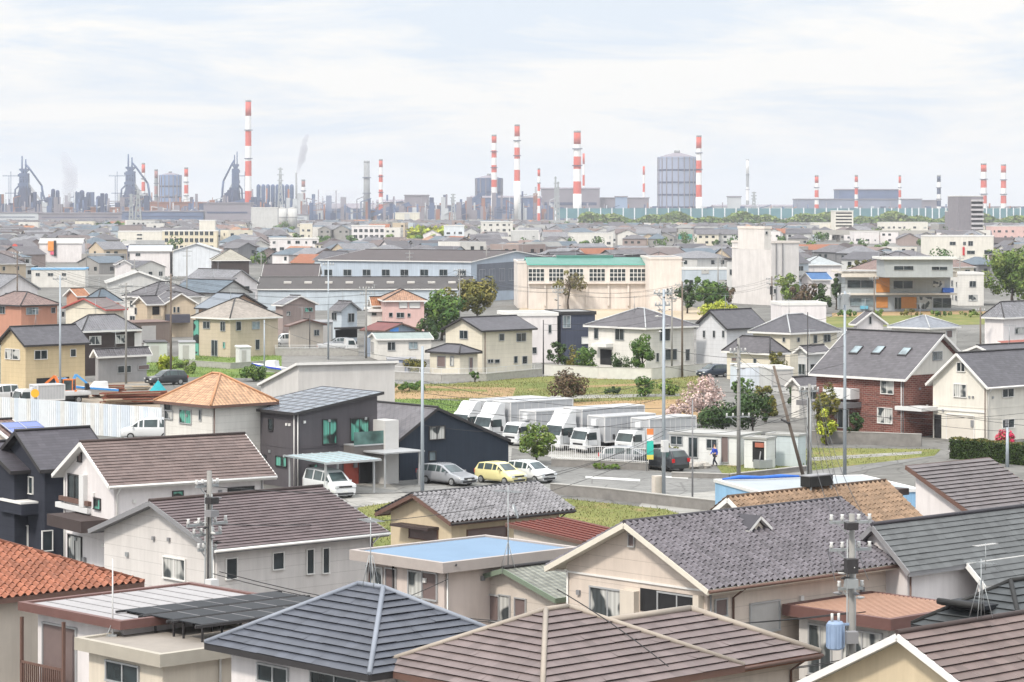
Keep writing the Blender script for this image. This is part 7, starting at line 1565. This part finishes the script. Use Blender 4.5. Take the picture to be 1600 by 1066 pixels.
# ---------- the steelworks on the skyline ----------
C_RED = plain('chimney red', (.55, .09, .06), .7, .12, .05); C_WHT = plain('chimney white', (.72, .71, .7), .7, .08, .05); C_GRY = plain('chimney grey', (.25, .26, .27), .8, .15, .05); C_NAV = plain('chimney navy', (.03, .045, .1), .7, .1, .05)
S_BLU = plain('works blue grey', (.07, .105, .2), .7, .25, .04); S_PUR = plain('works mauve grey', (.2, .18, .21), .8, .18, .03); S_DRK = plain('works dark steel', (.035, .05, .11), .7, .3, .06); S_RST = plain('works rust', (.26, .115, .075), .9, .3, .03); S_PAL = plain('works pale sheet', (.42, .44, .46), .7, .15, .03); S_GH = plain('gasholder grey', (.27, .31, .42), .6, .12, .03)
def chimney(label, px, ytop, wpx, nb=6, Y=3500, ms=(C_RED, C_WHT), ybot=None, cap=True, group=None, foot=None):
    P = at(px, Y); h = zat(ytop, Y); r = wpx*Y/F/2; t = thing('chimney', label, 'chimney', P, 0, group); zb = zat(ybot, Y) if ybot else 0
    for k in range(nb):
        z1 = h-(h-zb)*k/nb; z0 = h-(h-zb)*(k+1)/nb; ra = lambda z: r*(1.18-.22*z/h); mb = MB(); mb.tube([(0, 0, z0), (0, 0, z1)], ra(z0), 14, r2=ra(z1), cap=(k == 0)); mb.build('band' if len(ms) > 1 else 'shaft', ms[k % len(ms)], t)
    if zb > 0: mb = MB(); mb.tube([(0, 0, 0), (0, 0, zb)], r*1.22, 14, r2=r*1.17); mb.build('base_shaft', foot or C_WHT, t)
    if cap:
        mb = MB(); mb.tube([(0, 0, h-1), (0, 0, h+1.2)], r*1.0, 14); mb.build('rim', C_GRY, t)
        for f in (.72, .45): z = zb+(h-zb)*f; mb = MB(); mb.tube([(0, 0, z), (0, 0, z+.8)], r*1.45, 14); mb.build('gallery', S_DRK, t)
chimney('tallest red and white banded chimney at the left', 388, 158, 9.2, 7, 3400, ybot=322)
chimney('red and white chimney in front of the domed grey hall', 772, 212, 8, 8, 3500, ybot=304)
chimney('tall red and white chimney right of the domed grey hall', 808, 196, 8.6, 5, 3300, ybot=283)
chimney('broad red and white chimney with white foot before the mauve hall', 902, 206, 11.5, 5, 3300, ybot=303)
chimney('red and white chimney touching the big gasholder', 1092, 213, 8.5, 5, 3300, ybot=308)
chimney('slim pink banded chimney behind the second furnace', 224, 256, 5.5, 6, 3700)
chimney('dull red chimney beside the blue domed gasholder', 244, 266, 5.5, 6, 3700, (plain('faded chimney red', (.3, .14, .13), .8, .2, .05), C_GRY))
chimney('short red and white chimney right of the blue domed gasholder', 291, 263, 6.2, 6, 3600)
chimney('thick plain grey chimney in the middle of the works', 573, 253, 9.5, 1, 3400, (C_GRY,))
chimney('red and white chimney beside the thick plain grey one', 595, 250, 6.0, 8, 3450)
chimney('short faded banded chimney right of the leaning steam plume', 474, 282, 6, 6, 3600, (MATS['faded chimney red'], C_WHT))
chimney('thin dark stack under the leaning steam plume', 463, 270, 3, 1, 3600, (C_GRY,), cap=False)
chimney('thin red and white chimney left of the mauve hall', 842, 264, 4.2, 7, 3200)
chimney('thin red chimney just behind the broad one', 912, 240, 3.5, 6, 3800, cap=False)
chimney('thin red and white chimney left of the big gasholder', 1006, 260, 3.5, 6, 3800, cap=False)
chimney('slim red and white chimney at the left of the power hall', 1276, 275, 6, 6, 3600)
chimney('slim red and white chimney in front of the power hall', 1338, 275, 5.2, 7, 3500)
chimney('thin red and white chimney at the right end of the power hall', 1406, 275, 4, 6, 3600)
chimney('navy and white banded chimney right of the power hall', 1467, 275, 6, 7, 3600, (C_NAV, C_WHT))
chimney('taller of the twin red and white chimneys far right', 1537, 256.5, 9, 7, 3500)
chimney('second of the twin red and white chimneys far right', 1568, 258, 8, 7, 3600)
chimney('very pale far off tower right of the big gasholder', 1168, 250, 4.5, 4, 5200, (C_WHT, C_GRY))
chimney('thin far stack between furnace and tallest chimney', 837, 292, 3, 1, 3600, (C_GRY,), cap=False)
def shed(label, x0, x1, ytop, mat, Y=3600, depth=60, roof=None, name='industrial_hall', gable=0, ybase=None):
    A = at(x0, Y); w = (x1-x0)*Y/F; h = zat(ytop, Y); t = thing(name, label, 'hall', A); mb = MB(); g = gable*Y/F; mb.box(0, 0, 0, w, depth, h-g); mb.build('wall', mat, t); mb = MB(); o = 1.0; z = h-g+.05
    if g: mb.hexa([(-o, -o, z), (w+o, -o, z), (w+o, depth+o, z), (-o, depth+o, z), (-o, depth*.45, h), (w+o, depth*.45, h), (w+o, depth*.55, h), (-o, depth*.55, h)])
    else: mb.box(-o, -o, z, w+o, depth+o, z+1.2)
    mb.build('roof', roof or S_PUR, t); mb = MB()
    if w > 20: mb.box(4, -.3, h*.42, w-4, .05, h*.52)
    if mb.v: mb.build('glazing_strip', S_DRK, t)
    return t
shed('mauve hall behind the broad banded chimney', 846, 937, 293, S_PUR, 3700, gable=2)
shed('long low mauve hall left of the big gasholder', 937, 1014, 310, S_PUR, 3750)
shed('pale blue block before the low mauve hall', 962, 980, 308, plain('works pale blue', (.24, .32, .45)), 3600, 20)
shed('dark blue grey hall in the middle of the works', 498, 586, 318, S_BLU, 3550, gable=8)
shed('dark mauve hall right of the thick grey chimney', 588, 640, 312, S_PUR, 3650, gable=4)
shed('tall dark shed right of the middle of the works', 632, 668, 306, S_PUR, 3600)
shed('dark block row at the foot of the domed grey hall', 736, 846, 306, S_BLU, 3600, gable=3)
shed('low dark hall with pale roof between silo and domed hall', 668, 745, 322, S_DRK, 3500)
shed('wide power hall upper block far right', 1311, 1404, 297, S_BLU, 3800)
shed('wide power hall lower block far right', 1246, 1440, 312, plain('works slate blue', (.18, .2, .27), .8, .2, .03), 3750)
shed('lower annex right of the wide power hall', 1404, 1466, 314, S_PUR, 3800)
shed('pale low hall right of the big gasholder', 1116, 1250, 320, S_PAL, 3900, gable=3)
shed('blue grey block pair near the pale tower', 1138, 1158, 308, S_PAL, 3700, 20)
shed('long pale hall under the twin chimneys', 1430, 1640, 324, S_PAL, 3900)
for k, (x0, x1, y, m) in enumerate(((-20, 60, 333, S_PAL), (60, 190, 334, S_PUR), (190, 320, 331, S_BLU), (318, 392, 318, S_PUR), (392, 480, 336, S_PAL))): shed(('pale', 'mauve', 'blue grey', 'tall mauve', 'pale grey')[k]+' mill hall along the foot of the left furnaces', x0, x1, y, m, 3200, 30)
shed('rust red ore bunker below the left furnaces', -10, 330, 325.5, S_RST, 3450, 30, S_RST)
shed('second rust red bunker stepping up behind the first', 230, 325, 317, S_RST, 3500, 30, S_RST)
def gasholder(label, px, ytop, wpx, mat, Y, rings=5, ribs=20):
    P = at(px, Y); h = zat(ytop, Y); r = wpx*Y/F/2; t = thing('gasholder', label, 'gasholder', P); mb = MB(); mb.tube([(0, 0, 0), (0, 0, h)], r, ribs, sm=False); mb.build('shell', mat, t)
    for k in range(1, rings+1): z = h*k/rings-.5; mb = MB(); mb.tube([(0, 0, z-1.1), (0, 0, z+1.1)], r*1.02, ribs, sm=False); mb.build('ring', S_DRK if k < rings else mat, t)
    for k in range(ribs): a = 2*PI*k/ribs; mb = MB(); mb.box(r*1.01*math.cos(a)-.6, r*1.01*math.sin(a)-.6, 0, r*1.01*math.cos(a)+.6, r*1.01*math.sin(a)+.6, h); mb.build('rib', S_PUR, t)
    mb = MB(); mb.tube([(0, 0, h), (0, 0, h+r*.14), (0, 0, h+r*.24)], [r, r*.55, r*.12], ribs, sm=False); rf = mb.build('roof', S_PUR, t); mb = MB(); mb.tube([(0, 0, h+r*.22), (0, 0, h+r*.36)], r*.16, 10); mb.build('vent', C_GRY, rf)
gasholder('big grey gasholder with rings and a shallow dome', 1058, 246, 60, S_GH, 3500)
gasholder('blue domed gasholder between two slim chimneys', 266, 274, 34, plain('blue holder', (.17, .25, .42), .6, .15, .03), 3700, 4, 16)
gasholder('domed grey hall behind a red and white chimney', 764, 279, 42, S_BLU, 3700, 3, 14)
# hot blast stoves: one row
for k in range(8):
    x = 404+k*7.4; Y = 3500; P = at(x, Y); h = zat(288, Y); t = thing('hot_stove', 'domed hot blast stove in the row right of the tallest chimney', 'stove', P, 0, 'row of hot blast stoves'); r = 3.3*Y/F
    mb = MB(); mb.tube([(0, 0, 0), (0, 0, h-r), (0, 0, h-r*.35), (0, 0, h)], [r, r, r*.8, r*.15], 12); mb.build('shell', S_BLU, t)
for k, (x, yt, w) in enumerate(((83, 295, 7), (90, 297, 7), (128, 297, 9), (138, 300, 8), (154, 306, 9), (166, 302, 6))):
    Y = 3450; P = at(x, Y); h = zat(yt, Y); r = w*.45*Y/F; t = thing('hot_stove', 'domed dark stove in the cluster between the two left furnaces', 'stove', P, 0, 'stoves between the furnaces'); mb = MB(); mb.tube([(0, 0, 0), (0, 0, h-r), (0, 0, h-r*.35), (0, 0, h)], [r, r, r*.8, r*.15], 12); mb.build('shell', S_DRK, t)
def furnace(label, px, ytop, Y, sgn=1, s=1.0, seed=0):
    P = at(px, Y); k = Y/F; t = thing('blast_furnace', label, 'blast furnace', P); r = random.Random(seed); q = lambda dx, y, dy=0: Vector((dx*sgn*k*s, dy, zat(y, Y)))
    mb = MB(); mb.tube([q(0, 328), q(0, 314), q(0, 302), q(0, 288), q(0, 276), q(0, 268)], [13*k*s, 12.5*k*s, 10*k*s, 6.5*k*s, 4*k*s, 3*k*s], 12); mb.build('furnace_shell', S_DRK, t)
    mb = MB(); hw = 7
    for dx in (-hw, -2.4, 2.4, hw):
        for dy in (-5, 5): mb.bar(q(dx, 322, dy), q(dx*.8, ytop+18+abs(dx)*1.4, dy), 1.7, 1.7)
    for j in range(8):
        y = ytop+22+j*(308-ytop)/9
        for dy in (-5, 5): mb.bar(q(-hw, y, dy), q(hw, y, dy), 1.2, 2.0); mb.bar(q(-hw, y, dy), q(0, y+7, dy), .9, .9); mb.bar(q(hw, y, dy), q(0, y+7, dy), .9, .9)
        if j % 2: mb.box(min(q(-hw-2, y).x, q(hw-3, y).x), -6, q(0, y+4).z, max(q(-hw-2, y).x, q(hw-3, y).x), 6, q(0, y).z)
    mb.build('tower_frame', S_BLU, t)
    for a, b, w in ((-3.5, ytop+1, 1.5), (2.2, ytop+6, 1.7)): mb = MB(); mb.tube([q(a*.8, 292), q(a, ytop+22), q(a, b)], [2.2*k*s, 1.5*k*s, 1.1*k*s], 8); mb.build('uptake_pipe', S_BLU, t)
    mb = MB(); mb.tube([q(2.2, ytop+14), q(9, ytop+22), q(27, ytop+47)], 1.5*k, 8); mb.tube([q(27, ytop+47), q(29, ytop+60), q(29.5, 305), q(37, 326)], 1.7*k, 8); mb.build('downcomer_pipe', S_BLU, t)
    mb = MB(); mb.bar(q(3, 284), q(36, 328), 3.4*k, 3.8*k); mb.build('skip_bridge', S_PAL, t)
    mb = MB(); mb.bar(q(-hw, 275), q(-34, 275), 1.2*k, 1.0*k); mb.bar(q(-21, 268), q(-21, 326), .8*k, .8*k); mb.bar(q(-24, 275), q(-24, 326), .8*k, .8*k); mb.bar(q(-8, 302), q(-30, 302), 1.0*k, 1.0*k); mb.tube([q(-8, 290), q(-14, 296), q(-16, 322)], 1.4*k, 7); mb.build('gas_main', S_BLU, t)
    mb = MB()
    for j in range(26): x, y = r.uniform(-24, 22), r.uniform(292, 326)+0; y = max(y, 290+abs(x)*1.2); mb.box(min(x, x+4)*k*sgn, r.uniform(-12, 0), 0, (x+r.uniform(3, 8))*k*sgn, r.uniform(1, 8), zat(y, Y))
    mb.build('cast_house', S_DRK, t)
furnace('left blast furnace with a long slanting downcomer', 38, 243, 3500, 1, 1.0, 1)
furnace('second blast furnace behind the lattice pylon', 204, 240, 3550, 1, 1.0, 2)
furnace('third blast furnace beside the tallest chimney', 368, 236, 3500, -1, .7, 3)
def pylon(label, px, ytop, Y, w=8):
    P = at(px, Y); h = zat(ytop, Y); t = thing('pylon', label, 'pylon', P); mb = MB(); k = w*Y/F/2
    for a in (-1, 1):
        for b in (-1, 1): mb.bar((a*k, b*k, 0), (a*k*.15, b*k*.15, h), .5*Y/1500, .5*Y/1500)
    for j in range(8):
        f0, f1 = j/8, (j+1)/8; r0, r1 = k*(1-.85*f0), k*(1-.85*f1)
        for b in (-1, 1): mb.bar((-r0, b*r0, h*f0), (r1, b*r1, h*f1), .3*Y/1500, .3*Y/1500); mb.bar((r0, b*r0, h*f0), (-r1, b*r1, h*f1), .3*Y/1500, .3*Y/1500)
    mb.build('lattice_mast', STEEL, t); mb = MB()
    for f, ww in ((.97, .9), (.86, 1.1), (.75, 1.0)): mb.bar((-k*ww, 0, h*f), (k*ww, 0, h*f), .5*Y/1500, .5*Y/1500)
    mb.build('crossarm', STEEL, t)
pylon('steel lattice pylon in front of the second furnace', 216, 296, 1900, 12); pylon('paler steel lattice pylon left of the other one', 205, 303, 2000, 8)
pylon('lattice mast above the row of hot stoves', 438, 262, 3400, 9); pylon('thin double mast before the mauve hall', 868, 276, 2600, 5); pylon('pair mast in front of the broad banded chimney foot', 872, 284, 2600, 5)
pylon('small orange lattice crane mast near the pale tower', 1178, 300, 3300, 8); pylon('lattice pylon at the dark hall right of the silo', 708, 303, 3000, 8)
# slanting conveyors
for lab, x0, y0, x1, y1, Y in (('long conveyor gallery climbing toward the domed grey hall', 700, 338, 758, 300, 3400), ('conveyor gallery climbing right behind the silo tower', 566, 346, 618, 322, 3300), ('second conveyor gallery behind the silo tower', 590, 342, 640, 318, 3350), ('conveyor gallery below the row of stoves', 318, 330, 388, 312, 3450)):
    A, B = at(x0, Y, max(2, zat(y0, Y))), at(x1, Y, zat(y1, Y)); t = thing('conveyor', lab, 'conveyor', (A.x, A.y, 0)); mb = MB(); o = Vector((A.x, A.y, 0)); mb.bar(A-o, B-o, 5, 4.5); mb.build('gallery', S_BLU, t)
    for f in (.3, .6, .9): p = (A-o)+(B-A)*f; mb = MB(); mb.bar((p.x, p.y, 0), (p.x, p.y, p.z), 1.5, 1.5); mb.build('trestle', S_DRK, t)
# the small pipework and plant in between reads as one mass
mb = MB(); r = random.Random(12)
for k in range(1300):
    px = r.choice((r.uniform(-30, 500), r.uniform(480, 860), r.uniform(-30, 500), r.uniform(860, 1640))); Y = r.uniform(3250, 3700); k_ = Y/F; yy = (r.uniform(316, 336) if r.random() < .8 else r.uniform(300, 318)) if px < 860 else r.uniform(322, 336)
    P = at(px, Y); h = max(6, zat(yy, Y)); w = r.uniform(2, 9)*k_; m = r.choice((0, 0, 1, 1, 2, 3, 4)); q = r.random()
    if q < .5: mb.box(P.x, P.y, 0, P.x+w, P.y+w, h, m)
    elif q < .75: mb.tube([(P.x, P.y, 0), (P.x, P.y, h+r.uniform(0, 8)*k_)], r.uniform(.4, 1.6)*k_, 7, m)
    else: mb.bar((P.x, P.y, h*.8), (P.x+r.uniform(8, 30)*k_, P.y, h*.8+r.uniform(-6, 6)), 1.6*k_, 1.3*k_, m); mb.bar((P.x, P.y, 0), (P.x, P.y, h*.8), 1.2, 1.2, m)
tag(mb.build('plant_pipework', [S_BLU, S_PUR, S_DRK, S_RST, S_PAL]), 'tangle of pipework, ducts and small sheds along the foot of the steelworks', 'pipework', None, 'stuff')
# steam plumes: soft volumes in the shape of the rising steam
def plume(label, pts, Y, dens):
    m = bpy.data.materials.new('steam '+label[:12]); m.use_nodes = True; nt_ = m.node_tree; nt_.nodes.clear(); o_ = nt_.nodes.new('ShaderNodeOutputMaterial'); v = nt_.nodes.new('ShaderNodeVolumePrincipled'); v.inputs['Color'].default_value = (.82, .82, .92, 1); v.inputs['Density'].default_value = dens*3.6; nt_.links.new(v.outputs[0], o_.inputs['Volume'])
    mb = MB(); r = random.Random(2); base = at(pts[0][0], Y, 0); P = []; R_ = []
    for (x0, y0, w0), (x1, y1, w1) in zip(pts, pts[1:]):
        for j in range(5): f = j/5; P.append(at(x0+(x1-x0)*f+r.uniform(-.8, .8), Y, max(1, zat(y0+(y1-y0)*f, Y)))-base); R_.append((w0+(w1-w0)*f)*Y/F/2*r.uniform(.85, 1.2))
    P.append(at(pts[-1][0], Y, zat(pts[-1][1], Y))-base); R_.append(.3)
    mb.tube(P, R_, 12); o = mb.build('steam', m, None, base); tag(o, label, 'steam', None, 'stuff')
plume('pale steam column rising left of the second furnace', [(104, 326, 10), (106, 300, 20), (112, 275, 26), (104, 252, 18), (98, 236, 8)], 3400, .011)
plume('thin steam plume leaning right above a dark stack', [(464, 271, 3), (468, 258, 9), (474, 240, 14), (476, 222, 10), (480, 208, 6)], 3600, .03)
plume('low steam drifting before the middle works', [(478, 334, 10), (500, 318, 30), (540, 308, 30), (580, 300, 10)], 3300, .004)
# ---------- the air ----------
m = bpy.data.materials.new('haze air'); m.use_nodes = True; nh = m.node_tree; nh.nodes.clear()
o_ = nh.nodes.new('ShaderNodeOutputMaterial'); v = nh.nodes.new('ShaderNodeVolumePrincipled'); v.inputs['Color'].default_value = (.92, .945, 1.0, 1); v.inputs['Density'].default_value = 1.0e-4; v.inputs['Anisotropy'].default_value = .2
nh.links.new(v.outputs[0], o_.inputs['Volume'])
mb = MB(); mb.box(-6500, -120, -1, 6500, 21500, 190); hz = mb.build('haze', m); hz['kind'] = 'stuff'
